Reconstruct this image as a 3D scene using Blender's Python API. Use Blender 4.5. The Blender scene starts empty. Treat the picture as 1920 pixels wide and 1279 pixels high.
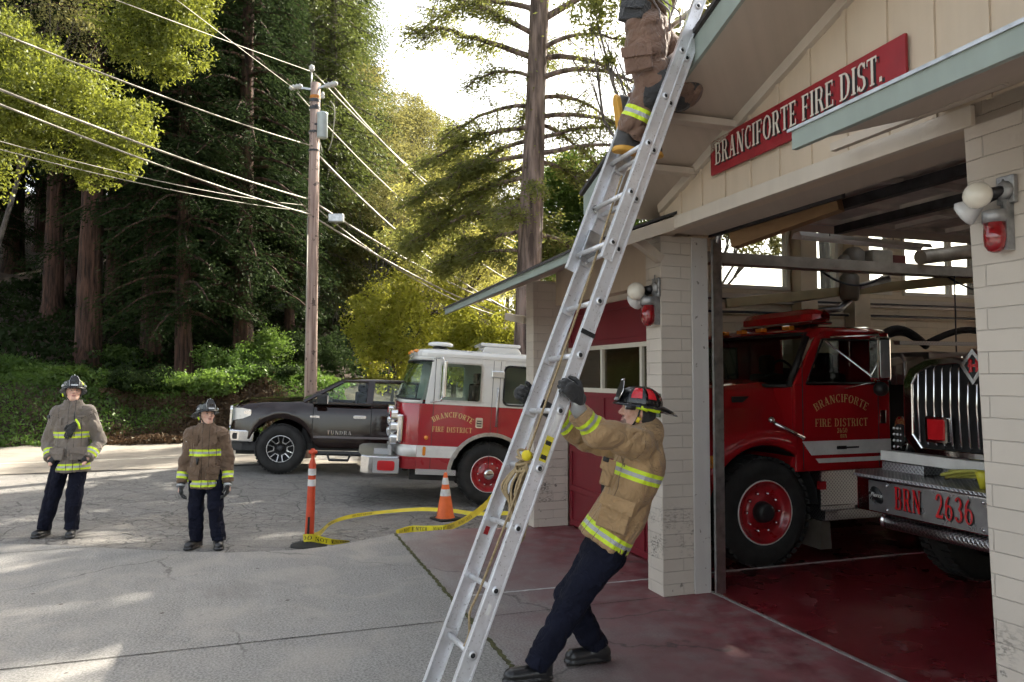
import bpy, math, random
import numpy as np
from math import sin, cos, pi, radians, atan2, sqrt
from mathutils import Vector, Matrix, Euler

# ---------------------------------------------------------------- camera, sky, sun, exposure
scene = bpy.context.scene
COL = scene.collection
CAMH = 1.85
PITCH = math.atan(65.5 / 1430)
cam_d = bpy.data.cameras.new("camera")
cam = bpy.data.objects.new("camera", cam_d); COL.objects.link(cam)
cam.location = (0, 0, CAMH); cam.rotation_euler = (pi / 2 + PITCH, 0, 0)
cam_d.sensor_width = 36; cam_d.lens = 36 * 1430 / 1920; cam_d.clip_end = 2000; cam_d.clip_start = .05
scene.camera = cam
SUN_AZ = radians(40)     # clockwise from +Y
SUN_EL = radians(37)
world = bpy.data.worlds.new("World"); scene.world = world; world.use_nodes = True
wn = world.node_tree.nodes; wn.clear()
sky = wn.new('ShaderNodeTexSky'); sky.sky_type = 'NISHITA'; sky.sun_disc = False
sky.sun_elevation = SUN_EL; sky.sun_rotation = SUN_AZ
sky.dust_density = 3.0; sky.air_density = 1.0; sky.ozone_density = 1.0
bg = wn.new('ShaderNodeBackground'); bg.inputs[1].default_value = 0.15
wo = wn.new('ShaderNodeOutputWorld')
hs = wn.new('ShaderNodeHueSaturation'); hs.inputs['Saturation'].default_value = .55; world.node_tree.links.new(sky.outputs[0], hs.inputs['Color'])
wm = wn.new('ShaderNodeMix'); wm.data_type = 'RGBA'; wm.blend_type = 'MULTIPLY'; wm.inputs[0].default_value = 1; wm.inputs[7].default_value = (1.0, .945, .85, 1)
world.node_tree.links.new(hs.outputs[0], wm.inputs[6]); world.node_tree.links.new(wm.outputs[2], bg.inputs[0]); world.node_tree.links.new(bg.outputs[0], wo.inputs[0])
sd = bpy.data.lights.new("sun", 'SUN'); sd.energy = 4.8; sd.angle = radians(0.6); sd.color = (1, .93, .80)
so = bpy.data.objects.new("sun", sd); COL.objects.link(so)
sdir = Vector((sin(SUN_AZ) * cos(SUN_EL), cos(SUN_AZ) * cos(SUN_EL), sin(SUN_EL)))
so.rotation_euler = sdir.to_track_quat('Z', 'Y').to_euler(); so.location = (10, 20, 30)
scene.view_settings.view_transform = 'Standard'; scene.view_settings.look = 'None'
scene.view_settings.gamma = 1.0; scene.view_settings.exposure = 1.78
scene.cycles.max_bounces = 8; scene.cycles.diffuse_bounces = 6; scene.cycles.glossy_bounces = 3
scene.cycles.transmission_bounces = 4; scene.cycles.transparent_max_bounces = 6
scene.cycles.sample_clamp_indirect = 10; scene.cycles.use_denoising = True
scene.cycles.use_adaptive_sampling = True; scene.cycles.adaptive_threshold = .04; scene.cycles.adaptive_min_samples = 12

random.seed(7); rng = np.random.default_rng(11)

# ---------------------------------------------------------------- helpers
class MB:
    """collects shapes, links them as ONE mesh object"""
    def __init__(s): s.v = []; s.f = []; s.m = []; s.M = Matrix.Identity(4); s.mi = 0; s.sm = []; s.smooth = False
    def add(s, vs, fs, m=None):
        o = len(s.v); s.v += [tuple(s.M @ Vector(p)) for p in vs]
        for f in fs: s.f.append([i + o for i in f]); s.m.append(s.mi if m is None else m); s.sm.append(s.smooth)
        return s
    def box(s, x0, x1, y0, y1, z0, z1, m=None):
        return s.add([(x0,y0,z0),(x1,y0,z0),(x1,y1,z0),(x0,y1,z0),(x0,y0,z1),(x1,y0,z1),(x1,y1,z1),(x0,y1,z1)],
              [(0,3,2,1),(4,5,6,7),(0,1,5,4),(1,2,6,5),(2,3,7,6),(3,0,4,7)], m)
    def bar(s, a, b, w, h, up=(0,0,1), m=None):
        a = Vector(a); b = Vector(b); d = (b - a).normalized(); u = Vector(up); r = d.cross(u).normalized(); u = r.cross(d)
        vs = []
        for p in (a, b):
            for sx, sz in ((-1,-1),(1,-1),(1,1),(-1,1)): vs.append(p + r * sx * w / 2 + u * sz * h / 2)
        return s.add(vs, [(0,1,2,3),(7,6,5,4),(0,4,5,1),(1,5,6,2),(2,6,7,3),(3,7,4,0)], m)
    def tube(s, pts, r, n=8, m=None, caps=True, closed=False):
        pts = [Vector(p) for p in pts]; k = len(pts); rs = r if hasattr(r, '__len__') else [r] * k
        vs = []; fs = []; prev = None
        for i, p in enumerate(pts):
            a = pts[max(i-1, 0)]; b = pts[min(i+1, k-1)]
            if closed: a = pts[(i-1) % k]; b = pts[(i+1) % k]
            d = (b - a).normalized() if (b-a).length > 1e-9 else Vector((0,0,1))
            if prev is None: prev = d.orthogonal().normalized()
            u = (prev - d * prev.dot(d)); u = u.normalized() if u.length > 1e-6 else d.orthogonal().normalized()
            prev = u; w = d.cross(u)
            for j in range(n):
                t = 2 * pi * j / n; vs.append(p + (u * cos(t) + w * sin(t)) * rs[i])
        seg = k if closed else k - 1
        for i in range(seg):
            for j in range(n):
                a = i*n + j; b = i*n + (j+1) % n; c = ((i+1) % k)*n + (j+1) % n; d = ((i+1) % k)*n + j
                fs.append((a, b, c, d))
        if caps and not closed: fs.append(tuple(range(n-1, -1, -1))); fs.append(tuple(range((k-1)*n, k*n)))
        sm = s.smooth; s.smooth = True; s.add(vs, fs, m); s.smooth = sm
        if caps and not closed: s.sm[-1] = s.sm[-2] = False
        return s
    def cyl(s, a, b, r, n=16, m=None, r2=None): return s.tube([a, b], [r, r if r2 is None else r2], n, m)
    def lathe(s, prof, o=(0,0,0), ax=(0,0,1), n=24, m=None, cap=True, sc=(1,1)):
        """prof: (radius, height) list along axis"""
        ax = Vector(ax).normalized(); u = ax.orthogonal().normalized(); w = ax.cross(u); o = Vector(o); vs = []; fs = []
        for r, h in prof:
            for j in range(n):
                t = 2*pi*j/n; vs.append(o + ax*h + (u*cos(t)*sc[0] + w*sin(t)*sc[1])*r)
        for i in range(len(prof)-1):
            for j in range(n): fs.append((i*n+j, i*n+(j+1) % n, (i+1)*n+(j+1) % n, (i+1)*n+j))
        if cap: fs.append(tuple(range(n-1,-1,-1))); fs.append(tuple(range((len(prof)-1)*n, len(prof)*n)))
        sm = s.smooth; s.smooth = True; s.add(vs, fs, m); s.smooth = sm; return s
    def prism(s, poly, a, b, axis='y', m=None):
        """poly of 2-D points, extruded from a to b along axis (x: (y,z), y: (x,z), z: (x,y))"""
        n = len(poly)
        def P(p, t): return {'x': (t, p[0], p[1]), 'y': (p[0], t, p[1]), 'z': (p[0], p[1], t)}[axis]
        vs = [P(p, a) for p in poly] + [P(p, b) for p in poly]
        fs = [tuple(range(n)), tuple(range(2*n-1, n-1, -1))] + [(i, i+n, (i+1) % n + n, (i+1) % n) for i in range(n)]
        return s.add(vs, fs, m)
    def quad(s, a, b, c, d, m=None): return s.add([a, b, c, d], [(0,1,2,3)], m)
    def ball(s, c, r, n=12, m=None, sc=(1,1,1)):
        vs = []; fs = []; k = n // 2
        for i in range(k+1):
            for j in range(n):
                t = pi*i/k; p = 2*pi*j/n; vs.append((c[0]+r*sc[0]*sin(t)*cos(p), c[1]+r*sc[1]*sin(t)*sin(p), c[2]+r*sc[2]*cos(t)))
        for i in range(k):
            for j in range(n): fs.append((i*n+j, (i+1)*n+j, (i+1)*n+(j+1) % n, i*n+(j+1) % n))
        sm = s.smooth; s.smooth = True; s.add(vs, fs, m); s.smooth = sm; return s
    def build(s, name, mats, parent=None, bevel=0, smooth=None, fix=True):
        me = bpy.data.meshes.new(name); me.from_pydata(s.v, [], s.f)
        mats = mats if isinstance(mats, (list, tuple)) else [mats]
        for mm in mats: me.materials.append(mm)
        me.polygons.foreach_set('material_index', s.m)
        me.polygons.foreach_set('use_smooth', s.sm if smooth is None else [smooth]*len(s.f))
        if fix:
            import bmesh
            bm = bmesh.new(); bm.from_mesh(me)
            bmesh.ops.recalc_face_normals(bm, faces=bm.faces); bm.to_mesh(me); bm.free()
        o = bpy.data.objects.new(name, me); COL.objects.link(o)
        if parent: o.parent = parent
        if bevel:
            b = o.modifiers.new('bevel', 'BEVEL'); b.width = bevel; b.segments = 2; b.limit_method = 'ANGLE'; b.angle_limit = radians(40)
        return o

def tag(o, label=None, cat=None, group=None, kind=None):
    if label: o['label'] = label
    if cat: o['category'] = cat
    if group: o['group'] = group
    if kind: o['kind'] = kind
    return o
def empty(name, loc=(0,0,0), rz=0, label=None, cat=None, group=None, rot=None):
    o = bpy.data.objects.new(name, None); COL.objects.link(o); o.location = loc
    o.rotation_euler = rot if rot is not None else (0, 0, rz); o.empty_display_size = .2
    return tag(o, label, cat, group)
def copy_tree(o, parent=None):
    c = o.copy(); COL.objects.link(c); c.parent = parent
    for ch in [x for x in bpy.data.objects if x.parent == o]: copy_tree(ch, c)
    return c

# frame of the fire station: x along the front (to the right), y into the building
SO = Vector((1.2674, 6.4728, 0)); SA = atan2(-.946, .324)
SM = Matrix.Translation(SO) @ Matrix.Rotation(SA, 4, 'Z')
def SW(x, y, z=0): return SM @ Vector((x, y, z))
def ray(u, v, f=1430.):
    c = Vector(((u-960)/f, 1, (639.5-v)/f))
    return Vector((c.x, c.y*cos(PITCH)-c.z*sin(PITCH), c.y*sin(PITCH)+c.z*cos(PITCH)))
def PW(u, v, d):
    r = ray(u, v); return r*(d/r.y) + Vector((0, 0, CAMH))
def GPt(u, v, z=0.):
    r = ray(u, v); return r*((z-CAMH)/r.z) + Vector((0, 0, CAMH))

# ---------------------------------------------------------------- materials
class NT:
    def __init__(s, name):
        s.m = bpy.data.materials.new(name); s.m.use_nodes = True; s.t = s.m.node_tree; s.n = s.t.nodes; s.n.clear()
        s.out = s.n.new('ShaderNodeOutputMaterial'); s.p = s.n.new('ShaderNodeBsdfPrincipled'); s.l(s.p.outputs[0], s.out.inputs[0])
        s.tc = s.n.new('ShaderNodeTexCoord')
    def l(s, a, b): s.t.links.new(a, b)
    def new(s, t, **k):
        n = s.n.new(t)
        for a, b in k.items(): setattr(n, a, b)
        return n
    def noise(s, scale, detail=4, vec=None, rough=.55, out=0, dist=0):
        n = s.new('ShaderNodeTexNoise'); n.inputs['Scale'].default_value = scale; n.inputs['Detail'].default_value = detail
        n.inputs['Roughness'].default_value = rough; n.inputs['Distortion'].default_value = dist
        s.l(vec if vec is not None else s.tc.outputs['Object'], n.inputs['Vector']); return n.outputs[out]
    def ramp(s, fac, stops):
        r = s.new('ShaderNodeValToRGB'); s.l(fac, r.inputs[0]); e = r.color_ramp.elements
        while len(e) < len(stops): e.new(.5)
        for i, (p, c) in enumerate(stops):
            e[i].position = p; e[i].color = (c, c, c, 1) if not hasattr(c, '__len__') else (*c, 1)
        return r.outputs[0]
    def mix(s, fac, a, b, mode='MIX'):
        m = s.new('ShaderNodeMix', data_type='RGBA', blend_type=mode)
        for k, v in ((0, fac), (6, a), (7, b)):
            if hasattr(v, 'default_value') or hasattr(v, 'is_linked'): s.l(v, m.inputs[k])
            elif k == 0: m.inputs[k].default_value = v
            else: m.inputs[k].default_value = (*v, 1) if len(v) == 3 else v
        return m.outputs[2]
    def math(s, op, a, b=None, c=None, clamp=False):
        m = s.new('ShaderNodeMath', operation=op); m.use_clamp = clamp
        for k, v in enumerate((a, b, c)):
            if v is None: continue
            if hasattr(v, 'is_linked'): s.l(v, m.inputs[k])
            else: m.inputs[k].default_value = v
        return m.outputs[0]
    def xyz(s, vec=None):
        x = s.new('ShaderNodeSeparateXYZ'); s.l(vec if vec is not None else s.tc.outputs['Object'], x.inputs[0]); return x.outputs
    def comb(s, x, y, z=0.):
        c = s.new('ShaderNodeCombineXYZ')
        for k, v in enumerate((x, y, z)):
            if hasattr(v, 'is_linked'): s.l(v, c.inputs[k])
            else: c.inputs[k].default_value = v
        return c.outputs[0]
    def bump(s, h, strength=.3, dist=.01, prev=None):
        b = s.new('ShaderNodeBump'); b.inputs['Strength'].default_value = strength; b.inputs['Distance'].default_value = dist
        s.l(h, b.inputs['Height'])
        if prev is not None: s.l(prev, b.inputs['Normal'])
        s.l(b.outputs[0], s.p.inputs['Normal']); return b.outputs[0]
    def setc(s, c):
        if hasattr(c, 'is_linked'): s.l(c, s.p.inputs['Base Color'])
        else: s.p.inputs['Base Color'].default_value = (*c, 1)
    def set(s, **k):
        for a, v in k.items():
            i = s.p.inputs[a.replace('_', ' ')]
            if hasattr(v, 'is_linked'): s.l(v, i)
            else: i.default_value = v
        return s

def pm(name, col, rough=.6, metal=0., var=.15, scale=6., bump=0., bscale=60., coat=0., col2=None, spec=.5, rvar=.1, trans=0., emit=None, bd=.004):
    t = NT(name); n = t.noise(scale, 5)
    c2 = col2 if col2 else tuple(c*(1-var) for c in col)
    c1 = col if col2 else tuple(min(1, c*(1+var*.6)) for c in col)
    t.setc(t.mix(t.ramp(n, [(.3, 0), (.7, 1)]), c2, c1))
    n2 = t.noise(scale*2.3, 3)
    mr = t.new('ShaderNodeMapRange'); mr.inputs[3].default_value = max(.02, rough-rvar); mr.inputs[4].default_value = min(1, rough+rvar)
    t.l(n2, mr.inputs[0]); t.l(mr.outputs[0], t.p.inputs['Roughness'])
    t.p.inputs['Metallic'].default_value = metal; t.p.inputs['Coat Weight'].default_value = coat; t.p.inputs['Coat Roughness'].default_value = .04
    t.p.inputs['Specular IOR Level'].default_value = spec
    if bump: t.bump(t.noise(bscale, 4), bump, bd)
    if trans: t.p.inputs['Transmission Weight'].default_value = trans
    if emit: t.p.inputs['Emission Color'].default_value = (*emit[:3], 1); t.p.inputs['Emission Strength'].default_value = emit[3]
    return t.m

def glass(name, tint=(.8, .9, .88), dark=.5, rough=.02):
    """thin pane: reflects at glancing angles, otherwise lets the view through, tinted"""
    t = NT(name); t.n.remove(t.p)
    tr = t.new('ShaderNodeBsdfTransparent'); tr.inputs[0].default_value = (*[c*dark for c in tint], 1)
    gl = t.new('ShaderNodeBsdfGlossy'); gl.inputs['Roughness'].default_value = rough; gl.inputs[0].default_value = (.9, .95, 1, 1)
    fr = t.new('ShaderNodeLayerWeight'); fr.inputs[0].default_value = .5
    mx = t.new('ShaderNodeMixShader'); f = t.math('MULTIPLY_ADD', t.math('POWER', fr.outputs[1], 4.5), .85, .045, clamp=True)
    t.l(f, mx.inputs[0]); t.l(tr.outputs[0], mx.inputs[1]); t.l(gl.outputs[0], mx.inputs[2]); t.l(mx.outputs[0], t.out.inputs[0])
    return t.m

# ---------------------------------------------------------------- serif lettering drawn as strokes
def _glyphs():
    G = {}
    def box(x0, y0, x1, y1): return [(x0,y0),(x1,y0),(x1,y1),(x0,y1)]
    def stem(x, y0=0, y1=1, w=.15, s0=True, s1=True, k=.07):
        r = [box(x, y0, x+w, y1)]
        if s0: r.append(box(x-k, y0, x+w+k, y0+.055))
        if s1: r.append(box(x-k, y1-.055, x+w+k, y1))
        return r
    def arc(cx, cy, ax, ay, bx, by, t0, t1, n=12):
        r = []
        for i in range(n):
            a = radians(t0+(t1-t0)*i/n); b = radians(t0+(t1-t0)*(i+1)/n)
            r.append([(cx+ax*cos(a), cy+ay*sin(a)), (cx+ax*cos(b), cy+ay*sin(b)), (cx+bx*cos(b), cy+by*sin(b)), (cx+bx*cos(a), cy+by*sin(a))])
        return r
    def diag(x0, y0, x1, y1, w): return [[(x0,y0),(x0+w,y0),(x1+w,y1),(x1,y1)]]
    G['B'] = (.66, stem(.08) + [box(.23,.94,.4,1), box(.23,.48,.4,.54), box(.23,0,.4,.06)] + arc(.38,.745,.2,.255,.07,.2,-90,90) + arc(.38,.27,.24,.27,.09,.21,-90,90))
    G['R'] = (.70, stem(.08) + [box(.23,.94,.4,1), box(.23,.46,.4,.52)] + arc(.38,.73,.22,.27,.07,.21,-90,90) + diag(.50,0,.32,.47,.16) + [box(.46,0,.72,.055)])
    G['A'] = (.74, diag(.10,0,.33,1,.07) + diag(.50,0,.29,1,.16) + [box(.2,.3,.55,.37), box(.02,0,.24,.055), box(.44,0,.74,.055)])
    G['N'] = (.76, stem(.10, w=.07) + diag(.52,0,.10,1,.17) + stem(.60, w=.07, s0=False))
    G['C'] = (.66, arc(.38,.5,.34,.52,.19,.44,60,300,20) + [box(.53,.72,.6,.98), box(.53,.04,.58,.26)])
    G['I'] = (.32, stem(.09))
    G['F'] = (.58, stem(.08) + [box(.23,.93,.54,1), box(.48,.76,.54,.93), box(.23,.47,.42,.53), box(.38,.4,.43,.6)])
    G['E'] = (.62, stem(.08) + [box(.23,.93,.56,1), box(.5,.76,.56,.93), box(.23,.47,.42,.53), box(.38,.4,.43,.6), box(.23,0,.58,.07), box(.52,.07,.58,.24)])
    G['O'] = (.76, arc(.38,.5,.36,.52,.2,.45,0,360,28))
    G['D'] = (.74, stem(.08) + [box(.23,.94,.34,1), box(.23,0,.34,.06)] + arc(.32,.5,.38,.5,.22,.43,-90,90,16))
    G['T'] = (.64, stem(.245, s1=False) + [box(.02,.93,.62,1), box(.02,.76,.07,.93), box(.57,.76,.62,.93)])
    G['S'] = (.58, arc(.30,.75,.25,.27,.11,.2,20,270,16) + arc(.29,.26,.27,.28,.12,.2,-160,90,16) + [box(.48,.74,.53,.98), box(.03,.03,.08,.26)])
    G['U'] = (.74, stem(.08,.25,1,.15,False) + stem(.54,.25,1,.08,False) + arc(.35,.28,.27,.3,.12,.22,180,360,14))
    G['.'] = (.30, [box(.06,0,.22,.17)])
    G[' '] = (.30, [])
    G['0'] = (.62, arc(.31,.5,.28,.52,.13,.45,0,360,24))
    G['2'] = (.60, arc(.29,.73,.25,.29,.11,.22,-30,175,14) + diag(.04,.06,.38,.6,.15) + [box(.04,0,.55,.13), box(.5,.13,.55,.24)])
    G['3'] = (.58, arc(.27,.76,.24,.26,.10,.19,-90,160,14) + arc(.27,.27,.27,.29,.12,.21,-160,90,14))
    G['6'] = (.60, arc(.30,.30,.27,.32,.12,.25,0,360,20) + arc(.42,.45,.39,.57,.24,.5,105,180,8))
    G['5'] = (.58, [box(.08,.5,.15,1), box(.08,.87,.5,1)] + arc(.26,.3,.28,.32,.13,.24,-160,120,16))
    G['4'] = (.62, [box(.36,0,.5,1), box(.02,.25,.6,.33)] + diag(.02,.3,.36,1,.08))
    G['1'] = (.36, stem(.11, s1=False) + diag(.02,.8,.11,1,.09))
    return G
GL = _glyphs()
def twidth(s, h, sp=.06): return sum(GL[c][0]+sp for c in s)*h - sp*h
def letters(mb, s, h, fn, m=None, sp=.06, x0=0., wscale=1., off=0.):
    """fn(x, y, lift) -> 3-D point"""
    x = x0; k = 0
    for c in s:
        w, polys = GL[c]
        for p in polys:
            k += 1; e = off + .0006*(k % 5)
            mb.add([fn(x+q[0]*h*wscale, q[1]*h, e) for q in p], [tuple(range(len(p)))], m)
        x += (w+sp)*h*wscale
    return x
# ================================================================ GROUND
def sstep(t, a, b):
    t = np.clip((t-a)/(b-a), 0, 1); return t*t*(3-2*t)
RD = np.array([.943, .333]); RN = np.array([-.333, .943]); RP = np.array([-13.2, 19.7])   # road direction, its normal, a point on the foot of the bank
def bank_n(x, y): return (x-RP[0])*RN[0] + (y-RP[1])*RN[1]
def H(x, y):
    x = np.asarray(x, float); y = np.asarray(y, float)
    z = -.25*sstep(y, 8.2, 11.5)*sstep(x, -6, -.4) - .05*sstep(y, 7.8, 9.2)
    z = z*(1-sstep(y, 15, 21)) 
    n = bank_n(x, y); s = (x-RP[0])*RD[0] + (y-RP[1])*RD[1]
    hb = (1.45 - .4*sstep(s, 6, 13) - 0.8*sstep(s, 12, 22)) + .25*np.sin(s*.8+2)*(s < 12)
    wob = .18*np.sin(s*1.3)+.12*np.sin(s*2.9+1)
    z = z + hb*sstep(n+wob, 0, 2.3)
    z = z + np.minimum(np.maximum(n-4, 0)*(.08+.30*(1-sstep(s, 8, 40))), 14)
    return z
def Hs(x, y): return float(H(x, y))
gx = np.concatenate([np.linspace(-160, -32, 26), np.linspace(-30, 14, 89), np.linspace(16, 160, 24)])
gy = np.concatenate([np.linspace(-60, 3, 12), np.linspace(4, 34, 76), np.linspace(36, 200, 34)])
XX, YY = np.meshgrid(gx, gy); ZZ = H(XX, YY) - .02
# sink the sheet a little where concrete lies on it
vs = np.stack([XX, YY, ZZ], -1).reshape(-1, 3)
loc = (np.c_[vs[:, :2]] - [SO.x, SO.y]); lx = loc @ [cos(SA), sin(SA)]; ly = loc @ [-sin(SA), cos(SA)]
vs[:, 2] -= np.where((vs[:, 1] < 8.1) | ((lx > -4.6) & (ly > -1.2)), .12, 0)
nx, ny = len(gx), len(gy)
fs = [(j*nx+i, j*nx+i+1, (j+1)*nx+i+1, (j+1)*nx+i) for j in range(ny-1) for i in range(nx-1)]

# asphalt: worn grey with alligator cracks, pale grit, leaf litter
t = NT('asphalt')
big = t.noise(.35, 4); mid = t.noise(3.5, 5); fine = t.noise(65, 2); grit = t.noise(38, 2)
base = t.mix(t.ramp(mid, [(.3, 0), (.7, 1)]), (.085, .082, .078), (.165, .158, .148))
base = t.mix(t.ramp(fine, [(.35, 0), (.65, 1)]), base, t.mix(.6, base, (.36, .34, .31)))
base = t.mix(t.ramp(big, [(.5, 0), (.72, .45)]), base, (.22, .19, .15))
warp = t.new('ShaderNodeVectorMath', operation='ADD'); t.l(t.tc.outputs['Object'], warp.inputs[0])
wsc = t.new('ShaderNodeVectorMath', operation='SCALE'); t.l(t.noise(3, 3, out=1), wsc.inputs[0]); wsc.inputs['Scale'].default_value = .25; t.l(wsc.outputs[0], warp.inputs[1])
vo = t.new('ShaderNodeTexVoronoi', feature='DISTANCE_TO_EDGE'); vo.inputs['Scale'].default_value = 5.5; t.l(warp.outputs[0], vo.inputs['Vector'])
vo2 = t.new('ShaderNodeTexVoronoi', feature='DISTANCE_TO_EDGE'); vo2.inputs['Scale'].default_value = 1.3; t.l(warp.outputs[0], vo2.inputs['Vector'])
ck = t.ramp(vo.outputs[0], [(.0, 1), (.055, 0)]); ck2 = t.ramp(vo2.outputs[0], [(.0, 1), (.02, 0)])
msk = t.ramp(t.noise(.6, 3), [(.38, .15), (.58, 1)])
xy = t.xyz(); near = t.new('ShaderNodeMapRange'); near.inputs[1].default_value = 13; near.inputs[2].default_value = 17; near.inputs[3].default_value = 1; near.inputs[4].default_value = .15; t.l(xy[1], near.inputs[0])
ckm = t.math('MULTIPLY', t.math('MAXIMUM', t.math('MULTIPLY', ck, msk), ck2), near.outputs[0])
base = t.mix(t.math('MULTIPLY', ckm, .8), base, (.03, .028, .025))
litter = t.new('ShaderNodeTexVoronoi', feature='F1'); litter.inputs['Scale'].default_value = 9; t.l(t.tc.outputs['Object'], litter.inputs['Vector'])
lm = t.math('MULTIPLY', t.ramp(litter.outputs['Distance'], [(.08, 1), (.12, 0)]), t.ramp(t.noise(1.1, 3), [(.55, 0), (.66, 1)]))
base = t.mix(lm, base, (.10, .06, .03))
t.setc(base); t.set(Roughness=.88)
b1 = t.bump(fine, .5, .006); b2 = t.bump(t.math('SUBTRACT', 1, ckm), .6, .012, b1)
M_asph = t.m
# earth under the trees and on the bank
t = NT('soil')
t.setc(t.mix(t.ramp(t.noise(2.5, 6), [(.35, 0), (.65, 1)]), (.028, .018, .012), (.075, .05, .03))); t.set(Roughness=.95)
t.bump(t.noise(14, 5), .8, .05); M_soil = t.m
me = bpy.data.meshes.new('ground'); me.from_pydata(vs.tolist(), [], fs); me.materials.append(M_asph); me.materials.append(M_soil)
ctr = vs[np.array(fs)].mean(1); nn = bank_n(ctr[:, 0], ctr[:, 1])
me.polygons.foreach_set('material_index', (nn > -.25).astype(int).tolist()); me.polygons.foreach_set('use_smooth', [True]*len(fs))
go = bpy.data.objects.new('ground', me); COL.objects.link(go); tag(go, kind='structure')

# road lane: paler tarmac along the foot of the bank with its worn edge line
def strip(name, n0, n1, s0, s1, lift, mat, step=.6, wob=0.):
    mb = MB(); k = int((s1-s0)/step)
    for i in range(k+1):
        s = s0+(s1-s0)*i/k
        for n in (n0 + wob*sin(s*1.7)*.5, (n0+n1)/2, n1 + wob*sin(s*2.3+1)):
            p = RP + RD*s + RN*n; mb.v.append((p[0], p[1], Hs(p[0], p[1]) + lift - .02))
        if i:
            a = (i-1)*3; b = i*3
            for q in (0, 1): mb.f.append([a+q, b+q, b+q+1, a+q+1]); mb.m.append(0); mb.sm.append(True)
    o = mb.build(name, mat); return tag(o, kind='structure')
t = NT('road_tarmac')
c = t.mix(t.ramp(t.noise(1.2, 5), [(.3, 0), (.7, 1)]), (.19, .165, .135), (.30, .265, .215))
c = t.mix(t.ramp(t.noise(70, 2), [(.4, 0), (.6, 1)]), c, t.mix(.35, c, (.4, .37, .32)))
c = t.mix(t.ramp(t.noise(.9, 4, vec=t.comb(t.xyz()[0], t.math('MULTIPLY', t.xyz()[1], 6.), 0)), [(.52, 0), (.75, .4)]), c, (.10, .09, .08))
t.setc(c); t.set(Roughness=.9); t.bump(t.noise(80, 3), .4, .005); M_road = t.m
strip('road', -5.6, .1, -30, 60, .006, M_road)
M_line = pm('road_paint', (.55, .52, .44), .8, var=.35, scale=14)
strip('road_edge_line', -3.62, -3.5, -30, 60, .012, M_line)
M_crack = pm('road_seam', (.035, .03, .028), .9)
strip('road_seam', -5.66, -5.56, -30, 60, .012, M_crack, wob=.08)

# concrete apron, in station coordinates
edge = [(-700, 1012), (-300, 1015), (0, 1019), (100, 1022), (250, 1030), (340, 1034), (430, 1036), (560, 1031), (640, 1021), (740, 1001), (820, 994), (880, 991), (985, 989)]
pts = [GPt(u, v) for u, v in edge]
SMi = SM.inverted()
loc2 = [SMi @ p for p in pts]
poly = [(p.x, p.y) for p in loc2] + [(-3.4, 0.6), (14, .6), (14, -16)]
lastx = poly[0]
mb = MB(); mb.prism(poly, -.35, 0, 'z')
t = NT('apron_concrete')
X = t.xyz()
n1 = t.noise(.55, 5); n2 = t.noise(4, 6); n3 = t.noise(60, 3); n4 = t.noise(1.6, 5, dist=.8)
c = t.mix(t.ramp(n2, [(.3, 0), (.7, 1)]), (.155, .148, .137), (.235, .225, .207))
c = t.mix(t.ramp(n1, [(.42, 0), (.7, .55)]), c, (.17, .165, .16))
c = t.mix(t.ramp(n3, [(.42, .0), (.58, .5)]), c, (.42, .41, .385))
c = t.mix(t.ramp(t.noise(45, 2), [(.60, 0), (.66, .55)]), c, (.10, .095, .09))
c = t.mix(t.ramp(t.noise(1.1, 6, dist=1.5), [(.50, 0), (.66, .45)]), c, (.36, .33, .29))
c = t.mix(t.ramp(t.noise(.8, 7, dist=.6), [(.58, 0), (.72, .5)]), c, (.15, .14, .13))
c = t.mix(t.ramp(t.noise(9, 6), [(.62, 0), (.72, .4)]), c, (.14, .13, .125))
# trowel swirls
sw = t.noise(2.2, 4, vec=t.comb(t.math('MULTIPLY', X[0], .5), t.math('MULTIPLY', X[1], 3.), 0), dist=2.)
c = t.mix(t.ramp(sw, [(.5, 0), (.75, .15)]), c, (.40, .39, .37))
# pinkish wash then worn red paint towards the doors
yy = t.math('ADD', X[1], t.math('MULTIPLY', t.math('SUBTRACT', n4, .5), 1.2))
pink = t.new('ShaderNodeMapRange'); pink.inputs[1].default_value = -1.75; pink.inputs[2].default_value = -.9; t.l(yy, pink.inputs[0])
jm = t.math('GREATER_THAN', X[1], -1.67)
c = t.mix(t.math('MULTIPLY', t.math('MULTIPLY', jm, t.math('ADD', .25, t.math('MULTIPLY', pink.outputs[0], .7), clamp=True)), t.ramp(n4, [(.3, .55), (.6, 1)])), c, (.20, .135, .13))
red = t.new('ShaderNodeMapRange'); red.inputs[1].default_value = -1.25; red.inputs[2].default_value = .2; t.l(yy, red.inputs[0])
rm = t.math('MULTIPLY', red.outputs[0], t.ramp(t.noise(5, 6), [(.32, .35), (.55, 1)]))
c = t.mix(rm, c, t.mix(t.ramp(n2, [(.4, 0), (.6, 1)]), (.15, .028, .033), (.23, .075, .08)))
# hairline cracks + stains
vo = t.new('ShaderNodeTexVoronoi', feature='DISTANCE_TO_EDGE'); vo.inputs['Scale'].default_value = .42
wa = t.new('ShaderNodeVectorMath', operation='ADD'); t.l(t.tc.outputs['Object'], wa.inputs[0]); _s = t.new('ShaderNodeVectorMath', operation='SCALE'); t.l(t.noise(2.5, 6, out=1), _s.inputs[0]); _s.inputs['Scale'].default_value = .45; t.l(_s.outputs[0], wa.inputs[1]); t.l(wa.outputs[0], vo.inputs['Vector'])
cr = t.math('MULTIPLY', t.ramp(vo.outputs[0], [(0, 1), (.008, 0)]), t.ramp(t.noise(.5, 2), [(.46, 0), (.53, .7)]))
c = t.mix(cr, c, (.05, .045, .04))
spk = t.new('ShaderNodeTexVoronoi'); spk.inputs['Scale'].default_value = 2.2; t.l(t.tc.outputs['Object'], spk.inputs['Vector'])
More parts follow.
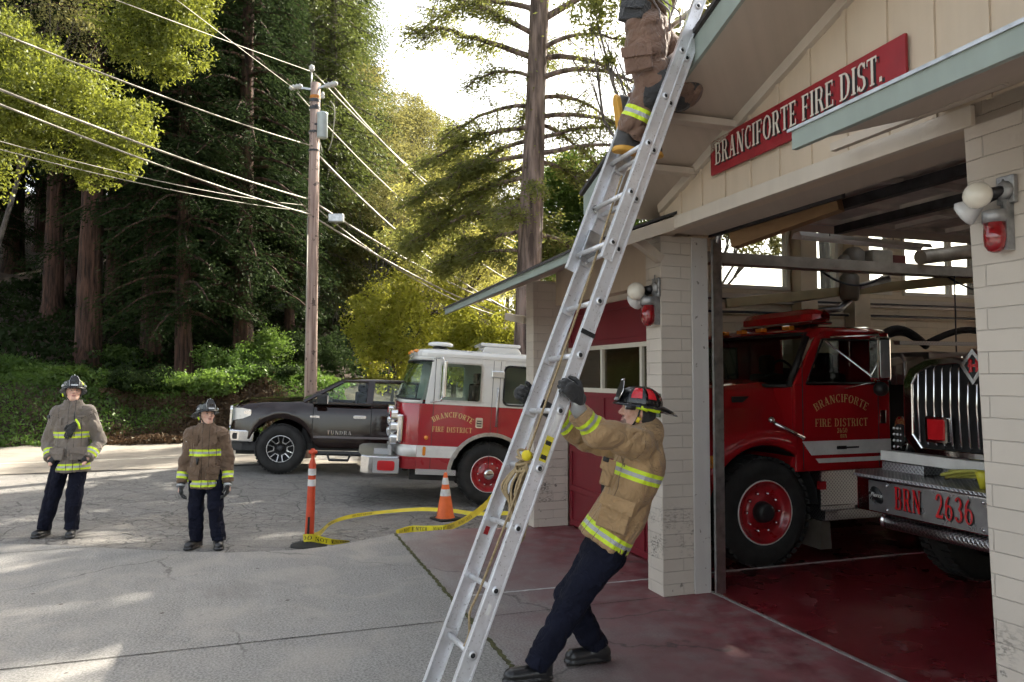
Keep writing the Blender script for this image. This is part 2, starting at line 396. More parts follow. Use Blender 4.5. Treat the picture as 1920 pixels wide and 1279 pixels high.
c = t.mix(t.math('MULTIPLY', t.ramp(spk.outputs['Distance'], [(.028, 1), (.045, 0)]), .85), c, (.045, .03, .022))
t.setc(c); t.set(Roughness=t.ramp(n2, [(.3, .62), (.7, .82)]))
t.bump(t.noise(110, 3), .25, .003, t.bump(n2, .2, .02))
M_apron = t.m
ap = mb.build('apron', M_apron); ap.matrix_world = SM; tag(ap, kind='structure')
# joints cut in the concrete
M_joint = pm('joint_dirt', (.05, .045, .04), .95, var=.5, scale=30)
M_moss = pm('joint_moss', (.10, .105, .03), .95, var=.6, scale=22, col2=(.04, .035, .02), bump=.8, bscale=80)
M_white = pm('floor_paint_white', (.50, .49, .47), .75, var=.3, scale=18)
def jline(name, x0, y0, x1, y1, w, mat, z=.004, n=40, wob=.004, sx=1):
    mb = MB(); d = Vector((x1-x0, y1-y0)); L = d.length; d.normalize(); nn = Vector((-d.y, d.x)); r = random.Random(name+str(x0))
    for i in range(n+1):
        ww = w/2*(1+ (r.random()-.5)*.5); o = (r.random()-.5)*wob
        p = Vector((x0, y0))+d*L*i/n + nn*o
        for q in (-1, 1): mb.v.append((p.x+nn.x*q*ww, p.y+nn.y*q*ww, z))
        if i: a = (i-1)*2; mb.f.append([a, a+2, a+3, a+1]); mb.m.append(0); mb.sm.append(False)
    o = mb.build(name, mat); o.matrix_world = SM; return tag(o, kind='structure')
jline('apron_moss_joint', -3.3, -1.665, 1.6, -1.70, .035, M_moss, n=160, wob=.02)
jline('apron_joint', 1.6, -1.70, 8, -1.72, .012, M_joint)
jline('apron_joint', .02, -1.70, .06, -7.5, .011, M_joint)
jline('apron_joint', -3.6, -6.2, -3.75, -3.5, .011, M_joint)
jline('apron_joint', 0.02, -1.66, .0, -.05, .008, M_joint)
jline('floor_line', -.565, -1.62, -.53, .55, .03, M_white, n=60, wob=.006)
# ================================================================ FIRE STATION
def block_mat(name, c1, c2, mort, dirt=True):
    t = NT(name); X = t.xyz()
    v = t.comb(t.math('ADD', X[0], X[1]), X[2], 0)
    wv = t.new('ShaderNodeVectorMath', operation='ADD'); t.l(v, wv.inputs[0])
    ws = t.new('ShaderNodeVectorMath', operation='SCALE'); t.l(t.noise(4, 3, out=1), ws.inputs[0]); ws.inputs['Scale'].default_value = .006; t.l(ws.outputs[0], wv.inputs[1])
    b = t.new('ShaderNodeTexBrick'); t.l(wv.outputs[0], b.inputs['Vector']); b.offset = .5
    b.inputs['Scale'].default_value = 1; b.inputs['Brick Width'].default_value = .405; b.inputs['Row Height'].default_value = .1035
    b.inputs['Mortar Size'].default_value = .0035; b.inputs['Mortar Smooth'].default_value = .6; b.inputs['Bias'].default_value = 0
    b.inputs['Color1'].default_value = (*c1, 1); b.inputs['Color2'].default_value = (*c2, 1); b.inputs['Mortar'].default_value = (*mort, 1)
    c = t.mix(t.ramp(t.noise(2.5, 5), [(.35, 0), (.7, .35)]), b.outputs[0], tuple(q*.78 for q in c1))
    if dirt:
        low = t.new('ShaderNodeMapRange'); low.inputs[1].default_value = .80; low.inputs[2].default_value = .55; t.l(X[2], low.inputs[0])
        gz = t.ramp(t.noise(30, 6, vec=t.comb(X[0], X[1], t.math('MULTIPLY', X[2], 2.2))), [(.46, 0), (.58, 1)])
        gg = t.math('MULTIPLY', t.ramp(t.noise(5, 4), [(.44, 0), (.6, 1)]), t.math('GREATER_THAN', X[2], .30))
        c = t.mix(t.math('MULTIPLY', t.math('MULTIPLY', gz, gg), t.math('MULTIPLY', low.outputs[0], .8)), c, (.07, .065, .06))
        ed = t.ramp(t.noise(9, 5), [(.66, 0), (.70, .8)]); c = t.mix(t.math('MULTIPLY', ed, low.outputs[0]), c, (.10, .09, .08))
    t.setc(c); t.set(Roughness=.75)
    b1 = t.bump(b.outputs[1], .9, -.006); b2 = t.bump(t.noise(35, 5), .35, .004, b1); t.bump(t.noise(3, 3), .3, .02, b2)
    return t.m
M_blk = block_mat('painted_block', (.56, .50, .43), (.525, .47, .405), (.46, .41, .355))
M_blkin = block_mat('interior_block', (.64, .55, .40), (.61, .52, .38), (.48, .40, .29), dirt=False)
def painted(name, col, rough=.7, chip=None, streak=.25, bump=.15):
    t = NT(name); X = t.xyz()
    sv = t.comb(t.math('MULTIPLY', t.math('ADD', X[0], X[1]), 9.), t.math('MULTIPLY', X[2], 1.2), 0)
    c = t.mix(t.ramp(t.noise(1, 5, vec=sv), [(.4, 0), (.75, streak)]), col, tuple(q*.62 for q in col))
    c = t.mix(t.ramp(t.noise(2.2, 4), [(.4, 0), (.7, .25)]), c, tuple(q*.75 for q in col))
    if chip: c = t.mix(t.ramp(t.noise(16, 6), [(.66, 0), (.69, .85)]), c, chip)
    t.setc(c); t.set(Roughness=rough); t.bump(t.noise(50, 3), bump, .003); return t.m
M_wall = painted('painted_siding', (.54, .44, .33), .7)
M_trim = painted('painted_trim', (.54, .475, .395), .6)
M_post = painted('painted_post', (.52, .49, .46), .65, chip=(.16, .14, .12))
M_soffit = painted('soffit_boards', (.48, .41, .335), .75)
M_teal = painted('teal_fascia', (.27, .315, .28), .55, streak=.3)
M_red = painted('red_door_paint', (.17, .009, .018), .45, streak=.3)
M_frame = painted('cream_frame', (.62, .58, .49), .55)
M_shing = pm('roof_shingle', (.055, .05, .048), .95, var=.5, scale=20, bump=.8, bscale=30, bd=.01)
M_galv = pm('galvanised_steel', (.46, .47, .48), .38, 1, var=.3, scale=14)
M_dkst = pm('dark_steel', (.07, .07, .075), .45, .8, var=.4, scale=10)
M_wood = NT('rough_timber'); 
M_wood.setc(M_wood.mix(M_wood.noise(3, 6, vec=M_wood.comb(M_wood.math('MULTIPLY', M_wood.xyz()[0], 1.), M_wood.math('MULTIPLY', M_wood.xyz()[1], 6.), M_wood.math('MULTIPLY', M_wood.xyz()[2], 6.))), (.16, .085, .035), (.38, .23, .11))); M_wood = M_wood.m
M_ceil = pm('ceiling_board', (.55, .46, .33), .85, var=.2, scale=1.5)
M_pane = glass('window_glass', (.93, .96, .95), .93)
M_panedk = glass('door_glass', (.75, .72, .6), .8)
t = NT('bay_floor'); X = t.xyz()
c = t.mix(t.ramp(t.noise(3, 6), [(.35, 0), (.65, 1)]), (.13, .010, .014), (.155, .013, .018))
sc = t.noise(3, 8, dist=.3)
yf = t.new('ShaderNodeMapRange'); yf.inputs[1].default_value = 1.9; yf.inputs[2].default_value = .5; t.l(X[1], yf.inputs[0])
c = t.mix(t.math('MULTIPLY', t.ramp(sc, [(.58, 0), (.64, .35)]), yf.outputs[0]), c, (.34, .22, .21))
c = t.mix(t.ramp(t.noise(1.5, 4), [(.55, 0), (.85, .35)]), c, (.05, .012, .013))
t.setc(c); t.set(Roughness=t.ramp(t.noise(1.2, 4), [(.35, .20), (.65, .36)])); t.bump(t.noise(40, 3), .1, .003); M_bfloor = t.m

st = empty('fire_station', SO, SA, 'cream fire station with green fascia boards and red doors, right side of the photo', 'building')
BK = 12.0        # depth of the building
def wing_z(y): return 2.78+.385*(y+.9) if y < 5.6 else 2.78+.385*(2*5.6-y+.9)
# pillars
m = MB(); m.box(-.26, 0, 0, .30, 0, 3.05); m.build('pillar', M_blk, st, bevel=.006)
m = MB(); m.box(-.262, .012, .30, .46, 0, 3.05); m.build('door_post', M_post, st, bevel=.004)
m = MB(); m.box(-3.36, -3.10, 0, .46, 0, 3.03); m.build('pillar', M_blk, st, bevel=.006)
m = MB()
m.add([(3.045,0,0),(3.75,0,0),(3.75,0,3.175),(2.931,0,3.175),(3.045,.46,0),(3.75,.46,0),(3.75,.46,3.175),(2.931,.46,3.175)], [(0,1,2,3),(7,6,5,4),(0,3,7,4),(1,5,6,2),(3,2,6,7),(0,4,5,1)])
m.build('pillar', M_blk, st, bevel=.006)
m = MB(); m.box(6.6, 6.9, 0, .46, 0, 3.17); m.build('pillar', M_blk, st, bevel=.006)
# lower-left corner post with a downpipe
m = MB(); m.box(-3.46, -3.362, .05, .2, 0, 2.60); m.build('corner_post', M_trim, st, bevel=.004)
m = MB(); m.bar((-4.15, .02, 2.66), (-3.40, .02, 2.56), .09, .09); m.build('gutter_outlet', M_trim, st, bevel=.004)
# side walls, back wall
m = MB()
wins = [(2.66, 3.92), (4.35, 4.78), (5.18, 5.76), (5.98, 7.9), (8.3, 10.2)]
zs0, zs1 = 3.06, 4.02
m.box(-3.36, -3.22, .46, BK, 0, zs0); 
m.prism([(.46, zs0), (2.66, zs0), (2.66, zs1), (.46, 3.17)], -3.36, -3.22, 'x')
ys = [q for w in wins for q in w][1:] + [BK]
for a, b in zip(ys[::2], ys[1::2]): m.box(-3.36, -3.22, a, b, zs0, zs1)
m.add([(-3.36,.46,zs1),(-3.22,.46,zs1),(-3.22,BK,zs1),(-3.36,BK,zs1),(-3.36,3.0,4.25),(-3.22,3.0,4.25),(-3.36,5.6,5.25),(-3.22,5.6,5.25),(-3.36,8.6,4.2),(-3.22,8.6,4.2)],
      [(0,1,5,7,9,2,3,8,6,4)][:0])
for x in (-3.36, -3.22):
    m.add([(x,2.7,zs1),(x,9.,zs1),(x,5.6,5.1)], [(0,1,2)])
m.build('side_wall', M_blkin, st)
for a, b in wins:
    w = MB(); 
    for q in (a, b-.05): w.box(-3.30, -3.20, q, q+.05, zs0+.05, zs1-.05)
    w.box(-3.30, -3.185, a, b, zs0, zs0+.05); w.box(-3.30, -3.20, a, b, zs1-.05, zs1)
    if b-a > 1.5: w.box(-3.29, -3.21, (a+b)/2-.03, (a+b)/2+.03, zs0+.05, zs1-.05)
    wf = w.build('window', M_frame, st)
    g = MB(); g.box(-3.268, -3.262, a+.05, b-.05, zs0+.05, zs1-.05); g.build('pane', M_pane, wf)
m = MB(); m.box(-3.22, -3.14, .46, BK, 2.86, 2.98); m.build('wall_ledge', M_trim, st)
m = MB(); m.box(6.75, 6.9, .46, BK, 0, 4.0); m.build('side_wall', M_blkin, st)
m = MB()
for a, b in ((-3.36, -3.0), (.0, .5), (3.3, 3.7), (6.5, 6.9)): m.box(a, b, BK, BK+.15, 0, 3.1)  # unseen rear openings, added to let more daylight into the bay
m.box(-3.36, 6.9, BK, BK+.15, 3.1, 3.4); m.build('back_wall', M_blkin, st)
# header over the left door, header beam over the open bay
m = MB(); m.box(-3.098, -.262, .30, .44, 2.72, 3.24); m.build('door_header', M_wall, st, bevel=.003)
m = MB(); m.box(.013, 2.93, .02, .46, 3.075, 3.30); m.build('bay_header', M_soffit, st)
m = MB(); m.box(.25, 3.0, -.028, .016, 3.058, 3.16); m.build('header_board', M_trim, st, bevel=.004)
# front gable wall, battens
def rake(x): return 3.32+.365*(x-.068) if x < 3.25 else 3.32+.365*(6.5-x-.068)
m = MB(); m.prism([(0, 3.05+.01), (0, rake(0)+.1), (3.25, rake(3.25)+.1), (6.5, rake(6.5)+.1), (6.5, 3.06)], .0, .12, 'y'); m.build('gable_wall', M_wall, st)
for k in range(20):
    x = .02+.305*k
    if x > 6.4: break
    m = MB(); m.box(x, x+.028 if k else x+.05, -.014, 0.002, 3.162, rake(x)+.02); m.build('batten', M_wall, st)
m = MB(); 
for s_ in (0, 1):
    a = (.03, 3.25) if s_ == 0 else (6.47, 3.25)
    m.bar((a[0], -.02, rake(a[0])-.03), (a[1], -.02, rake(3.25)-.03), .04, .09, (0, 0, 1))
m.build('frieze_board', M_trim, st)
# gable roof: soffit, fascia, shingles
OH = .60
def slope_slab(mb, xa, xb, y0, y1, z0a, z0b, th):
    mb.add([(xa,y0,z0a),(xb,y0,z0b),(xb,y1,z0b),(xa,y1,z0a),(xa,y0,z0a+th),(xb,y0,z0b+th),(xb,y1,z0b+th),(xa,y1,z0a+th)], [(0,3,2,1),(4,5,6,7),(0,1,5,4),(1,2,6,5),(2,3,7,6),(3,0,4,7)])
XL = -.20; ZL = 3.32+.365*(XL-.068); ZA = rake(3.25)
m = MB(); slope_slab(m, XL, 3.25, -OH, 6, ZL, ZA, .03); slope_slab(m, 6.66, 3.25, -OH, 6, ZL, ZA, .03)
m.build('gable_soffit', M_soffit, st)
for x in (.55, 1.1, 2.3, 2.85):
    m = MB(); z = rake(x)-.045; m.bar((x, -OH+.02, z), (x, .0, z), .10, .05); m.build('lookout', M_soffit, st, bevel=.004)
m = MB(); slope_slab(m, XL, 3.25, -OH-.025, -OH, ZL+.0, ZA+.0, .17); slope_slab(m, 6.66, 3.25, -OH-.025, -OH, ZL+.0, ZA+.0, .17); m.build('rake_fascia', M_teal, st)
m = MB(); slope_slab(m, XL-.03, 3.26, -OH-.05, 6, ZL+.173, ZA+.173, .03); slope_slab(m, 6.69, 3.26, -OH-.05, 6, ZL+.173, ZA+.173, .03); m.build('gable_roof', M_shing, st)
m = MB(); m.bar((XL+.05, -OH+.05, ZL-.14), (XL+.05, 0, ZL-.14), .08, .10); m.bar((.0, -OH+.05, ZL-.02), (.0, .0, ZL-.38), .07, .09, (1, 0, 0)); m.build('roof_bracket', M_soffit, st, bevel=.004)
# left wing roof: shed that falls forward over the doors
def shed(x0, x1, y0, y1, z0, z1, mats_, soff=True, fend='l', th=.085, names=('porch_fascia', 'porch_soffit', 'porch_roof')):
    m = MB(); m.box(x0, x1, y0-.03, y0, z0-.02, z0+th); m.build(names[0], M_teal, st, bevel=.003)
    dz = (z1-z0)/(y1-y0)
    m = MB(); m.add([(x0,y0,z0),(x1,y0,z0),(x1,y1,z1),(x0,y1,z1),(x0,y0,z0+.03),(x1,y0,z0+.03),(x1,y1,z1+.03),(x0,y1,z1+.03)], [(0,3,2,1),(4,5,6,7),(0,1,5,4),(1,2,6,5),(2,3,7,6),(3,0,4,7)])
    m.build(names[1], M_soffit, st)
    m = MB(); a = z0+th; b = z1+th
    m.add([(x0-.03,y0-.05,a-.01),(x1+.01,y0-.05,a-.01),(x1+.01,y1,b),(x0-.03,y1,b),(x0-.03,y0-.05,a+.015),(x1+.01,y0-.05,a+.015),(x1+.01,y1,b+.025),(x0-.03,y1,b+.025)], [(0,3,2,1),(4,5,6,7),(0,1,5,4),(1,2,6,5),(2,3,7,6),(3,0,4,7)])
    m.build(names[2], M_shing, st)
    return dz
ZF = 2.74
m = MB()     # fascia droops a little towards its far end
m.add([(-3.88,-.93,2.645),(.27,-.93,2.755),(.27,-.93,2.835),(-3.88,-.93,2.72),(-3.88,-.90,2.645),(.27,-.90,2.755),(.27,-.90,2.835),(-3.88,-.90,2.72)], [(0,1,2,3),(7,6,5,4),(0,4,5,1),(3,2,6,7),(0,3,7,4),(1,5,6,2)])
m.build('porch_fascia', M_teal, st, bevel=.003)
def zr(x, y): return 2.70+.026*(x+3.88)+.385*(y+.9)
def quadslab(mb, x0, x1, y0, y1, dz, th):
    P = [(x0,y0),(x1,y0),(x1,y1),(x0,y1)]
    mb.add([(x,y,zr(x,y)+dz) for x,y in P]+[(x,y,zr(x,y)+dz+th) for x,y in P], [(0,3,2,1),(4,5,6,7),(0,1,5,4),(1,2,6,5),(2,3,7,6),(3,0,4,7)])
m = MB(); quadslab(m, -3.88, .245, -.90, 0.45, -.045, .03); m.build('porch_soffit', M_soffit, st)
m = MB(); quadslab(m, -3.91, .275, -.95, .0, .03, .022); quadslab(m, -3.91, -.16, 0, 5.6, .03, .022); m.build('porch_roof', M_shing, st)
m = MB(); quadslab(m, -3.88, .0, .45, 5.6, -.02, .03); m.build('wing_ceiling', M_ceil, st)
m = MB(); m.add([(-3.9,5.6,4.95),(6.9,5.6,5.05),(6.9,12.7,2.9),(-3.9,12.7,2.9),(-3.9,5.6,5.05),(6.9,5.6,5.15),(6.9,12.7,3.0),(-3.9,12.7,3.0)], [(0,3,2,1),(4,5,6,7),(0,1,5,4),(1,2,6,5),(2,3,7,6),(3,0,4,7)]); m.build('rear_roof', [M_ceil], st)
m = MB(); m.add([(.245,-.9,2.745),(.275,-.9,2.745),(.275,.0,3.055),(.245,.0,3.055),(.245,-.9,2.84),(.275,-.9,2.84),(.275,.0,3.165),(.245,.0,3.165)], [(0,3,2,1),(4,5,6,7),(0,1,5,4),(1,2,6,5),(2,3,7,6),(3,0,4,7)]); m.build('porch_barge_board', M_trim, st)
# right porch
m = MB()
m.add([(2.82,-.93,2.90),(7.1,-.93,2.92),(7.1,-.93,3.05),(2.82,-.93,2.998),(2.82,-.90,2.90),(7.1,-.90,2.92),(7.1,-.90,3.05),(2.82,-.90,2.998)], [(0,1,2,3),(7,6,5,4),(0,4,5,1),(3,2,6,7),(0,3,7,4),(1,5,6,2)])
m.build('porch_fascia', M_teal, st, bevel=.003)
m = MB(); m.add([(2.83,-.9,2.93),(7.1,-.9,2.93),(7.1,0,3.185),(2.83,0,3.185),(2.83,-.9,2.95),(7.1,-.9,2.95),(7.1,0,3.205),(2.83,0,3.205)], [(0,3,2,1),(4,5,6,7),(0,1,5,4),(1,2,6,5),(2,3,7,6),(3,0,4,7)]); m.build('porch_soffit', M_soffit, st)
m = MB(); m.box(2.25, 3.3, -.20, -.16, 3.125, 3.17); m.build('porch_ledger', M_soffit, st)
m = MB(); m.add([(2.80,-.94,2.985),(7.1,-.94,3.035),(7.1,.0,3.28),(2.80,.0,3.25),(2.80,-.94,3.0),(7.1,-.94,3.052),(7.1,.0,3.30),(2.80,.0,3.27)], [(0,3,2,1),(4,5,6,7),(0,1,5,4),(1,2,6,5),(2,3,7,6),(3,0,4,7)]); m.build('porch_roof', M_galv, st)
# right bay: plain closed red door
m = MB(); m.box(3.75, 6.6, .30, .44, 2.75, 3.2); m.build('door_header', M_wall, st)
def bay_door(x0, x1, z1, win=(1.66, 2.20), label=None):
    d = MB(); y = .47
    d.box(x0, x1, y+.02, y+.05, 0.02, win[0]); d.box(x0, x1, y+.02, y+.05, win[1], z1)
    rows = [0.02, .44, .92, win[0]-.06]
    for r in rows: d.box(x0, x1, y, y+.02, r, r+.07)
    d.box(x0, x1, y, y+.02, z1-.08, z1); d.box(x0, x1, y, y+.02, win[1], win[1]+.06)
    n = 3
    for k in range(n+1):
        x = x0+(x1-x0-.07)*k/n
        for r0, r1 in ((.09, .44), (.51, .92), (.99, win[0]-.06)): d.box(x, x+.07, y, y+.02, r0, r1)
        if k in (0, n): d.box(x, x+.07, y, y+.02, win[1]+.06, z1-.08)
    do = d.build('garage_door', M_red, st, bevel=.003)
    f = MB(); f.box(x0, x1, y-.006, y+.05, win[0], win[0]+.05); f.box(x0, x1, y-.006, y+.05, win[1]-.05, win[1]-.002)
    for k in range(4):
        x = x0+(x1-x0-.05)*k/3; f.box(x, x+.05, y-.006, y+.05, win[0]+.05, win[1]-.05)
    f.build('window_frame', M_frame, do)
    g = MB(); g.box(x0+.02, x1-.02, y+.022, y+.028, win[0]+.05, win[1]-.05); g.build('window_pane', M_panedk, do)
bay_door(-3.09, -.27, 2.66); bay_door(3.76, 6.59, 2.72)
m = MB(); m.box(-3.09, -.27, .44, .475, 2.66, 2.72); m.build('door_trim', M_trim, st)
# floor, threshold
m = MB(); m.box(-3.22, 6.75, .475, BK, -.1, .003); m.build('bay_floor', M_bfloor, st)
m = MB(); m.box(.0, 3.0, .455, .485, -.05, .008); m.build('threshold', pm('threshold_concrete', (.24, .22, .21), .6, var=.4, scale=20), st)
m = MB(); m.box(-.56, -.53, .56, 3.5, .004, .008); m.build('floor_stripe', M_white, st)
# tracks and the rolled-up sectional door under the roof
m = MB(); m.box(.045, .075, .47, .56, 0, 3.03); m.build('door_track', M_galv, st)
m = MB(); m.tube([(.06,.52,3.0),(.06,.56,3.13),(.06,.68,3.22),(.06,.9,3.25),(.06,3.9,3.27)], .028, 8); m.build('door_track', M_galv, st)
m = MB(); m.tube([(2.88,.52,0),(2.88,.52,3.0),(2.88,.68,3.22),(2.88,3.9,3.27)], .028, 8); m.build('door_track', M_galv, st)
M_dpan = pm('door_panel_inside', (.52, .46, .41), .7, var=.35, scale=5)
for k in range(5):
    y = .62+k*.62
    d = MB(); d.box(.10, 2.84, y, y+.60, 3.27, 3.30)
    d.box(.10, 2.84, y, y+.05, 3.225, 3.27); d.box(.10, 2.84, y+.55, y+.60, 3.225, 3.27)
    for x in (.10, .76, 1.44, 2.12, 2.79): d.box(x, x+.05, y+.05, y+.55, 3.228, 3.27)
    d.build('raised_door_section', M_dpan, st)
for y in (1.05, 1.75):
    d = MB(); d.box(.1, 2.84, y, y+.07, 3.15, 3.225); d.build('door_strut', M_dkst, st)
m = MB(); m.cyl((.03, .56, 3.19), (2.95, .56, 3.19), .02, 8); m.build('torsion_bar', M_dkst, st)
m = MB(); m.box(.02, 1.6, .464, .50, 3.055, 3.09); m.build('weather_seal', M_dkst, st)
m = MB(); m.bar((.16, .62, 3.02), (1.0, 1.0, 3.2), .11, .15); m.build('timber_block', M_wood, st)
# roof framing seen through the bay
for x in (-1.05,): 
    m = MB(); m.box(x-.05, x+.05, .6, 9, 3.02, 3.13); m.box(x-.09, x+.09, .6, 9, 3.008, 3.022); m.build('steel_beam', pm('beam_paint', (.33, .28, .22), .6, var=.3), st)
for y in (4.05, 4.98, 8.1):
    m = MB(); m.box(-3.20, -3.0, y-.1, y+.18, 0, 5.0 if y < 6 else 4.2); m.build('wall_post', M_ceil, st)
m = MB()
for k in range(9): y = 1.1+k*.62; m.box(-3.2, 0, y, y+.045, zr(-1.6, y)-.18, zr(-1.6, y)-.05)
m.build('rafters', M_ceil, st)
m = MB(); m.tube([(-.95, 3.9, 3.20), (-.98, 4.6, 3.30), (-1.0, 8.8, 3.72)], .085, 16); m.build('vent_duct', pm('duct_metal', (.42, .36, .28), .5, .6, var=.3), st)
m = MB(); m.tube([(-1.9, 2.9, 2.78), (-1.6, 3.4, 2.86), (-1.4, 3.9, 3.0)], .05, 10); m.build('exhaust_pipe', M_galv, st)
m = MB(); m.bar((-2.1, 2.1, 2.72), (-.9, 5.2, 3.05), .08, .11); m.build('exhaust_rail', pm('rail_cream', (.42, .36, .2), .5), st)
m = MB(); m.tube([(-3.13, .6, 2.72), (-3.13, 10, 2.74)], .018, 6); m.tube([(-3.13, .6, 2.90), (-3.13, 10, 2.91)], .014, 6); m.build('wall_conduit', M_dkst, st)
m = MB()
for a, b, c_ in (((-1.05, 4.4, 3.02), (-.9, 5.0, 2.62), (-.8, 5.9, 2.98)), ((-1.05, 2.6, 3.0), (-1.0, 3.0, 2.72), (-.9, 3.3, 2.95)), ((-1.0, 5.6, 3.0), (-.95, 6.3, 2.85), (-.9, 6.9, 3.0))):
    pts_ = [Vector(a)*(1-t_)**2+Vector(b)*2*t_*(1-t_)+Vector(c_)*t_*t_ for t_ in [i/10 for i in range(11)]]
    m.tube(pts_, .012, 6); m.build('hanging_cable', M_dkst, st); m = MB()
m.tube([(-.9, 4.35, 3.0), (-.9, 4.35, 1.9)], .008, 6)
m.build('hanging_cable', M_dkst, st)
# ---------------------------------------------------------------- things fixed to the station
M_bulb = pm('lamp_globe', (.80, .76, .66), .25, var=.05, coat=.5)
M_refl = pm('reflector_lamp', (.62, .62, .62), .35, var=.05, coat=.3)
M_redg = NT('red_glass'); M_redg.setc((.30, .008, .012)); M_redg.set(Roughness=.12, Coat_Weight=1.0, Transmission_Weight=.25); M_redg = M_redg.m
M_cast = pm('cast_aluminium', (.36, .36, .36), .5, .7, var=.3, scale=20)
M_signred = pm('sign_red', (.27, .010, .016), .5, var=.2, scale=5, bump=.1)
M_signwht = pm('sign_cream', (.66, .60, .52), .6, var=.12, scale=12)
M_black = pm('black_paint', (.012, .012, .013), .45, var=.2)
sg = empty('sign', SW(.8218, -.005, 3.354), SA, 'long red sign board with carved cream letters above the open bay', 'sign')
SLP = (3.671-3.616)/(2.634-.821)
b = MB(); L = 1.813
b.add([(0,-.035,-.001),(L,-.035,.001+SLP*L*.3),(L,-.035,.262+SLP*L),(0,-.035,.262),(0,-.012,-.001),(L,-.012,.001+SLP*L*.3),(L,-.012,.262+SLP*L),(0,-.012,.262)], [(0,1,2,3),(7,6,5,4),(0,4,5,1),(3,2,6,7),(0,3,7,4),(1,5,6,2)])
b.build('board', M_signred, sg, bevel=.006)
txt = 'BRANCIFORTE FIRE DIST.'; hh = .158
tw = twidth(txt, hh, .05); ws = 1.60/tw
sh_ = MB(); letters(sh_, txt, hh, lambda x, y, e: (.075+x+.010, -.0365-e, .062+y-.008+SLP*x), ws and None, .05, 0, ws); sh_.build('letter_shadow', M_black, sg, fix=False)
le = MB(); letters(le, txt, hh, lambda x, y, e: (.070+x, -.042-e, .064+y+SLP*x), None, .05, 0, ws); le.build('lettering', M_signwht, sg, fix=False)

def lamp_cluster(loc_, label, s=1.):
    r = empty('wall_lamp', SW(*loc_), SA, label, 'lamp', 'lamp clusters on the brick pillars')
    m = MB(); m.box(-.045*s, .045*s, -.03, -.004, -.06*s, .07*s); m.ball((0, -.035, 0), .045*s, 12, sc=(1, .6, 1)); m.build('mounting_box', M_cast, r, bevel=.005)
    m = MB(); m.cyl((0, -.04, 0), (-.045, -.10, -.012), .026*s, 12); m.cyl((0,-.04,0), (-.09, -.06, -.03), .024*s, 12); m.build('socket', M_dkst, r)
    m = MB(); m.ball((-.045*s, -.145*s, -.02*s), .062*s, 20); m.build('globe_bulb', M_bulb, r)
    m = MB(); m.lathe([(.022*s, 0), (.03*s, .03*s), (.058*s, .085*s), (.064*s, .105*s), (.05*s, .118*s), (.001, .125*s)], (-.075*s, -.065*s, -.028*s), (-.75, -.35, -.5), 20); m.build('reflector_bulb', M_refl, r)
    return r
def red_beacon(loc_, label, s=1.):
    r = empty('warning_beacon', SW(*loc_), SA, label, 'beacon', 'red beacons on the brick pillars')
    m = MB(); m.box(.035*s, .05*s, -.05, -.002, -.13*s, .10*s); m.lathe([(.052*s, .0), (.052*s, .055*s), (.03*s, .06*s)], (0, -.06*s, 0), (0, 0, 1), 20); m.box(0, .05*s, -.03, -.004, .01*s, .05*s); m.build('housing', M_cast, r)
    m = MB(); m.lathe([(.047*s, -.001), (.049*s, -.07*s), (.045*s, -.105*s), (.032*s, -.128*s), (.012*s, -.139*s), (.001, -.14*s)], (0, -.06*s, 0), (0, 0, 1), 24); m.build('red_globe', M_redg, r)
    m = MB(); m.tube([(.02*s, -.04, .06*s), (.022*s, -.03, .2*s)], .006, 6); m.build('conduit', M_cast, r)
lamp_cluster((3.165, 0, 2.70), 'bare bulb and flood bulb on the big right-hand brick pillar', 1.0)
red_beacon((3.135, 0, 2.555), 'red glass beacon on the big right-hand brick pillar', 1.0)
lamp_cluster((-.045, 0, 2.60), 'bare bulb and flood bulb on the brick pillar behind the man holding the ladder', 1.25)
red_beacon((-.075, 0, 2.455), 'red glass beacon on the brick pillar behind the man holding the ladder', 1.3)
m = MB(); m.box(-.06, -.012, -.02, -.002, 1.50, 1.70); o = m.build('notice_plate', pm('plate_green', (.09, .12, .08), .5), None); o.matrix_world = SM; tag(o, 'small green plate on the brick pillar behind the ladder holder\'s helmet', 'plate')
# ceiling strip light in the bay
fl = empty('strip_light', SW(-.35, 2.5, 3.18), SA, 'white corrugated strip light hanging under the bay ceiling', 'light')
m = MB(); m.M = Matrix.Rotation(radians(78), 4, 'Z') @ Matrix.Rotation(radians(4), 4, 'Y')
m.prism([(-.10, 0), (-.06, .05), (.06, .05), (.10, 0), (.055, .035), (-.055, .035)], -.7, .7, 'x'); m.build('reflector', pm('lamp_white', (.82, .81, .78), .4), fl)
m = MB(); m.M = Matrix.Rotation(radians(78), 4, 'Z') @ Matrix.Rotation(radians(4), 4, 'Y'); 
for q in (-.03, .03): m.tube([(-.62, q, .012), (.62, q, .012)], .014, 8)
m.build('tube', pm('fluorescent_tube', (.9, .9, .88), .3, emit=None), fl)
for q in (.4, -.4): m = MB(); m.tube([(0, q, .05), (0, q, .5)], .005, 5); m.build('chain', M_dkst, fl)
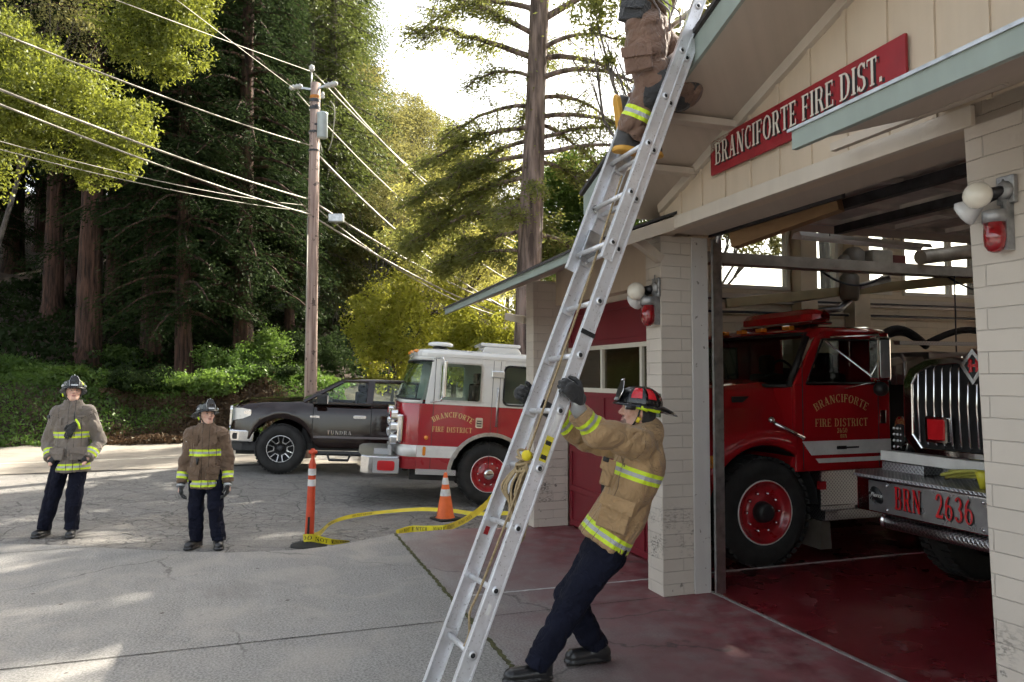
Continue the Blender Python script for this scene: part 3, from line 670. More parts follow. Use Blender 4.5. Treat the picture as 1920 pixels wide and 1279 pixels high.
# unit heater, motor and opener boxes hanging in the bay
h = empty('unit_heater', SW(-1.35, 3.75, 3.12), SA, 'grimy fan and motor unit standing on the steel beam', 'heater')
m = MB(); m.box(-.17, .17, -.30, .0, 0, .19); m.build('casing', pm('heater_case', (.30, .26, .20), .6, var=.4), h, bevel=.02)
m = MB(); m.lathe([(.10, 0), (.12, .03), (.12, .14), (.07, .19)], (0, -.42, .03), (0, 0, 1), 16); m.ball((0.02, -.58, .06), .075, 12); m.build('motor', pm('motor_grey', (.18, .16, .13), .6, .4), h)
m = MB(); m.box(-.1, .1, .02, .26, .0, .15); m.build('relay_box', pm('relay_red', (.13, .03, .02), .5), h, bevel=.01)
h = empty('hose_pump', SW(-1.5, 3.4, 2.80), SA, 'dusty cylinder and pipes hanging below the steel beam', 'pump')
m = MB(); m.lathe([(.09, -.16), (.11, -.12), (.11, .12), (.07, .17)], (0, 0, .1), (0, 0, 1), 16); m.build('cylinder', pm('pump_grey', (.22, .19, .15), .6, .3), h)
m = MB(); m.tube([(0, 0, -.05), (0, -.15, -.16), (0, -.45, -.2)], .04, 10); m.build('outlet_pipe', M_galv, h)
h = empty('door_opener', SW(-.55, 6.15, 2.98), SA, 'grey door opener box hanging near the far right of the bay', 'opener')
m = MB(); m.box(-.14, .14, -.34, .22, -.07, .07); m.build('casing', pm('opener_grey', (.45, .42, .36), .5), h, bevel=.01)
m = MB(); m.box(-.10, .10, .22, .40, -.05, .05); m.lathe([(.06, 0), (.06, .1)], (0, .30, -.12), (0, 0, 1), 12); m.build('motor', M_dkst, h)
m = MB(); m.box(-.02, .02, -.02, .02, -.30, -.07); m.prism([(-.09, -.40), (.09, -.40), (.05, -.28), (-.05, -.28)], -.05, .05, 'x'); m.build('lamp_bracket', M_galv, h)
for k, yy_ in enumerate((5.55, 5.72, 6.0)):
    c_ = MB()
    pts_ = [(-.9+.022*cos(a_*1.6), yy_+.022*sin(a_*1.6), 3.30-.008*a_-.0) for a_ in range(34)]
    c_.tube(pts_, .009, 5); o = c_.build('coiled_cord', M_dkst); o.matrix_world = SM; tag(o, 'black coiled air cord hanging from the bay ceiling at the right', 'cord', 'coiled cords hanging in the bay')
# ================================================================ VEHICLES (x forward, y to the driver's side, z up, origin under the front axle)
def paint(name, c, rough=.22, var=.06, dirt=(.12, .09, .07), dz=(.35, .9), damt=.45):
    t = NT(name); X = t.xyz(); c_ = t.mix(t.ramp(t.noise(3, 4), [(.3, 0), (.7, 1)]), tuple(q*(1-var) for q in c), c)
    mr = t.new('ShaderNodeMapRange'); mr.inputs[1].default_value = dz[1]; mr.inputs[2].default_value = dz[0]; mr.inputs[3].default_value = 0; mr.inputs[4].default_value = damt; t.l(X[2], mr.inputs[0])
    f = t.math('MULTIPLY', mr.outputs[0], t.ramp(t.noise(7, 6), [(.3, .3), (.7, 1)]))
    t.setc(t.mix(f, c_, dirt)); t.set(Roughness=t.math('MULTIPLY_ADD', f, .6, rough), Coat_Weight=.9, Coat_Roughness=.06)
    t.bump(t.noise(1.6, 2), .05, .02)
    return t.m
M_ered = paint('engine_red', (.36, .010, .020))
M_ewht = paint('engine_white', (.72, .71, .68), dirt=(.4, .36, .3))
M_dred = paint('truck_red', (.40, .010, .015), .16)
M_bord = paint('truck_burgundy', (.20, .010, .016), .14)
M_brown = paint('pickup_brown', (.016, .007, .006), .12, dirt=(.05, .04, .03), dz=(.35, .7), damt=.2); M_brown.node_tree.nodes['Principled BSDF'].inputs['Coat Weight'].default_value = .45
M_chrome = pm('chrome', (.78, .78, .78), .10, 1, var=.08, scale=3, rvar=.05)
M_alu = pm('brushed_aluminium', (.56, .56, .56), .32, 1, var=.2, scale=20)
M_rub = pm('tyre_rubber', (.022, .021, .020), .85, var=.4, scale=8, bump=.3)
M_blkp = pm('black_plastic', (.018, .018, .019), .5, var=.3)
M_dark = pm('dark_interior', (.012, .011, .011), .8)
M_glass = glass('vehicle_glass', (.86, .95, .90), .95, .015)
M_glassd = glass('dark_vehicle_glass', (.6, .7, .66), .7, .02)
M_amber = pm('amber_lens', (.75, .25, .02), .2, coat=.8)
M_rlens = pm('red_lens', (.55, .015, .02), .12, coat=1)
M_wlens = pm('clear_lens', (.75, .78, .8), .1, .6, coat=1)
M_gold = pm('gold_leaf', (.70, .50, .20), .4, .25, var=.1)
M_wstripe = pm('white_stripe', (.72, .71, .68), .3, coat=.5)
M_redrim = pm('red_rim', (.36, .012, .018), .3, coat=.7, var=.2)
t = NT('tread_plate'); X = t.xyz(); t.p.inputs['Metallic'].default_value = 1
def _dia(ax, ay, sc):
    u = t.math('MULTIPLY', t.math('ADD', ax, ay), sc); w = t.math('MULTIPLY', t.math('SUBTRACT', ax, ay), sc)
    a = t.math('ABSOLUTE', t.math('SUBTRACT', t.math('FRACT', u), .5)); b = t.math('ABSOLUTE', t.math('SUBTRACT', t.math('FRACT', w), .5))
    return t.math('MINIMUM', a, b)
h1 = _dia(t.math('ADD', X[0], X[1]), X[2], 26.)
h2 = _dia(X[0], X[1], 26.)
geo = t.new('ShaderNodeNewGeometry'); nz = t.math('ABSOLUTE', t.xyz(geo.outputs['Normal'])[2])
hh_ = t.mix(t.math('GREATER_THAN', nz, .6), h1, h2)
t.setc(t.ramp(hh_, [(.06, (.62, .62, .62)), (.2, (.30, .30, .31))])); t.set(Roughness=.3); t.bump(t.math('SUBTRACT', 1, hh_), 1., .01); M_tread = t.m

def rrect(cx, cz, w, h, r, n=4):
    P = []
    for sx, sz, a0 in ((1,1,0), (-1,1,90), (-1,-1,180), (1,-1,270)):
        for k in range(n+1):
            a = radians(a0+90*k/n); P.append((cx+sx*(w/2-r)+r*cos(a), cz+sz*(h/2-r)+r*sin(a)))
    return P
def ring(mb, outer, inner, a, b, axis='y', m=None):
    n = len(outer)
    def Q(p, t_): return {'x': (t_, p[0], p[1]), 'y': (p[0], t_, p[1]), 'z': (p[0], p[1], t_)}[axis]
    vs = [Q(p, a) for p in outer]+[Q(p, a) for p in inner]+[Q(p, b) for p in outer]+[Q(p, b) for p in inner]; fs = []
    for i in range(n):
        j = (i+1) % n; fs += [(i, j, n+j, n+i), (2*n+i, 3*n+i, 3*n+j, 2*n+j), (i, 2*n+i, 2*n+j, j), (n+i, n+j, 3*n+j, 3*n+i)]
    mb.add(vs, fs, m)
def panel(mb, xs, zs, skip, y0, y1, m=None):
    for i in range(len(xs)-1):
        for j in range(len(zs)-1):
            if (i, j) not in skip: mb.box(xs[i], xs[i+1], y0, y1, zs[j], zs[j+1], m)

def wheel(root, x, y, r, w, rr, side, style, name='wheel'):
    """y = outer face plane, side=+1 left"""
    c = (x, y, r); o = (0, side, 0)
    m = MB(); m.M = Matrix.Translation(Vector(c)); 
    prof = [(rr, -.02), (rr+.01, 0), (rr+(r-rr)*.5, .018), (r-.05, .0), (r-.012, -.035), (r, -.05), (r, -w+.05), (r-.012, -w+.035), (r-.05, -w), (rr, -w)]
    m.lathe(prof, (0,0,0), o, 48, cap=False)
    nt = 44
    for k in range(nt):
        a = 2*pi*k/nt; T = Matrix.Rotation(a, 4, 'Y')
        for off, yy in ((0, -w*.17), (.5, -w*.83)):
            T2 = Matrix.Rotation(a+off*2*pi/nt, 4, 'Y'); q = MB()
            hx = r*pi/nt*.62
            q.box(-hx, hx, -w*.16 if yy > -w/2 else -w*.16, w*.16, r-.01, r+.012)
            m.add([T2 @ (Vector(p)+Vector((0, side*yy, 0))) for p in q.v], q.f)
    t_ = m.build('tyre' if name == 'x' else name, M_rub, root, fix=False)
    m = MB(); m.M = Matrix.Translation(Vector(c))
    if style == 'red':
        m.lathe([(rr+.012, .004), (rr-.005, .012), (rr-.02, -.0), (rr-.035, -.035), (rr*.70, -.075), (rr*.55, -.06), (rr*.52, -.05), (.001, -.05)], (0,0,0), o, 40, cap=False)
        rim = m.build('rim', M_redrim, t_)
        q = MB(); q.M = m.M; q.lathe([(rr+.016, -.004), (rr+.012, .010), (rr-.001, .008), (rr-.004, 0)], (0,0,0), o, 40, cap=False); q.build('rim_band', pm('rim_edge', (.62, .58, .55), .5), t_)
        q = MB(); q.M = m.M
        for k in range(10):
            a = 2*pi*k/10; q.lathe([(.016, -.06), (.016, -.03), (.009, -.018), (.001, -.016)], (rr*.62*cos(a), 0, rr*.62*sin(a)), o, 8)
        q.build('wheel_nuts', M_chrome, t_)
        q = MB(); q.M = m.M; q.lathe([(rr*.36, -.055), (rr*.34, -.01), (rr*.30, .03), (rr*.26, .045), (rr*.2, .05), (.001, .048)], (0,0,0), o, 24); q.build('hub', M_chrome if style == 'red' and name == 'wheel' else M_blkp, t_)
    else:
        m.lathe([(rr+.012, -.002), (rr, .004), (rr-.02, -.01), (rr-.03, -.07), (rr*.3, -.11), (.001, -.11)], (0,0,0), o, 40, cap=False)
        m.build('rim', M_blkp, t_)
        q = MB(); q.M = m.M; q.lathe([(rr+.006, -.004), (rr+.002, .008), (rr-.012, .002)], (0,0,0), o, 40, cap=False)
        for k in range(6):
            a = 2*pi*k/6
            for da in (-.30, .30):
                p0 = Vector((rr*.50*cos(a+da*.9), -.045*side, rr*.50*sin(a+da*.9))); p1 = Vector((rr*.95*cos(a+da), -.01*side, rr*.95*sin(a+da)))
                q.bar(p0, p1, .02, .022, (0, 1, 0))
            q.bar((rr*.5*cos(a-.27), -.045*side, rr*.5*sin(a-.27)), (rr*.5*cos(a+.27), -.045*side, rr*.5*sin(a+.27)), .02, .02, (0, 1, 0))
        q.build('spokes', pm('machined_alloy', (.45, .45, .45), .3, .9), t_)
        q = MB(); q.M = m.M; q.lathe([(rr*.30, -.09), (rr*.27, -.03), (rr*.12, -.015), (.001, -.015)], (0,0,0), o, 20); q.build('hub', M_blkp, t_)
    return t_

# ---------------------------------------------------------------- white and red engine parked outside
EL = PW(913, 943, 12.75); EL.z = Hs(EL.x, EL.y)
TH = radians(190.5)
hd = Vector((cos(TH), sin(TH), 0)); lf = Vector((-sin(TH), cos(TH), 0))
eo = EL - lf*1.17 + Vector((0, 0, -.0))
eng = empty('fire_engine', (eo.x, eo.y, Hs(EL.x, EL.y)), 0, 'white and red fire engine parked outside beyond the orange cone', 'fire engine', rot=(0, radians(-3.4), TH))
W2 = 1.2
def arcpts(cx, cz, R, a0, a1, n=14): return [(cx+R*cos(radians(a0+(a1-a0)*k/n)), cz+R*sin(radians(a0+(a1-a0)*k/n))) for k in range(n+1)]
AR = .66
lowp = [(1.22, .56)] + [(1.22, 1.63), (-1.42, 1.63), (-1.42, .56)] + [(p[0], p[1]) for p in arcpts(0, .50, AR, 175, 5)]
m = MB()
for s_ in (1, -1): m.prism(lowp, s_*(W2-.05), s_*W2, 'y')
PC = [(1.22, W2), (1.34, W2-.015), (1.44, W2-.07), (1.50, W2-.17), (1.545, .80), (1.57, .4), (1.58, 0)]
PC = PC + [(x, -y) for x, y in PC[-2::-1]]
def front(mb, z0, z1, sl0=0, sl1=0, th=.04, ins=0):
    n = len(PC); vs = []
    for dz, sl in ((z0, sl0), (z1, sl1)):
        for x, y in PC: vs.append((x-sl-ins, y*(1-ins*.4), dz))
        for x, y in PC: vs.append((x-sl-th-ins, y*(1-th*.7-ins*.4), dz))
    fs = []
    for i in range(n-1): fs += [(i, i+1, 2*n+i+1, 2*n+i), (n+i, 3*n+i, 3*n+i+1, n+i+1), (2*n+i, 2*n+i+1, 3*n+i+1, 3*n+i), (i, n+i, n+i+1, i+1)]
    sm = mb.smooth; mb.smooth = True; mb.add(vs, fs); mb.smooth = sm
front(m, .56, 1.63)
m.box(-1.42, -1.38, -W2+.05, W2-.05, .56, 1.63)
m.box(.72, 1.2, -W2+.05, W2-.05, .50, .60)
m.box(-1.4, -.72, -W2+.05, W2-.05, .50, .60)
m.build('cab_lower', M_ered, eng, bevel=.006)
# white upper cab with window openings
m = MB()
xs = [-1.42, -.86+.02, -.45+.0, -.13, .02, .78, .93, 1.1]; 
xs = [-1.42, -.57, -.17, .17, .22, .90, 1.0]; zs = [1.632, 1.70, 2.32, 2.42]
for s_ in (1, -1):
    a, b = (W2-.05, W2) if s_ == 1 else (-W2, -W2+.05)
    panel(m, xs, zs, {(1, 1), (4, 1)}, a, b)
    for k in (0,):
        m.prism([(1.0, 1.632), (1.22, 1.632), (1.19, 1.70), (1.0, 2.32), (.99, 2.42), (.9, 2.42)][:0] or [(1.0, 1.632), (1.13, 1.632), (1.04, 2.42), (1.0, 2.42)], a, b, 'y')
m.box(-1.42, -1.38, -W2+.05, W2-.05, 1.632, 2.42)
m.build('cab_upper', M_ewht, eng, bevel=.004)
m = MB(); front(m, 1.632, 1.70, 0, .02); front(m, 2.34, 2.44, .20, .22); m.build('windscreen_surround', M_ewht, eng)
g = MB(); front(g, 1.70, 2.34, .02, .20, .008, .006); g.build('windscreen', M_glass, eng)
gs = MB(); front(gs, 1.685, 1.71, .012, .022, .012, -.004); front(gs, 2.325, 2.35, .195, .20, .012, -.004); gs.build('windscreen_seal', M_blkp, eng)
# roof
m = MB(); n = len(PC)
def roofring(z, ins): return [(min(x-.22, 1.5)-ins, y*(1-ins*.8), z) for x, y in PC] + [(-1.44+ins*.5, -W2*(1-ins*.8), z), (-1.44+ins*.5, W2*(1-ins*.8), z)]
rs_ = [roofring(2.42, -.012), roofring(2.47, -.012), roofring(2.52, .02), roofring(2.545, .10)]
k_ = len(rs_[0]); vs_ = [p for r_ in rs_ for p in r_]; fs_ = []
for a in range(3):
    for i in range(k_): fs_.append((a*k_+i, a*k_+(i+1) % k_, (a+1)*k_+(i+1) % k_, (a+1)*k_+i))
fs_ += [tuple(range(3*k_, 4*k_)), tuple(range(k_-1, -1, -1))]
m.add(vs_, fs_); m.build('roof', M_ewht, eng)
for s_ in (1, -1):
    q = MB(); ring(q, rrect(.56, 2.01, .72, .66, .05), rrect(.56, 2.01, .66, .60, .04), s_*(W2-.045), s_*(W2+.008)); q.build('door_window_frame', M_alu, eng)
    q = MB(); q.box(.22, .90, s_*(W2-.03), s_*(W2-.024), 1.70, 2.32); q.build('door_window', M_glass, eng)
    q = MB(); ring(q, rrect(-.37, 2.0, .44, .68, .10), rrect(-.37, 2.0, .38, .62, .08), s_*(W2-.045), s_*(W2+.010)); q.build('rear_window_frame', M_blkp, eng)
    q = MB(); q.box(-.57, -.17, s_*(W2-.03), s_*(W2-.024), 1.70, 2.32); q.build('rear_window', M_glass, eng)
# door seams, stripe, handrail, etc. on the camera side
m = MB()
for x in (.985, .02, -.10): m.box(x, x+.008, W2+.0005, W2+.003, .58 if x > 0 else 1.1, 2.4)
m.build('door_seam', M_blkp, eng)
sp_ = [(1.22, .76), (1.22, .95), (.46, .95), (.52, .88), (.58, .76)]
m = MB(); m.prism(sp_, W2+.001, W2+.004, 'y'); m.build('side_stripe', M_wstripe, eng)
m = MB(); front(m, .76, .95, 0, 0, .03, -.004); m.build('front_stripe', M_wstripe, eng)
m = MB(); m.box(.56, 1.22, W2-.06, W2+.012, .48, .57); m.build('sill_plate', M_tread, eng)
q = MB(); q.tube([(-.06, W2+.01, 1.95), (-.06, W2+.06, 1.95), (-.06, W2+.06, 1.32), (-.06, W2+.01, 1.32)], .016, 8); q.build('grab_rail', M_alu, eng)
q = MB(); q.box(-.16, .06, W2+.002, W2+.04, 2.12, 2.24); q.build('scene_light', M_wlens, eng, bevel=.02)
q = MB(); q.prism(rrect(.22, 1.36, .12, .17, .02), W2+.001, W2+.012, 'y'); q.build('door_handle', M_chrome, eng)
q = MB(); [q.box(.18, .26, W2+.012, W2+.018, 1.30+.04*k, 1.32+.04*k) for k in range(3)]; q.build('handle_slots', M_blkp, eng)
ARO = arcpts(0, .50, AR+.05, 178, 2, 20); ARI = arcpts(0, .50, AR-.01, 178, 2, 20)
m = MB(); nA = len(ARO)
for s_ in (1, -1):
    m = MB()
    for i in range(nA-1):
        a0, a1, b0, b1 = ARO[i], ARO[i+1], ARI[i], ARI[i+1]; y0 = s_*(W2-.02); y1 = s_*(W2+.018)
        m.add([(a0[0],y1,a0[1]),(a1[0],y1,a1[1]),(b1[0],y1,b1[1]),(b0[0],y1,b0[1]),(a0[0],y0,a0[1]),(a1[0],y0,a1[1]),(b1[0],y0,b1[1]),(b0[0],y0,b0[1])], [(0,1,2,3),(0,4,5,1),(3,2,6,7)])
    m.build('fender_trim', M_alu, eng)
m = MB(); q_ = arcpts(0, .50, AR-.005, 180, 0, 14)
for i in range(14): m.add([(q_[i][0], W2-.03, q_[i][1]), (q_[i+1][0], W2-.03, q_[i+1][1]), (q_[i+1][0], -W2+.03, q_[i+1][1]), (q_[i][0], -W2+.03, q_[i][1])], [(0,1,2,3)])
m.build('wheel_well', M_dark, eng)
# bumper, headlights
m = MB(); bp = [(1.5, W2-.02), (1.98, W2-.02), (2.10, W2-.14), (2.16, .6), (2.16, -.6), (2.10, -W2+.14), (1.98, -W2+.02), (1.5, -W2+.02)]
m.prism(bp, .46, .74, 'z'); m.build('bumper', M_chrome, eng, bevel=.012)
m = MB(); m.prism([(x-.01, y*.985) for x, y in bp], .742, .752, 'z'); m.build('bumper_deck', M_tread, eng)
m = MB(); m.box(1.62, 1.68, .30, .95, .75, .92); m.box(1.66, 1.9, .78, .84, .75, .84); m.build('deck_box', M_tread, eng)
q = MB(); q.prism(rrect(1.70, .60, .28, .16, .04), W2-.018, W2+.01, 'y'); q.build('marker_lamp', M_rlens, eng, bevel=.006)
q = MB(); q.prism(rrect(1.70, .60, .42, .24, .02), W2-.018, W2-.008, 'y'); q.build('bumper_side_plate', M_tread, eng)
for s_ in (1, -1):
    for z in (1.02, 1.22, 1.42):
        q = MB(); q.prism(rrect(s_*.93, z, .36, .17, .05), 1.55, 1.66, 'x'); h_ = q.build('headlight', M_chrome, eng, bevel=.01)
        q = MB(); q.prism(rrect(s_*.93, z, .28, .11, .04), 1.665, 1.675, 'x'); q.build('lens', M_wlens if z < 1.4 else M_rlens, h_)
    q = MB(); q.box(1.46, 1.56, s_*(W2-.14), s_*(W2-.02), .98, 1.44); q.build('lamp_housing', M_chrome, eng, bevel=.03)
m = MB(); m.box(1.575, 1.60, -.62, .62, .98, 1.5); m.build('grille', M_chrome, eng)
q = MB(); q.lathe([(.035, 0), (.035, .02), (.01, .03)], (1.08, W2, 1.08), (0, 1, 0), 14); q.build('side_marker', M_amber, eng)
q = MB(); q.prism(rrect(1.10, .86, .05, .15, .024), W2+.004, W2+.014, 'y'); q.build('side_marker', M_amber, eng)
for y in (.95, .3, -.3, -.95): q = MB(); q.ball((1.36-.05*abs(y), y, 2.50), .04, 10, sc=(1.2, 1.4, .7)); q.build('roof_marker', M_amber, eng)
# roof gear
q = MB(); q.lathe([(.12, 0), (.14, .05), (.10, .07)], (.88, .55, 2.54), (0,0,1), 16); d_ = q.build('roof_dome_base', M_blkp, eng)
q = MB(); q.lathe([(.16, 0), (.22, .012), (.22, .05), (.16, .075), (.001, .08)], (.88, .55, 2.61), (0,0,1), 24); q.build('cap', M_ewht, d_)
q = MB(); q.prism([(.18, 2.53), (.12, 2.66), (-.46, 2.66), (-.52, 2.58), (-.52, 2.53)], -.15, .72, 'y'); q.box(.13, .20, -.16, .74, 2.66, 2.70); q.box(-.5, .2, -.16, .74, 2.66, 2.72); q.build('air_conditioner', M_ewht, eng, bevel=.02)
# mirrors: tall west-coast mirror in front of the door window
q = MB(); q.prism(rrect(.86, 2.05, .05, .60, .02), W2+.16, W2+.36, 'y'); q.build('mirror', M_chrome, eng, bevel=.01)
q = MB(); q.tube([(1.02, W2, 2.38), (.9, W2+.26, 2.40), (.88, W2+.26, 2.34)], .012, 6); q.tube([(1.04, W2, 1.66), (.9, W2+.26, 1.70), (.88, W2+.26, 1.78)], .012, 6); q.build('mirror_arm', M_chrome, eng)
# inside: seats, engine cover, wheel
q = MB(); q.box(-.2, .15, .45, 1.0, 1.3, 2.0); q.box(-.2, .5, .45, 1.0, 1.1, 1.35); q.box(-.15, .1, .55, .85, 2.0, 2.2); q.build('seat', M_dark, eng, bevel=.05)
q = MB(); q.box(-.2, .15, -1.0, -.45, 1.3, 2.0); q.box(-.15, .1, -.85, -.55, 2.0, 2.2); q.build('seat', M_dark, eng, bevel=.05)
q = MB(); q.box(-.9, 1.4, -.4, .4, .6, 1.55); q.box(1.1, 1.45, -1.1, 1.1, 1.3, 1.66); q.build('engine_cover', M_dark, eng, bevel=.04)
q = MB(); q.tube([(.95+.2*cos(a)*.4, .72+.2*sin(a), 1.72+.2*cos(a)) for a in [2*pi*k/20 for k in range(20)]], .014, 6, closed=True); q.build('steering_wheel', M_blkp, eng)
# chassis and body behind the cab
m = MB(); m.box(-5.6, 1.4, -.45, .45, .45, .7); m.box(.2, 1.3, .3, .95, .36, .52); m.build('chassis', M_blkp, eng)
m = MB(); m.box(-2.1, -1.45, -W2+.02, W2-.02, .55, 2.2); m.build('pump_panel', M_alu, eng, bevel=.01)
m = MB(); m.box(-5.7, -2.12, -W2+.0, W2-.0, .62, 2.35); m.build('body_box', M_ered, eng, bevel=.02)
for k in range(3): q = MB(); q.box(-3.2-k*1.08, -2.24-k*1.08, W2+.001, W2+.02, 1.25, 2.2); q.build('locker_shutter', M_alu, eng, bevel=.005)
wheel(eng, 0, W2-.05, .515, .30, .29, 1, 'red'); wheel(eng, 0, -W2+.05, .515, .30, .29, -1, 'red')
wheel(eng, -4.2, W2-.02, .515, .55, .29, 1, 'red'); wheel(eng, -4.2, -W2+.02, .515, .55, .29, -1, 'red')
def door_text(root, x0, x1, zc, W_, h=.088, m=M_gold, sag=.055, l2='FIRE DISTRICT'):
    """arched name above a straight line on the driver's side (x runs backwards to the right)"""
    def mk(txt, fn, w):
        mb = MB(); tw_ = twidth(txt, h, .10); letters(mb, txt, h, fn, None, .10, 0, w/tw_); return mb.build('lettering', m, root, fix=False)
    L_ = x0-x1; xc = (x0+x1)/2
    def arcfn(x, y, e):
        u = x/L_-.5; th = u*1.15; R = L_/1.15
        return (xc - (R+y)*sin(th), W_+.003+e, zc+(R+y)*cos(th)-R)
    mk('BRANCIFORTE', arcfn, L_)
    mk(l2, lambda x, y, e: (x0-.0-x, W_+.003+e, zc-.245+y), L_)
door_text(eng, .99, .33, 1.43, W2, .085)

# ---------------------------------------------------------------- brown pickup behind the engine
def loft(mb, stations, smooth=True, closed=False):
    """stations: list of point lists (same length)"""
    n = len(stations[0]); vs = [p for s in stations for p in s]; fs = []
    for i in range(len(stations)-1):
        for j in range(n-1 if not closed else n):
            fs.append((i*n+j, i*n+(j+1) % n, (i+1)*n+(j+1) % n, (i+1)*n+j))
    s0 = mb.smooth; mb.smooth = smooth; mb.add(vs, fs); mb.smooth = s0
PT = PW(523, 887, 15.3); TH2 = radians(193); PT.z = Hs(PT.x, PT.y)
lf = Vector((-sin(TH2), cos(TH2), 0)); po = PT - lf*.98
pk = empty('pickup_truck', (po.x, po.y, PT.z-.0), 0, 'dark brown crew cab pickup truck parked by the utility pole', 'pickup truck', rot=(0, radians(-2.6), TH2))
PWd = 1.0; XW = 0.; XR = -3.75
def interp(tab, x):
    return float(np.interp(x, [a for a, b in tab][::-1], [b for a, b in tab][::-1]))
top = [(1.0, 1.02), (.95, 1.20), (.88, 1.34), (.7, 1.40), (.3, 1.435), (-.2, 1.46), (-.42, 1.47), (-.6, 1.44), (-1.5, 1.43), (-3.0, 1.44), (-3.02, 1.50), (-5.0, 1.52)]
wid = [(1.0, .74), (.93, .86), (.8, .955), (.5, .99), (-.1, 1.0), (-2.5, 1.0), (-4.7, .99), (-5.0, .95)]
bot = [(1.0, .62), (.5, .60), (-.6, .52), (-4.3, .54), (-5.0, .66)]
xs_ = [1.0, .97, .93, .88, .8, .7]+[.6-.06*k for k in range(21)]+[-.75, -1., -1.4, -1.8, -2.2, -2.6, -2.99, -3.03]+[-3.08-.06*k for k in range(24)]+[-4.6, -4.8, -5.0]
ST = []
for x in xs_:
    zt = interp(top, x); w = interp(wid, x); zb = interp(bot, x)
    fl = 0
    for xc in (XW, XR):
        d_ = abs(x-xc)
        if d_ < .62: zb = max(zb, .48+sqrt(max(0, .62**2-d_*d_)))
        if d_ < .80: fl = .035*(1-(d_/.80)**2)
    zsh = zt-.17
    zb = min(zb, zsh-.03)
    hood = x > -.5
    row = [(x, w-.03+fl, zb), (x, w+fl, zb+.04), (x, w+fl*.8, min(zb+.12, zsh-.02)), (x, w+.005+fl*.3, zsh-.08 if zsh-.08 > zb+.13 else zsh-.015), (x, w-.015, zsh), (x, w-.06, zt-.055), (x, w-.15, zt-.02), (x, w-.30, zt-.015), (x, w-.42, zt+(.02 if hood else 0)), (x, .25, zt+(.045 if hood else 0)), (x, 0, zt+(.045 if hood else 0))]
    row = row + [(p[0], -p[1], p[2]) for p in row[-2::-1]]
    ST.append(row)
m = MB(); loft(m, ST[:ST.index(next(s for s in ST if s[0][0] <= -.6))+1])
# below the cab the top of the sides stays open
st2 = [s for s in ST if -3.03 <= s[0][0] <= -.6]
for sd_ in (0, 1):
    loft(m, [(s[:7] if sd_ == 0 else s[-7:]) for s in st2])
st3 = [s for s in ST if s[0][0] <= -3.03]; loft(m, [s[:8] for s in st3]); loft(m, [s[-8:] for s in st3])
m.build('body', M_brown, pk)
# greenhouse: roof, pillars
zb_ = 1.425; zt_ = 1.93
def gp_(x, y, z): return (x, y, z)
m = MB()
rf = []
for x, z, w in ((-1.12, 1.875, .70), (-1.25, 1.905, .725), (-1.5, 1.93, .735), (-2.2, 1.94, .735), (-2.75, 1.915, .725), (-2.95, 1.87, .70)):
    rf.append([(x, w+.02, z-.045), (x, w, z-.01), (x, w-.10, z+.015), (x, w-.3, z+.035), (x, 0, z+.045)]+[(x, -(w-.3), z+.035), (x, -(w-.10), z+.015), (x, -w, z-.01), (x, -w-.02, z-.045)])
loft(m, rf); m.build('roof', M_brown, pk)
for s_ in (1, -1):
    m = MB()
    m.bar((-.40, s_*.90, 1.44), (-1.16, s_*.72, 1.87), .07, .06, (0, s_, .3))
    m.bar((-1.70, s_*.935, 1.42), (-1.74, s_*.745, 1.90), .14, .05, (0, s_, .3))
    m.bar((-2.92, s_*.935, 1.42), (-2.90, s_*.72, 1.89), .20, .05, (0, s_, .3))
    m.bar((-1.16, s_*.735, 1.885), (-2.92, s_*.735, 1.895), .05, .05)
    m.bar((-.58, s_*.955, 1.425), (-3.0, s_*.95, 1.425), .05, .05)
    m.build('pillars', M_brown, pk, bevel=.01)
    q = MB(); q.add([(-.62, s_*.93, 1.44), (-1.66, s_*.93, 1.44), (-1.70, s_*.745, 1.87), (-1.18, s_*.745, 1.87)], [(0,1,2,3)]); q.build('door_window', M_glass, pk)
    q = MB(); q.add([(-1.8, s_*.93, 1.44), (-2.82, s_*.93, 1.44), (-2.82, s_*.745, 1.87), (-1.80, s_*.745, 1.87)], [(0,1,2,3)]); q.build('rear_door_window', M_glass, pk)
q = MB(); q.add([(-.40, .88, 1.46), (-.34, .4, 1.475), (-.33, 0, 1.48), (-.34, -.4, 1.475), (-.40, -.88, 1.46), (-1.14, .70, 1.87), (-1.09, .4, 1.885), (-1.08, 0, 1.89), (-1.09, -.4, 1.885), (-1.14, -.70, 1.87)], [(0,1,6,5),(1,2,7,6),(2,3,8,7),(3,4,9,8)]); q.build('windscreen', M_glassd, pk, smooth=True)
q = MB(); q.box(-3.0, -2.96, -.7, .7, 1.44, 1.87); q.build('rear_window', M_glassd, pk)
m = MB(); 
for x in (-.60, -1.755): m.box(x, x+.012, .9955, 1.012, .56, 1.40)
m.box(-1.74, -.6, .9, .99, 1.40, 1.412); m.build('door_seam', M_blkp, pk)
for x in (-1.52, -2.65):
    q = MB(); q.prism(rrect(x, 1.16, .26, .075, .035), 1.005, 1.03, 'y'); q.build('door_handle', M_chrome, pk, bevel=.008)
m = MB(); m.box(-3.1, .72, -.80, .80, .46, .60); m.box(-5.0, -3.1, -.80, .80, .54, .64); m.box(.3, .9, -.5, .5, .32, .5); m.build('chassis', M_blkp, pk)
m = MB(); m.box(-3.04, -4.98+.0, -.85, .85, .95, 1.0); m.build('bed_floor', M_blkp, pk)
m = MB(); m.box(-3.0, -.62, 1.0, 1.022, .72, .765); m.build('door_moulding', pm('moulding_grey', (.16, .14, .14), .4), pk, bevel=.006)
m = MB(); m.tube([(-.62, 1.03, .42), (-3.0, 1.03, .42)], .045, 10); 
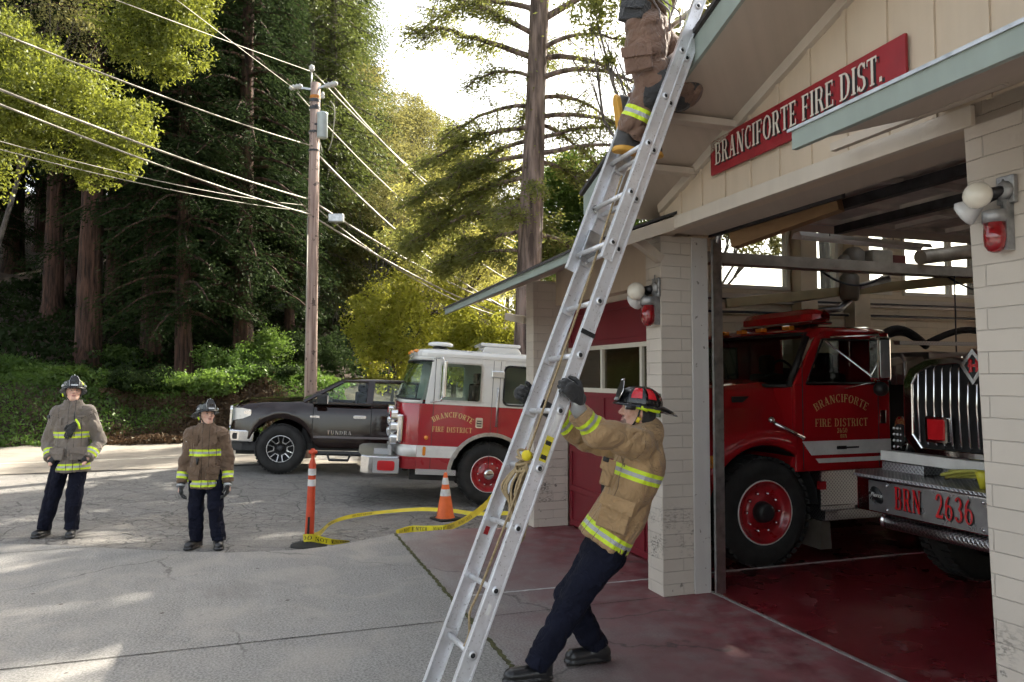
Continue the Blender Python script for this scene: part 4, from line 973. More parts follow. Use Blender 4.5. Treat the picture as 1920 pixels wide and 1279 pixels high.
for x in (-1.05, -2.4): m.tube([(x+.14, 1.04, .42), (x+.09, 1.14, .30), (x-.27, 1.14, .30), (x-.32, 1.04, .42)], .028, 8)
m.build('side_step', M_blkp, pk)
m = MB(); bpp = [(.52, .985), (.80, .985), (1.0, .88), (1.07, .55), (1.09, 0), (1.07, -.55), (1.0, -.88), (.80, -.985), (.52, -.985)]
m.prism(bpp, .60, .84, 'z'); m.build('bumper', M_chrome, pk, bevel=.03)
m = MB(); m.prism([(x-.05, y*.94) for x, y in bpp], .42, .60, 'z'); m.build('valance', M_blkp, pk, bevel=.02)
q = MB(); q.prism(rrect(.88, .715, .10, .12, .03), .90, .965, 'y'); q.build('fog_lamp', M_blkp, pk)
m = MB(); m.box(.93, .99, -.62, .62, .86, 1.26); gr_ = m.build('grille', M_blkp, pk, bevel=.02)
m = MB(); ring(m, rrect(0, 1.07, 1.36, .46, .08), rrect(0, 1.07, 1.22, .34, .06), .985, 1.03, 'x'); 
for z in (.98, 1.07, 1.16): m.box(.99, 1.012, -.6, .6, z-.015, z+.015)
m.build('grille_surround', M_chrome, gr_)
for s_ in (1, -1):
    m = MB(); loft(m, [[(.60, s_*1.0, 1.13), (.60, s_*1.0, 1.24)], [(.74, s_*.985, 1.07), (.76, s_*.985, 1.27)], [(.90, s_*.92, 1.03), (.91, s_*.91, 1.27)], [(.985, s_*.78, 1.00), (.975, s_*.78, 1.26)], [(1.0, s_*.66, 1.00), (.99, s_*.66, 1.25)]]); 
    h_ = m.build('headlight', M_wlens, pk)
    q = MB(); q.prism(rrect(.66, 1.185, .14, .07, .03), s_*1.0, s_*1.005, 'y'); q.build('reflector', M_chrome, h_)
    m = MB(); m.box(-.86, -.66, s_*1.04, s_*1.24, 1.40, 1.60); mr_ = m.build('mirror', M_blkp, pk, bevel=.03)
    q = MB(); q.box(-.875, -.862, s_*1.06, s_*1.22, 1.42, 1.58); q.build('mirror_glass', M_chrome, mr_)
    m = MB(); m.bar((-.72, s_*.97, 1.42), (-.74, s_*1.08, 1.46), .10, .05); m.build('mirror_arm', M_blkp, pk)
mb = MB(); letters(mb, 'TUNDRA', .075, lambda x, y, e: (-.88-x, 1.012+e, .80+y), None, .14, 0, 1.3); mb.build('lettering', M_chrome, pk, fix=False)
mb = MB(); mb.box(-.72, -.64+.02, 1.004, 1.012, 1.12, 1.17); mb.box(-.66, -.50, 1.004, 1.012, 1.125, 1.165); mb.build('fender_badge', M_chrome, pk, bevel=.003)
q = MB(); q.box(-1.7, -1.45, .25, .75, 1.0, 1.65); q.box(-1.63, -1.5, .4, .6, 1.65, 1.82); q.build('seat', M_dark, pk, bevel=.04)
q = MB(); q.box(-1.7, -1.45, -.75, -.25, 1.0, 1.65); q.box(-1.63, -1.5, -.6, -.4, 1.65, 1.82); q.build('seat', M_dark, pk, bevel=.04)
q = MB(); q.box(-.95, -.5, -.9, .9, 1.0, 1.45); q.build('dashboard', M_dark, pk, bevel=.03)
q = MB(); q.box(-3.0, -.4, -.9, .9, .6, 1.0); q.build('cabin_floor', M_dark, pk)
for x in (XW, XR):
    for s_ in (1, -1):
        wheel(pk, x, s_*1.03, .485, .32, .265, s_, 'alloy')
        m = MB(); q_ = arcpts(x, .48, .61, 175, 5, 12)
        for i in range(12): m.add([(q_[i][0], s_*.98, q_[i][1]), (q_[i+1][0], s_*.98, q_[i+1][1]), (q_[i+1][0], s_*.55, q_[i+1][1]), (q_[i][0], s_*.55, q_[i][1])], [(0,1,2,3)])
        m.build('wheel_well', M_dark, pk)
# ---------------------------------------------------------------- two bonneted engines inside the bay
def truck_root(name, x, y, label):
    r = empty(name, SW(x, y, 0), SA-pi/2, label, 'fire engine'); return r
def hood_stations(xf, xc, hw, R, zc, ztop0, ztop1, fl_w):
    """bonnet with flared wings; xf nose x, xc cowl x"""
    ST = []
    n = 30
    for k in range(n+1):
        x = xf+(xc-xf)*k/n; u = k/n
        zt = ztop0+(ztop1-ztop0)*u; wt = hw*(.50+.22*u)
        d = abs(x); zb = .62 if x > 0 else .82
        if d < R: zb = max(zb, zc+sqrt(R*R-d*d))
        fz = zc+R+.13 - .10*(abs(x)/R)**2 if d < R*1.15 else zc+R+.13-.13
        fz = max(fz, zb+.06)
        w = hw-(.10*max(0, (x-R*.8)/.4)**1.5)
        nose = max(0, 1-k/3)
        row = [(x, w-.02, zb), (x, w, zb+.03), (x, w-.01, fz-.03), (x, w-.07, fz+.03), (x, w-.20, fz+.09), (x, wt+.10, fz+.16+(zt-fz)*.12), (x, wt+.03, zt-.22), (x, wt-.02, zt-.09-nose*.05), (x, wt-.12, zt-.02-nose*.06), (x, wt*.5, zt+.02-nose*.07), (x, 0, zt+.03-nose*.07)]
        ST.append(row+[(p[0], -p[1], p[2]) for p in row[-2::-1]])
    return ST
def cab(root, paint_, hw, xf, xr, zb, zbelt, ztop, wsl=.28, lamps=True):
    m = MB()
    dx0, dx1 = xf-.28, xr+.22
    for s_ in (1, -1):
        a, b = (hw-.045, hw) if s_ == 1 else (-hw, -hw+.045)
        m.prism([(xf, zb), (xf, zbelt), (xr, zbelt), (xr, zb)], a, b, 'y')
        m.prism([(xf-.0, zbelt), (xf-wsl, ztop-.05), (xf-wsl-.06, ztop-.05), (xf-.16, zbelt)], a, b, 'y')
        m.prism([(dx1-.02, zbelt), (dx1-.0, ztop-.05), (xr, ztop-.05), (xr, zbelt)], a, b, 'y')
        m.box(xr, xf-wsl-.03, a, b, ztop-.11, ztop-.03)
    m.box(xr, xr+.05, -hw+.045, hw-.045, zb, zbelt+.05); m.box(xr, xr+.05, -hw+.045, -.5, zbelt, ztop-.03); m.box(xr, xr+.05, .5, hw-.045, zbelt, ztop-.03)
    m.box(xf-.05, xf, -hw+.045, hw-.045, zb, zbelt-.02)
    m.build('cab', paint_, root, bevel=.012)
    m = MB(); rf = []
    for x, z, w in ((xf-wsl+.07, ztop-.07, hw-.03), (xf-wsl+.02, ztop-.02, hw-.01), (xf-wsl-.12, ztop+.015, hw), (xr+.2, ztop+.02, hw), (xr+.03, ztop-.0, hw), (xr-.03, ztop-.06, hw-.02)):
        rf.append([(x, w, z-.05), (x, w-.02, z-.012), (x, w-.10, z+.012), (x, w-.4, z+.03), (x, 0, z+.04), (x, -w+.4, z+.03), (x, -w+.1, z+.012), (x, -w+.02, z-.012), (x, -w, z-.05)])
    loft(m, rf); m.build('roof', paint_, root)
    m = MB(); n = 8; vs = []
    for z, x, w in ((zbelt-.01, xf+.005, hw-.08), (ztop-.05, xf-wsl+.03, hw-.12)):
        for k in range(n+1): t_ = -1+2*k/n; vs.append((x+.07*(1-t_*t_), w*t_, z))
    m.add(vs, [(k, k+1, n+2+k, n+1+k) for k in range(n)]); m.build('windscreen', M_glassd, root, smooth=True)
    m = MB(); m.tube([Vector(v)+Vector((.012, 0, 0)) for v in vs[:n+1]], .02, 6); m.tube([Vector(v)+Vector((.012, 0, 0)) for v in vs[n+1:]], .02, 6)
    for a_, b_ in ((0, n+1), (n, 2*n+1)): m.tube([vs[a_], vs[b_]], .035, 6)
    m.build('windscreen_seal', M_blkp, root)
    for s_ in (1, -1):
        q = MB(); y = s_*(hw-.03); q.add([(xf-.16, y, zbelt), (dx1-.02, y, zbelt), (dx1, y, ztop-.1), (xf-wsl-.06, y, ztop-.1)], [(0,1,2,3)]); q.build('door_window', M_glassd, root)
        q = MB(); y0, y1 = s_*(hw+.001), s_*(hw+.007)
        q.tube([(xf-.14, y1, zbelt+.02), (xf-wsl-.05, y1, ztop-.11), (dx1-.0, y1, ztop-.11), (dx1-.02, y1, zbelt+.02)], .012, 6, closed=True); q.build('window_seal', M_blkp, root)
    m = MB()
    for x in (xf-.10, dx1-.07): m.box(x, x+.01, hw+.0005, hw+.003, zb+.02, ztop-.08)
    m.build('door_seam', M_blkp, root)
    q = MB(); q.box(dx1-.15, dx1-.08, hw+.001, hw+.02, zbelt-.40, zbelt-.26); q.build('door_handle', M_chrome, root, bevel=.006)
    for y in (.8, .35, 0, -.35, -.8):
        q = MB(); q.box(xf-wsl+.03, xf-wsl+.10, y-.06, y+.06, ztop+.0, ztop+.045); q.build('roof_marker', M_amber, root, bevel=.01)
    for y in (.5, -.5):
        q = MB(); q.box(xr+.15, xr+.35, y-.25, y+.25, zbelt-.5, ztop-.45); q.box(xr+.2, xr+.3, y-.12, y+.12, ztop-.45, ztop-.22); q.build('seat', M_dark, root, bevel=.05)
    q = MB(); q.box(xf-.35, xf-.08, -hw+.1, hw-.1, zbelt-.5, zbelt+.04); q.tube([(xf-.42+.06*cos(a), .5+.2*sin(a), zbelt+.06+.2*cos(a)) for a in [2*pi*k/18 for k in range(18)]], .014, 6, closed=True); q.build('dashboard', M_dark, root)
    for y in (.55, -.1):
        q = MB(); q.tube([(xf+.03, y-.25, zbelt+.02), (xf+.02, y, zbelt+.05), (xf-.06, y+.25, zbelt+.12)], .01, 5); q.build('wiper', M_blkp, root)
HW = 1.2
t1 = truck_root('fire_engine', -1.72, 1.45, 'dark red bonneted fire engine with red light bar, parked inside the bay')
m = MB(); loft(m, hood_stations(.80, -.36, HW, .64, .54, 1.66, 1.80, .1)); m.build('bonnet', M_dred, t1)
cab(t1, M_dred, HW-.03, -.36, -1.56, .90, 1.76, 2.33, .30)
m = MB(); m.prism([(.98-.36*0, 0)]*0 or [(.6, .52), (.88, .52), (.88, .82), (.6, .82)], -1.15, 1.15, 'y'); m.build('bumper', M_chrome, t1, bevel=.02)
q = MB(); q.box(.80, .85, -.5, .5, .9, 1.5); q.build('grille', M_chrome, t1)
m = MB(); q_ = arcpts(0, .54, .63, 178, 2, 12)
for i in range(12): m.add([(q_[i][0], HW-.03, q_[i][1]), (q_[i+1][0], HW-.03, q_[i+1][1]), (q_[i+1][0], -HW+.03, q_[i+1][1]), (q_[i][0], -HW+.03, q_[i][1])], [(0,1,2,3)])
m.build('wheel_well', M_dark, t1)
m = MB(); W_ = HW-.03
for z0, z1, x0, x1 in ((1.06, 1.20, -.44, -.55), (1.00-.02, 1.035-.01, -.60, -.64)):
    m.prism([(x0, z1), (x1, z0), (-1.56, z0), (-1.56, z1)], W_+.001, W_+.004, 'y')
m.build('side_stripe', M_wstripe, t1)
q = MB(); q.box(-1.14, -.86, W_+.005, W_+.009, 1.118, 1.135); q.box(-.98, -.86, W_+.009, W_+.012, 1.11, 1.145); q.build('stripe_badge', M_blkp, t1)
door_text(t1, -.60, -1.26, 1.585, W_, .080, M_gold, l2='FIRE DISTRICT')
mb = MB(); letters(mb, '2650', .048, lambda x, y, e: (-.87-x, W_+.003+e, 1.275+y), None, .1, 0, 1.); mb.build('lettering', M_gold, t1, fix=False)
mb = MB(); letters(mb, 'BRN', .035, lambda x, y, e: (-.91-x, W_+.003+e, 1.225+y), None, .1, 0, 1.); mb.build('lettering', M_gold, t1, fix=False)
q = MB(); q.box(-1.05, -.63, HW-.35, HW+.0, .50, .56); q.box(-1.9, -.66, HW-.4, HW-.03, .56-.02, .90); q.box(-1.9, -.63, HW-.3, HW+.06, .42, .52); q.build('step_box', M_tread, t1, bevel=.006)
q = MB(); q.box(-.70, -.62, HW-.04, HW+.0, .72, .80); q.build('fuel_cap', M_redrim, t1)
q = MB(); q.prism([(-.66, .12), (-.80, .12), (-.78, .40), (-.68, .40)], HW-.35, HW-.05, 'y'); q.build('mud_flap', pm('mud_flap', (.09, .075, .06), .8), t1)
q = MB(); q.prism(rrect(-1.20, 2.02, .16, .44, .03), HW+.15, HW+.28, 'y'); mi = q.build('mirror', M_chrome, t1, bevel=.015)
q = MB(); q.prism(rrect(-1.20, 2.02, .12, .38, .02), HW+.281, HW+.284, 'y'); q.build('mirror_glass', M_wlens, mi)
q = MB(); q.ball((-1.22, HW+.2, 1.72), .075, 12); q.build('convex_mirror', M_blkp, mi)
q = MB(); q.tube([(-.78, HW, 2.24), (-1.18, HW+.22, 2.26), (-1.2, HW+.22, 2.2)], .011, 6); q.tube([(-.95, HW, 1.72), (-1.18, HW+.2, 1.80), (-.72, HW, 2.2)], .011, 6); q.build('mirror_arm', M_chrome, t1)
# light bar across the roof
lbx = -.84; lby = .42
m = MB(); loft(m, [[(lbx+.13*c_*k, lby+y*.88, 2.43+.15*s_*k+(.04)) for c_, s_ in ((-1, -.35), (-.95, .15), (-.45, .55), (.45, .55), (.95, .15), (1, -.35))] for y, k in ((-.74, .45), (-.66, .85), (-.5, 1), (.5, 1), (.66, .85), (.74, .45))], smooth=False, closed=True)
m.v = m.v; lb = m.build('light_bar', M_rlens, t1)
q = MB(); q.box(lbx-.14, lbx+.14, lby-.60, lby+.60, 2.385, 2.42); q.build('base', M_chrome, lb, bevel=.01)
q = MB(); q.box(lbx-.06, lbx+.06, .80, .9, 2.33, 2.385); q.box(lbx-.06, lbx+.06, -.1, 0, 2.33, 2.385); q.build('feet', M_blkp, lb)
q = MB(); q.ball((-.05, HW+.01, 1.42), .035, 10); q.tube([(-.08, HW-.02, 1.40), (-.28, HW+.03, 1.30), (-.42, HW+.02, 1.24)], .02, 8); q.build('fender_mirror', M_chrome, t1)
q = MB(); q.box(.60, .68, HW-.04, HW+.02, .98, 1.10); q.build('turn_signal', M_amber, t1, bevel=.01)
q = MB(); q.prism([(.50, 1.30), (.22, 1.34), (.24, 1.42), (.48, 1.40)], .62, .70, 'y'); q.box(-.02-.1, .1, .78, .80, 1.58, 1.64); q.build('bonnet_vent', M_blkp, t1)
# body behind the cab
m = MB(); m.box(-5.8, 1.0, -.42, .42, .5, .78); m.build('chassis', M_blkp, t1)
m = MB(); m.box(-2.3, -1.62, -HW+.1, HW-.1, .8, 1.95); m.build('pump_house', M_dark, t1, bevel=.02)
m = MB(); m.box(-5.8, -2.32, -HW, HW, .7, 1.9); m.build('body', M_dred, t1, bevel=.02)
m = MB(); m.box(-5.8, -1.7, HW-.1, HW-.02, 2.18, 2.22); m.box(-5.8, -2.4, -HW, HW, 1.9, 1.94); m.box(-3.0, -2.4, -.9, .9, 1.94, 2.12); m.build('deck', M_tread, t1)
q = MB(); q.prism([(-1.66, 1.96), (-2.02, 2.06), (-2.12, 1.96), (-1.92, 1.82), (-1.68, 1.80)], .80, 1.16, 'y'); q.build('instrument_box', pm('tan_box', (.42, .36, .28), .5), t1, bevel=.01)
q = MB(); q.tube([(-1.72, HW-.03, 1.0), (-1.72, HW+.02, 1.1), (-1.72, HW+.02, 2.0), (-1.72, HW-.03, 2.08)], .018, 8); q.box(-1.76, -1.66, HW-.05, HW+.03, 1.12, 1.24); q.box(-1.77, -1.6, HW-.05, HW+.03, 1.76, 1.86); q.build('grab_rail', M_alu, t1)
for i, (x0, x1, zz) in enumerate(((-1.75, -2.5, 2.22), (-1.9, -2.7, 2.19), (-2.9, -4.2, 2.25))):
    q = MB(); q.tube([(x0+(x1-x0)*k/10, .75-.15*i, zz+.16*sin(pi*k/10)) for k in range(11)], .04, 8); q.build('suction_hose', M_rub, t1)
q = MB(); q.tube([(-3.5+.3*cos(a), .9, 2.15+.3*sin(a)) for a in [2*pi*k/24 for k in range(24)]], .05, 8, closed=True); q.build('hose_reel', M_alu, t1)
for s_ in (1, -1):
    wheel(t1, 0, s_*(HW-.04), .525, .30, .30, s_, 'red', name='front_wheel')
    wheel(t1, -4.3, s_*(HW-.04), .525, .5, .30, s_, 'red', name='rear_wheel')

# ---- second engine, facing out of the open bay
t2 = truck_root('fire_engine', 1.30, 3.05, 'burgundy fire engine facing out of the bay with chrome grille and printed chrome bumper')
HW2 = 1.12
m = MB(); loft(m, hood_stations(.98, -.45, HW2, .62, .54, 1.98, 2.06, .1)); m.build('bonnet', M_bord, t2)
cab(t2, M_bord, HW2-.02, -.45, -1.9, .95, 1.98, 2.62, .30)
# grille: dark with tall chrome bars inside a rounded chrome surround
gp0 = [(-.56, 1.22), (.56, 1.22), (.66, 1.34), (.66, 1.80), (.60, 1.90), (.44, 1.97), (.18, 1.985), (.06, 1.94), (0, 1.86), (-.06, 1.94), (-.18, 1.985), (-.44, 1.97), (-.60, 1.90), (-.66, 1.80), (-.66, 1.34)]
m = MB(); m.prism(gp0, .95, 1.00, 'x'); gr = m.build('grille', M_dark, t2)
c_ = np.array(gp0).mean(0); inn = [((p[0])*.90, 1.58+(p[1]-1.58)*.90) for p in gp0]
m = MB(); ring(m, [(p[0]*1.05, 1.58+(p[1]-1.58)*1.05) for p in gp0], inn, .99, 1.06, 'x'); m.build('grille_surround', M_chrome, gr, bevel=.012)
for k in range(-7, 8):
    y = k*.078; q = MB(); q.smooth = True
    q.tube([(1.025, y, 1.27), (1.035, y, 1.30), (1.05, y, 1.6), (1.04, y, 1.86+(.04 if abs(k) > 1 else -.08)), (1.02, y, 1.90+(.04 if abs(k) > 1 else -.08))], [.004, .010, .011, .010, .004], 6); q.build('grille_bar', M_chrome, gr)
q = MB(); ring(q, [(0, 2.06), (.11, 1.93), (0, 1.78), (-.11, 1.93)], [(0, 2.02), (.075, 1.93), (0, 1.825), (-.075, 1.93)], 1.05, 1.085, 'x'); em = q.build('emblem', M_chrome, t2)
q = MB(); q.prism([(0, 2.02), (.075, 1.93), (0, 1.825), (-.075, 1.93)], 1.05, 1.065, 'x'); q.build('emblem_field', M_blkp, em)
q = MB(); [q.box(1.065, 1.075, y-.012, y+.012, 1.88, 1.98) for y in (-.028, .028)]; q.box(1.065, 1.075, -.05, .05, 1.92, 1.94); q.build('emblem_mark', M_rlens, em)
q = MB(); q.box(1.05, 1.09, -.43, -.26, 1.33, 1.50); q.build('grille_light', M_rlens, t2, bevel=.01)
q = MB(); ring(q, rrect(-.345, 1.415, .21, .21, .02), rrect(-.345, 1.415, .17, .17, .015), 1.045, 1.085, 'x'); q.build('light_bezel', M_chrome, t2)
m = MB(); m.box(.90, 1.02, -1.0, 1.0, 1.10, 1.19); m.build('front_rail', M_wstripe, t2, bevel=.01)
for s_ in (1, -1):
    q = MB(); q.M = Matrix.Translation((.84, s_*.92, 1.32)) @ Matrix.Rotation(s_*radians(22), 4, 'Z'); q.prism(rrect(0, 0, .24, .34, .10), -.1, .02, 'x'); h_ = q.build('headlight_bezel', M_chrome, t2, bevel=.01)
    q = MB(); q.M = Matrix.Translation((.865, s_*.93, 1.30)) @ Matrix.Rotation(s_*radians(22), 4, 'Z'); q.prism(rrect(0, 0, .17, .24, .08), -.1, .01, 'x'); q.build('headlight', M_dark, h_)
    for a in range(3):
        for b in range(4):
            q = MB(); q.ball((.885, s_*(.93-.04+.04*a), 1.22+.055*b), .014, 8); q.build('bulb', M_wlens, h_)
m = MB(); m.prism([(.75, -1.06), (1.20, -1.06), (1.34, -.94), (1.34, 1.2), (.75, 1.2)], .70, .985, 'z'); m.build('bumper', M_chrome, t2, bevel=.012)
q = MB(); q.box(1.34, 1.347, -.80, 1.10, .715, .965); q.build('bumper_plate', pm('polished_plate', (.40, .40, .41), .30, .85, var=.25, scale=4), t2)
m = MB(); m.prism([(.76, -1.08), (1.22, -1.08), (1.37, -.95), (1.37, 1.2), (.76, 1.2)], .987, 1.015, 'z'); m.build('bumper_deck', M_tread, t2, bevel=.004)
q = MB(); q.box(.80, 1.0, -1.0, -.55, 1.016, 1.09); q.box(.76, .80, -.6, .9, 1.016, 1.09); q.build('deck_box', M_tread, t2)
q = MB(); q.cyl((1.24, -.70, .62), (1.24, 1.0, .62), .055, 16); q.build('lower_roller', M_tread, t2)
q = MB(); q.lathe([(.05, 0), (.065, .02), (.06, .05), (.02, .06)], (1.24, -.70, .63), (0, -1, 0), 14); q.build('roller_cap', M_chrome, t2)
for y, z in ((-.60, .94), (-.60, .74), (.28, .94), (.28, .74)):
    q = MB(); q.lathe([(.014, 0), (.012, .01), (.001, .014)], (1.348, y, z), (1, 0, 0), 10); q.build('bolt', M_chrome, t2)
h_ = .18; tw_ = twidth('BRN', h_, .08)
for off, mat_, nm in ((.008, M_black, 'letter_shadow'), (0, M_rlens, 'lettering')):
    ee = .002 if off else .006
    mb = MB(); letters(mb, 'BRN', h_, lambda x, y, e: (1.348+ee+e, -.52+x+off,   .765+y-off), None, .08, 0, .26/tw_); mb.build(nm, mat_, t2, fix=False)
    mb = MB(); w2_ = twidth('2636', h_, .08); letters(mb, '2636', h_, lambda x, y, e: (1.348+ee+e, -.13+x+off,   .765+y-off), None, .08, 0, .33/w2_); mb.build(nm, mat_, t2, fix=False)
q = MB(); q.lathe([(.075, 0), (.07, .006), (.001, .007)], (1.348, -.71, .85), (1, 0, 0), 24, sc=(.7, 1.1)); ov = q.build('oval_badge', M_black, t2)
fc = bpy.data.curves.new('badge_text', 'FONT'); fc.body = 'Pierce'; fc.size = .05; fc.shear = .35; fc.align_x = 'CENTER'; fc.align_y = 'CENTER'; fc.extrude = .001
fo = bpy.data.objects.new('badge_text', fc); COL.objects.link(fo); dg = bpy.context.evaluated_depsgraph_get(); me_ = bpy.data.meshes.new_from_object(fo.evaluated_get(dg)); bpy.data.objects.remove(fo)
me_.materials.clear(); me_.materials.append(M_wstripe); bo = bpy.data.objects.new('badge_text', me_); COL.objects.link(bo); bo.parent = ov; bo.location = (1.357, -.71, .85); bo.rotation_euler = (pi/2, 0, pi/2)
q = MB()
rr_ = random.Random(4)
for k in range(5):
    q = MB(); q.M = Matrix.Translation((1.10+.025*k, .13, 1.035+.022*(k % 3))); pts_ = [(0.02*sin(a*3+k), .30-.62*a, .02+.06*sin(pi*a)*(1 if k > 2 else .5)) for a in [i/9 for i in range(10)]]
    q.tube(pts_, .014, 6); o = q.build('booster_hose', pm('hose_yellow', (.42, .40, .08), .7, var=.2) if k == 0 else bpy.data.materials['hose_yellow']); o.matrix_world = SM @ Matrix.Translation((1.30, 3.05, 0)) @ Matrix.Rotation(-pi/2, 4, 'Z')
    tag(o, 'faded yellow hose folded in the pile on the chrome front bumper', 'hose', 'folded hoses on the front bumper')
q = MB(); q.lathe([(.02, 0), (.035, .05), (.06, .12), (.03, .13)], (1.22, .17, 1.018), (0, .1, 1), 10); o = q.build('nozzle', pm('nozzle_yellow', (.55, .50, .03), .5)); o.matrix_world = SM @ Matrix.Translation((1.30, 3.05, 0)) @ Matrix.Rotation(-pi/2, 4, 'Z')
tag(o, 'bright yellow nozzle cover standing on the chrome front bumper', 'nozzle')
m = MB(); m.box(-5.2, 1.0, -.42, .42, .5, .8); m.build('chassis', M_blkp, t2)
m = MB(); m.box(-5.4, -1.95, -HW2-.02, HW2+.02, .75, 2.4); m.build('body', M_bord, t2, bevel=.03)
for s_ in (1, -1):
    wheel(t2, 0, s_*(HW2-.04), .525, .30, .30, s_, 'red', name='front_wheel'); wheel(t2, -4.3, s_*(HW2-.04), .525, .5, .30, s_, 'red', name='rear_wheel')
# ================================================================ LADDER
LP = Vector((-.2203, 4.2322, .3321)); LV = Vector((.3475, .18347, .91956)).normalized(); LW = Vector((-.37984, .92415, -.04085)); LW = (LW-LV*LW.dot(LV)).normalized()
_c = Vector((0, 0, CAMH)); LP = _c+(LP-_c)*.968
LS = .3456; LWD = .402
LN = LV.cross(LW).normalized()        # away from the wall
if LN.x > 0: LN = -LN
M_lad = NT('ladder_aluminium'); X = M_lad.xyz()
_g = M_lad.noise(6, 6); _s = M_lad.noise(70, 3)
c = M_lad.mix(M_lad.ramp(_g, [(.35, 0), (.7, .7)]), (.78, .79, .82), (.50, .48, .46)); c = M_lad.mix(M_lad.ramp(_s, [(.62, 0), (.68, .6)]), c, (.25, .23, .21))
M_lad.setc(c); M_lad.set(Metallic=.6, Roughness=M_lad.ramp(_g, [(.3, .30), (.7, .5)])); M_lad.bump(_s, .15, .002); M_lad = M_lad.m
M_hole = pm('rung_end_dark', (.02, .02, .02), .7)
M_rope = pm('rope', (.36, .27, .15), .9, var=.35, scale=60, bump=.8, bscale=120)
lad = empty('extension_ladder', (LP.x, LP.y, 0), 0, 'aluminium extension ladder leaning against the gable edge of the roof', 'ladder')
def LQ(t, w, n): return LP + LV*(LS*t) + LW*w + LN*n - Vector((LP.x, LP.y, 0))
def rail(t0, t1, w0, w1, n0, n1, name='rail', lip=.018, inward=1):
    """channel rail: web between w0,w1 (thin) with flanges turned inwards"""
    m = MB()
    def slab(wa, wb, na, nb):
        vs = [LQ(t, w, n) for t in (t0, t1) for w, n in ((wa, na), (wb, na), (wb, nb), (wa, nb))]
        m.add(vs, [(0,1,2,3),(7,6,5,4),(0,4,5,1),(1,5,6,2),(2,6,7,3),(3,7,4,0)])
    slab(w0, w1, n0, n1)
    f = w1 if inward > 0 else w0
    a, b = (w1, w1+.028) if inward > 0 else (w0-.028, w0)
    slab(a, b, n0, n0+.005); slab(a, b, n1-.005, n1)
    o_ = (w0-.004, w0) if inward > 0 else (w1, w1+.004)
    slab(*o_, n0, n0+.012); slab(*o_, n1-.012, n1)
    return m.build(name, M_lad, lad, bevel=.0015)
t_foot0 = -LP.z/LV.z/LS + .03
r_near = rail(t_foot0+.06, 11.35, -.012, -.006, -.045, .045)
t_foot1 = -(LP+LW*LWD).z/LV.z/LS + .03
r_far = rail(t_foot1+.06, 11.35, LWD+.004, LWD+.010, -.045, .045, inward=-1)
FN = .062; FB, FT = 6.72, 16.4
f_near = rail(FB, FT, -.030, -.024, FN-.050, FN+.030, 'fly_rail'); f_far = rail(FB, FT, LWD+.010, LWD+.016, FN-.050+.02, FN+.030+.02, 'fly_rail', inward=-1)
for k in range(12):
    m = MB(); m.tube([LQ(k, 0, 0), LQ(k, LWD, 0)], .0165, 12); m.build('rung', M_lad, lad)
    for w, s_ in ((-.017, -1), (LWD+.011, 1)):
        m = MB(); m.lathe([(.012, .0), (.024, .0), (.024, .006), (.014, .008)], LQ(k, w, 0) , LW*s_, 16, cap=False); m.build('rung_end', [M_lad], lad)
    m = MB(); m.lathe([(.0135, .0), (.0135, .004), (.001, .0045)], LQ(k, -.0165, 0), -LW, 14); m.lathe([(.0135, .0), (.0135, .004), (.001, .0045)], LQ(k, LWD+.009, 0), LW, 14); m.build('rung_hole', M_hole, lad)
    for w, s_ in ((0, 1), (LWD, -1)):
        m = MB(); vs = [LQ(k+tt, w+s_*.0, n) for tt in (-.10, .10) for n in (-.040, .040)] + [LQ(k+tt, w+s_*.012, n) for tt in (-.10, .10) for n in (-.040, .040)]
        m.add(vs, [(0,1,3,2),(4,6,7,5),(0,4,5,1),(2,3,7,6),(0,2,6,4),(1,5,7,3)])
        m.build('rung_plate', M_lad, lad)
k = 7.0
while k < 16:
    m = MB(); kk = k+.05; m.tube([LQ(kk, -.02, FN+.0), LQ(kk, LWD+.01, FN+.0)], .0165, 12); m.build('fly_rung', M_lad, lad)
    m = MB(); m.lathe([(.010, 0), (.022, 0), (.022, .006), (.012, .007)], LQ(kk, -.031, FN-.008), -LW, 14, cap=False); m.build('fly_rung_end', M_lad, lad)
    m = MB(); m.lathe([(.0125, .0), (.0125, .003), (.001, .0035)], LQ(kk, -.030, FN-.008), -LW, 14); m.build('rung_hole', M_hole, lad)
    k += 1
# base top caps, feet, fly end caps, latch, pulley
for w in (-.012, LWD+.004):
    m = MB(); n = 10
    vs = [LQ(11.35+ (.036/LS)*sin(pi*i/n), w+d, .045*cos(pi*i/n)) for d in (0, .006) for i in range(n+1)]
    m.add(vs, [tuple(range(n+1)), tuple(range(2*n+1, n, -1))]+[(i, n+1+i, n+2+i, i+1) for i in range(n)]); m.build('top_cap', M_lad, lad)
for w, tf in ((-.018, t_foot0), (LWD-.014, t_foot1)):
    m = MB()
    vs = [LQ(t, w+d, n) for t in (tf+.01, tf+.28) for d in (0, .03) for n in (-.047, .047)]
    m.add(vs, [(0,1,3,2),(4,6,7,5),(0,4,5,1),(2,3,7,6),(0,2,6,4),(1,5,7,3)]); ft = m.build('foot_bracket', M_lad, lad, bevel=.004)
    p = LQ(tf, w+.015, 0); m = MB(); m.box(p.x-.05, p.x+.05, p.y-.035, p.y+.035, .001, .028); m.tube([(p.x, p.y-.03, .03), (p.x, p.y+.03, .03)], .012, 8); m.build('rubber_foot', M_rub, ft, bevel=.006)
m = MB(); m.tube([LQ(6.9, .03, .03), LQ(7.1, LWD*.5, .01), LQ(7.0, LWD-.02, .03)], .012, 8); m.build('latch_bar', M_galv, lad)
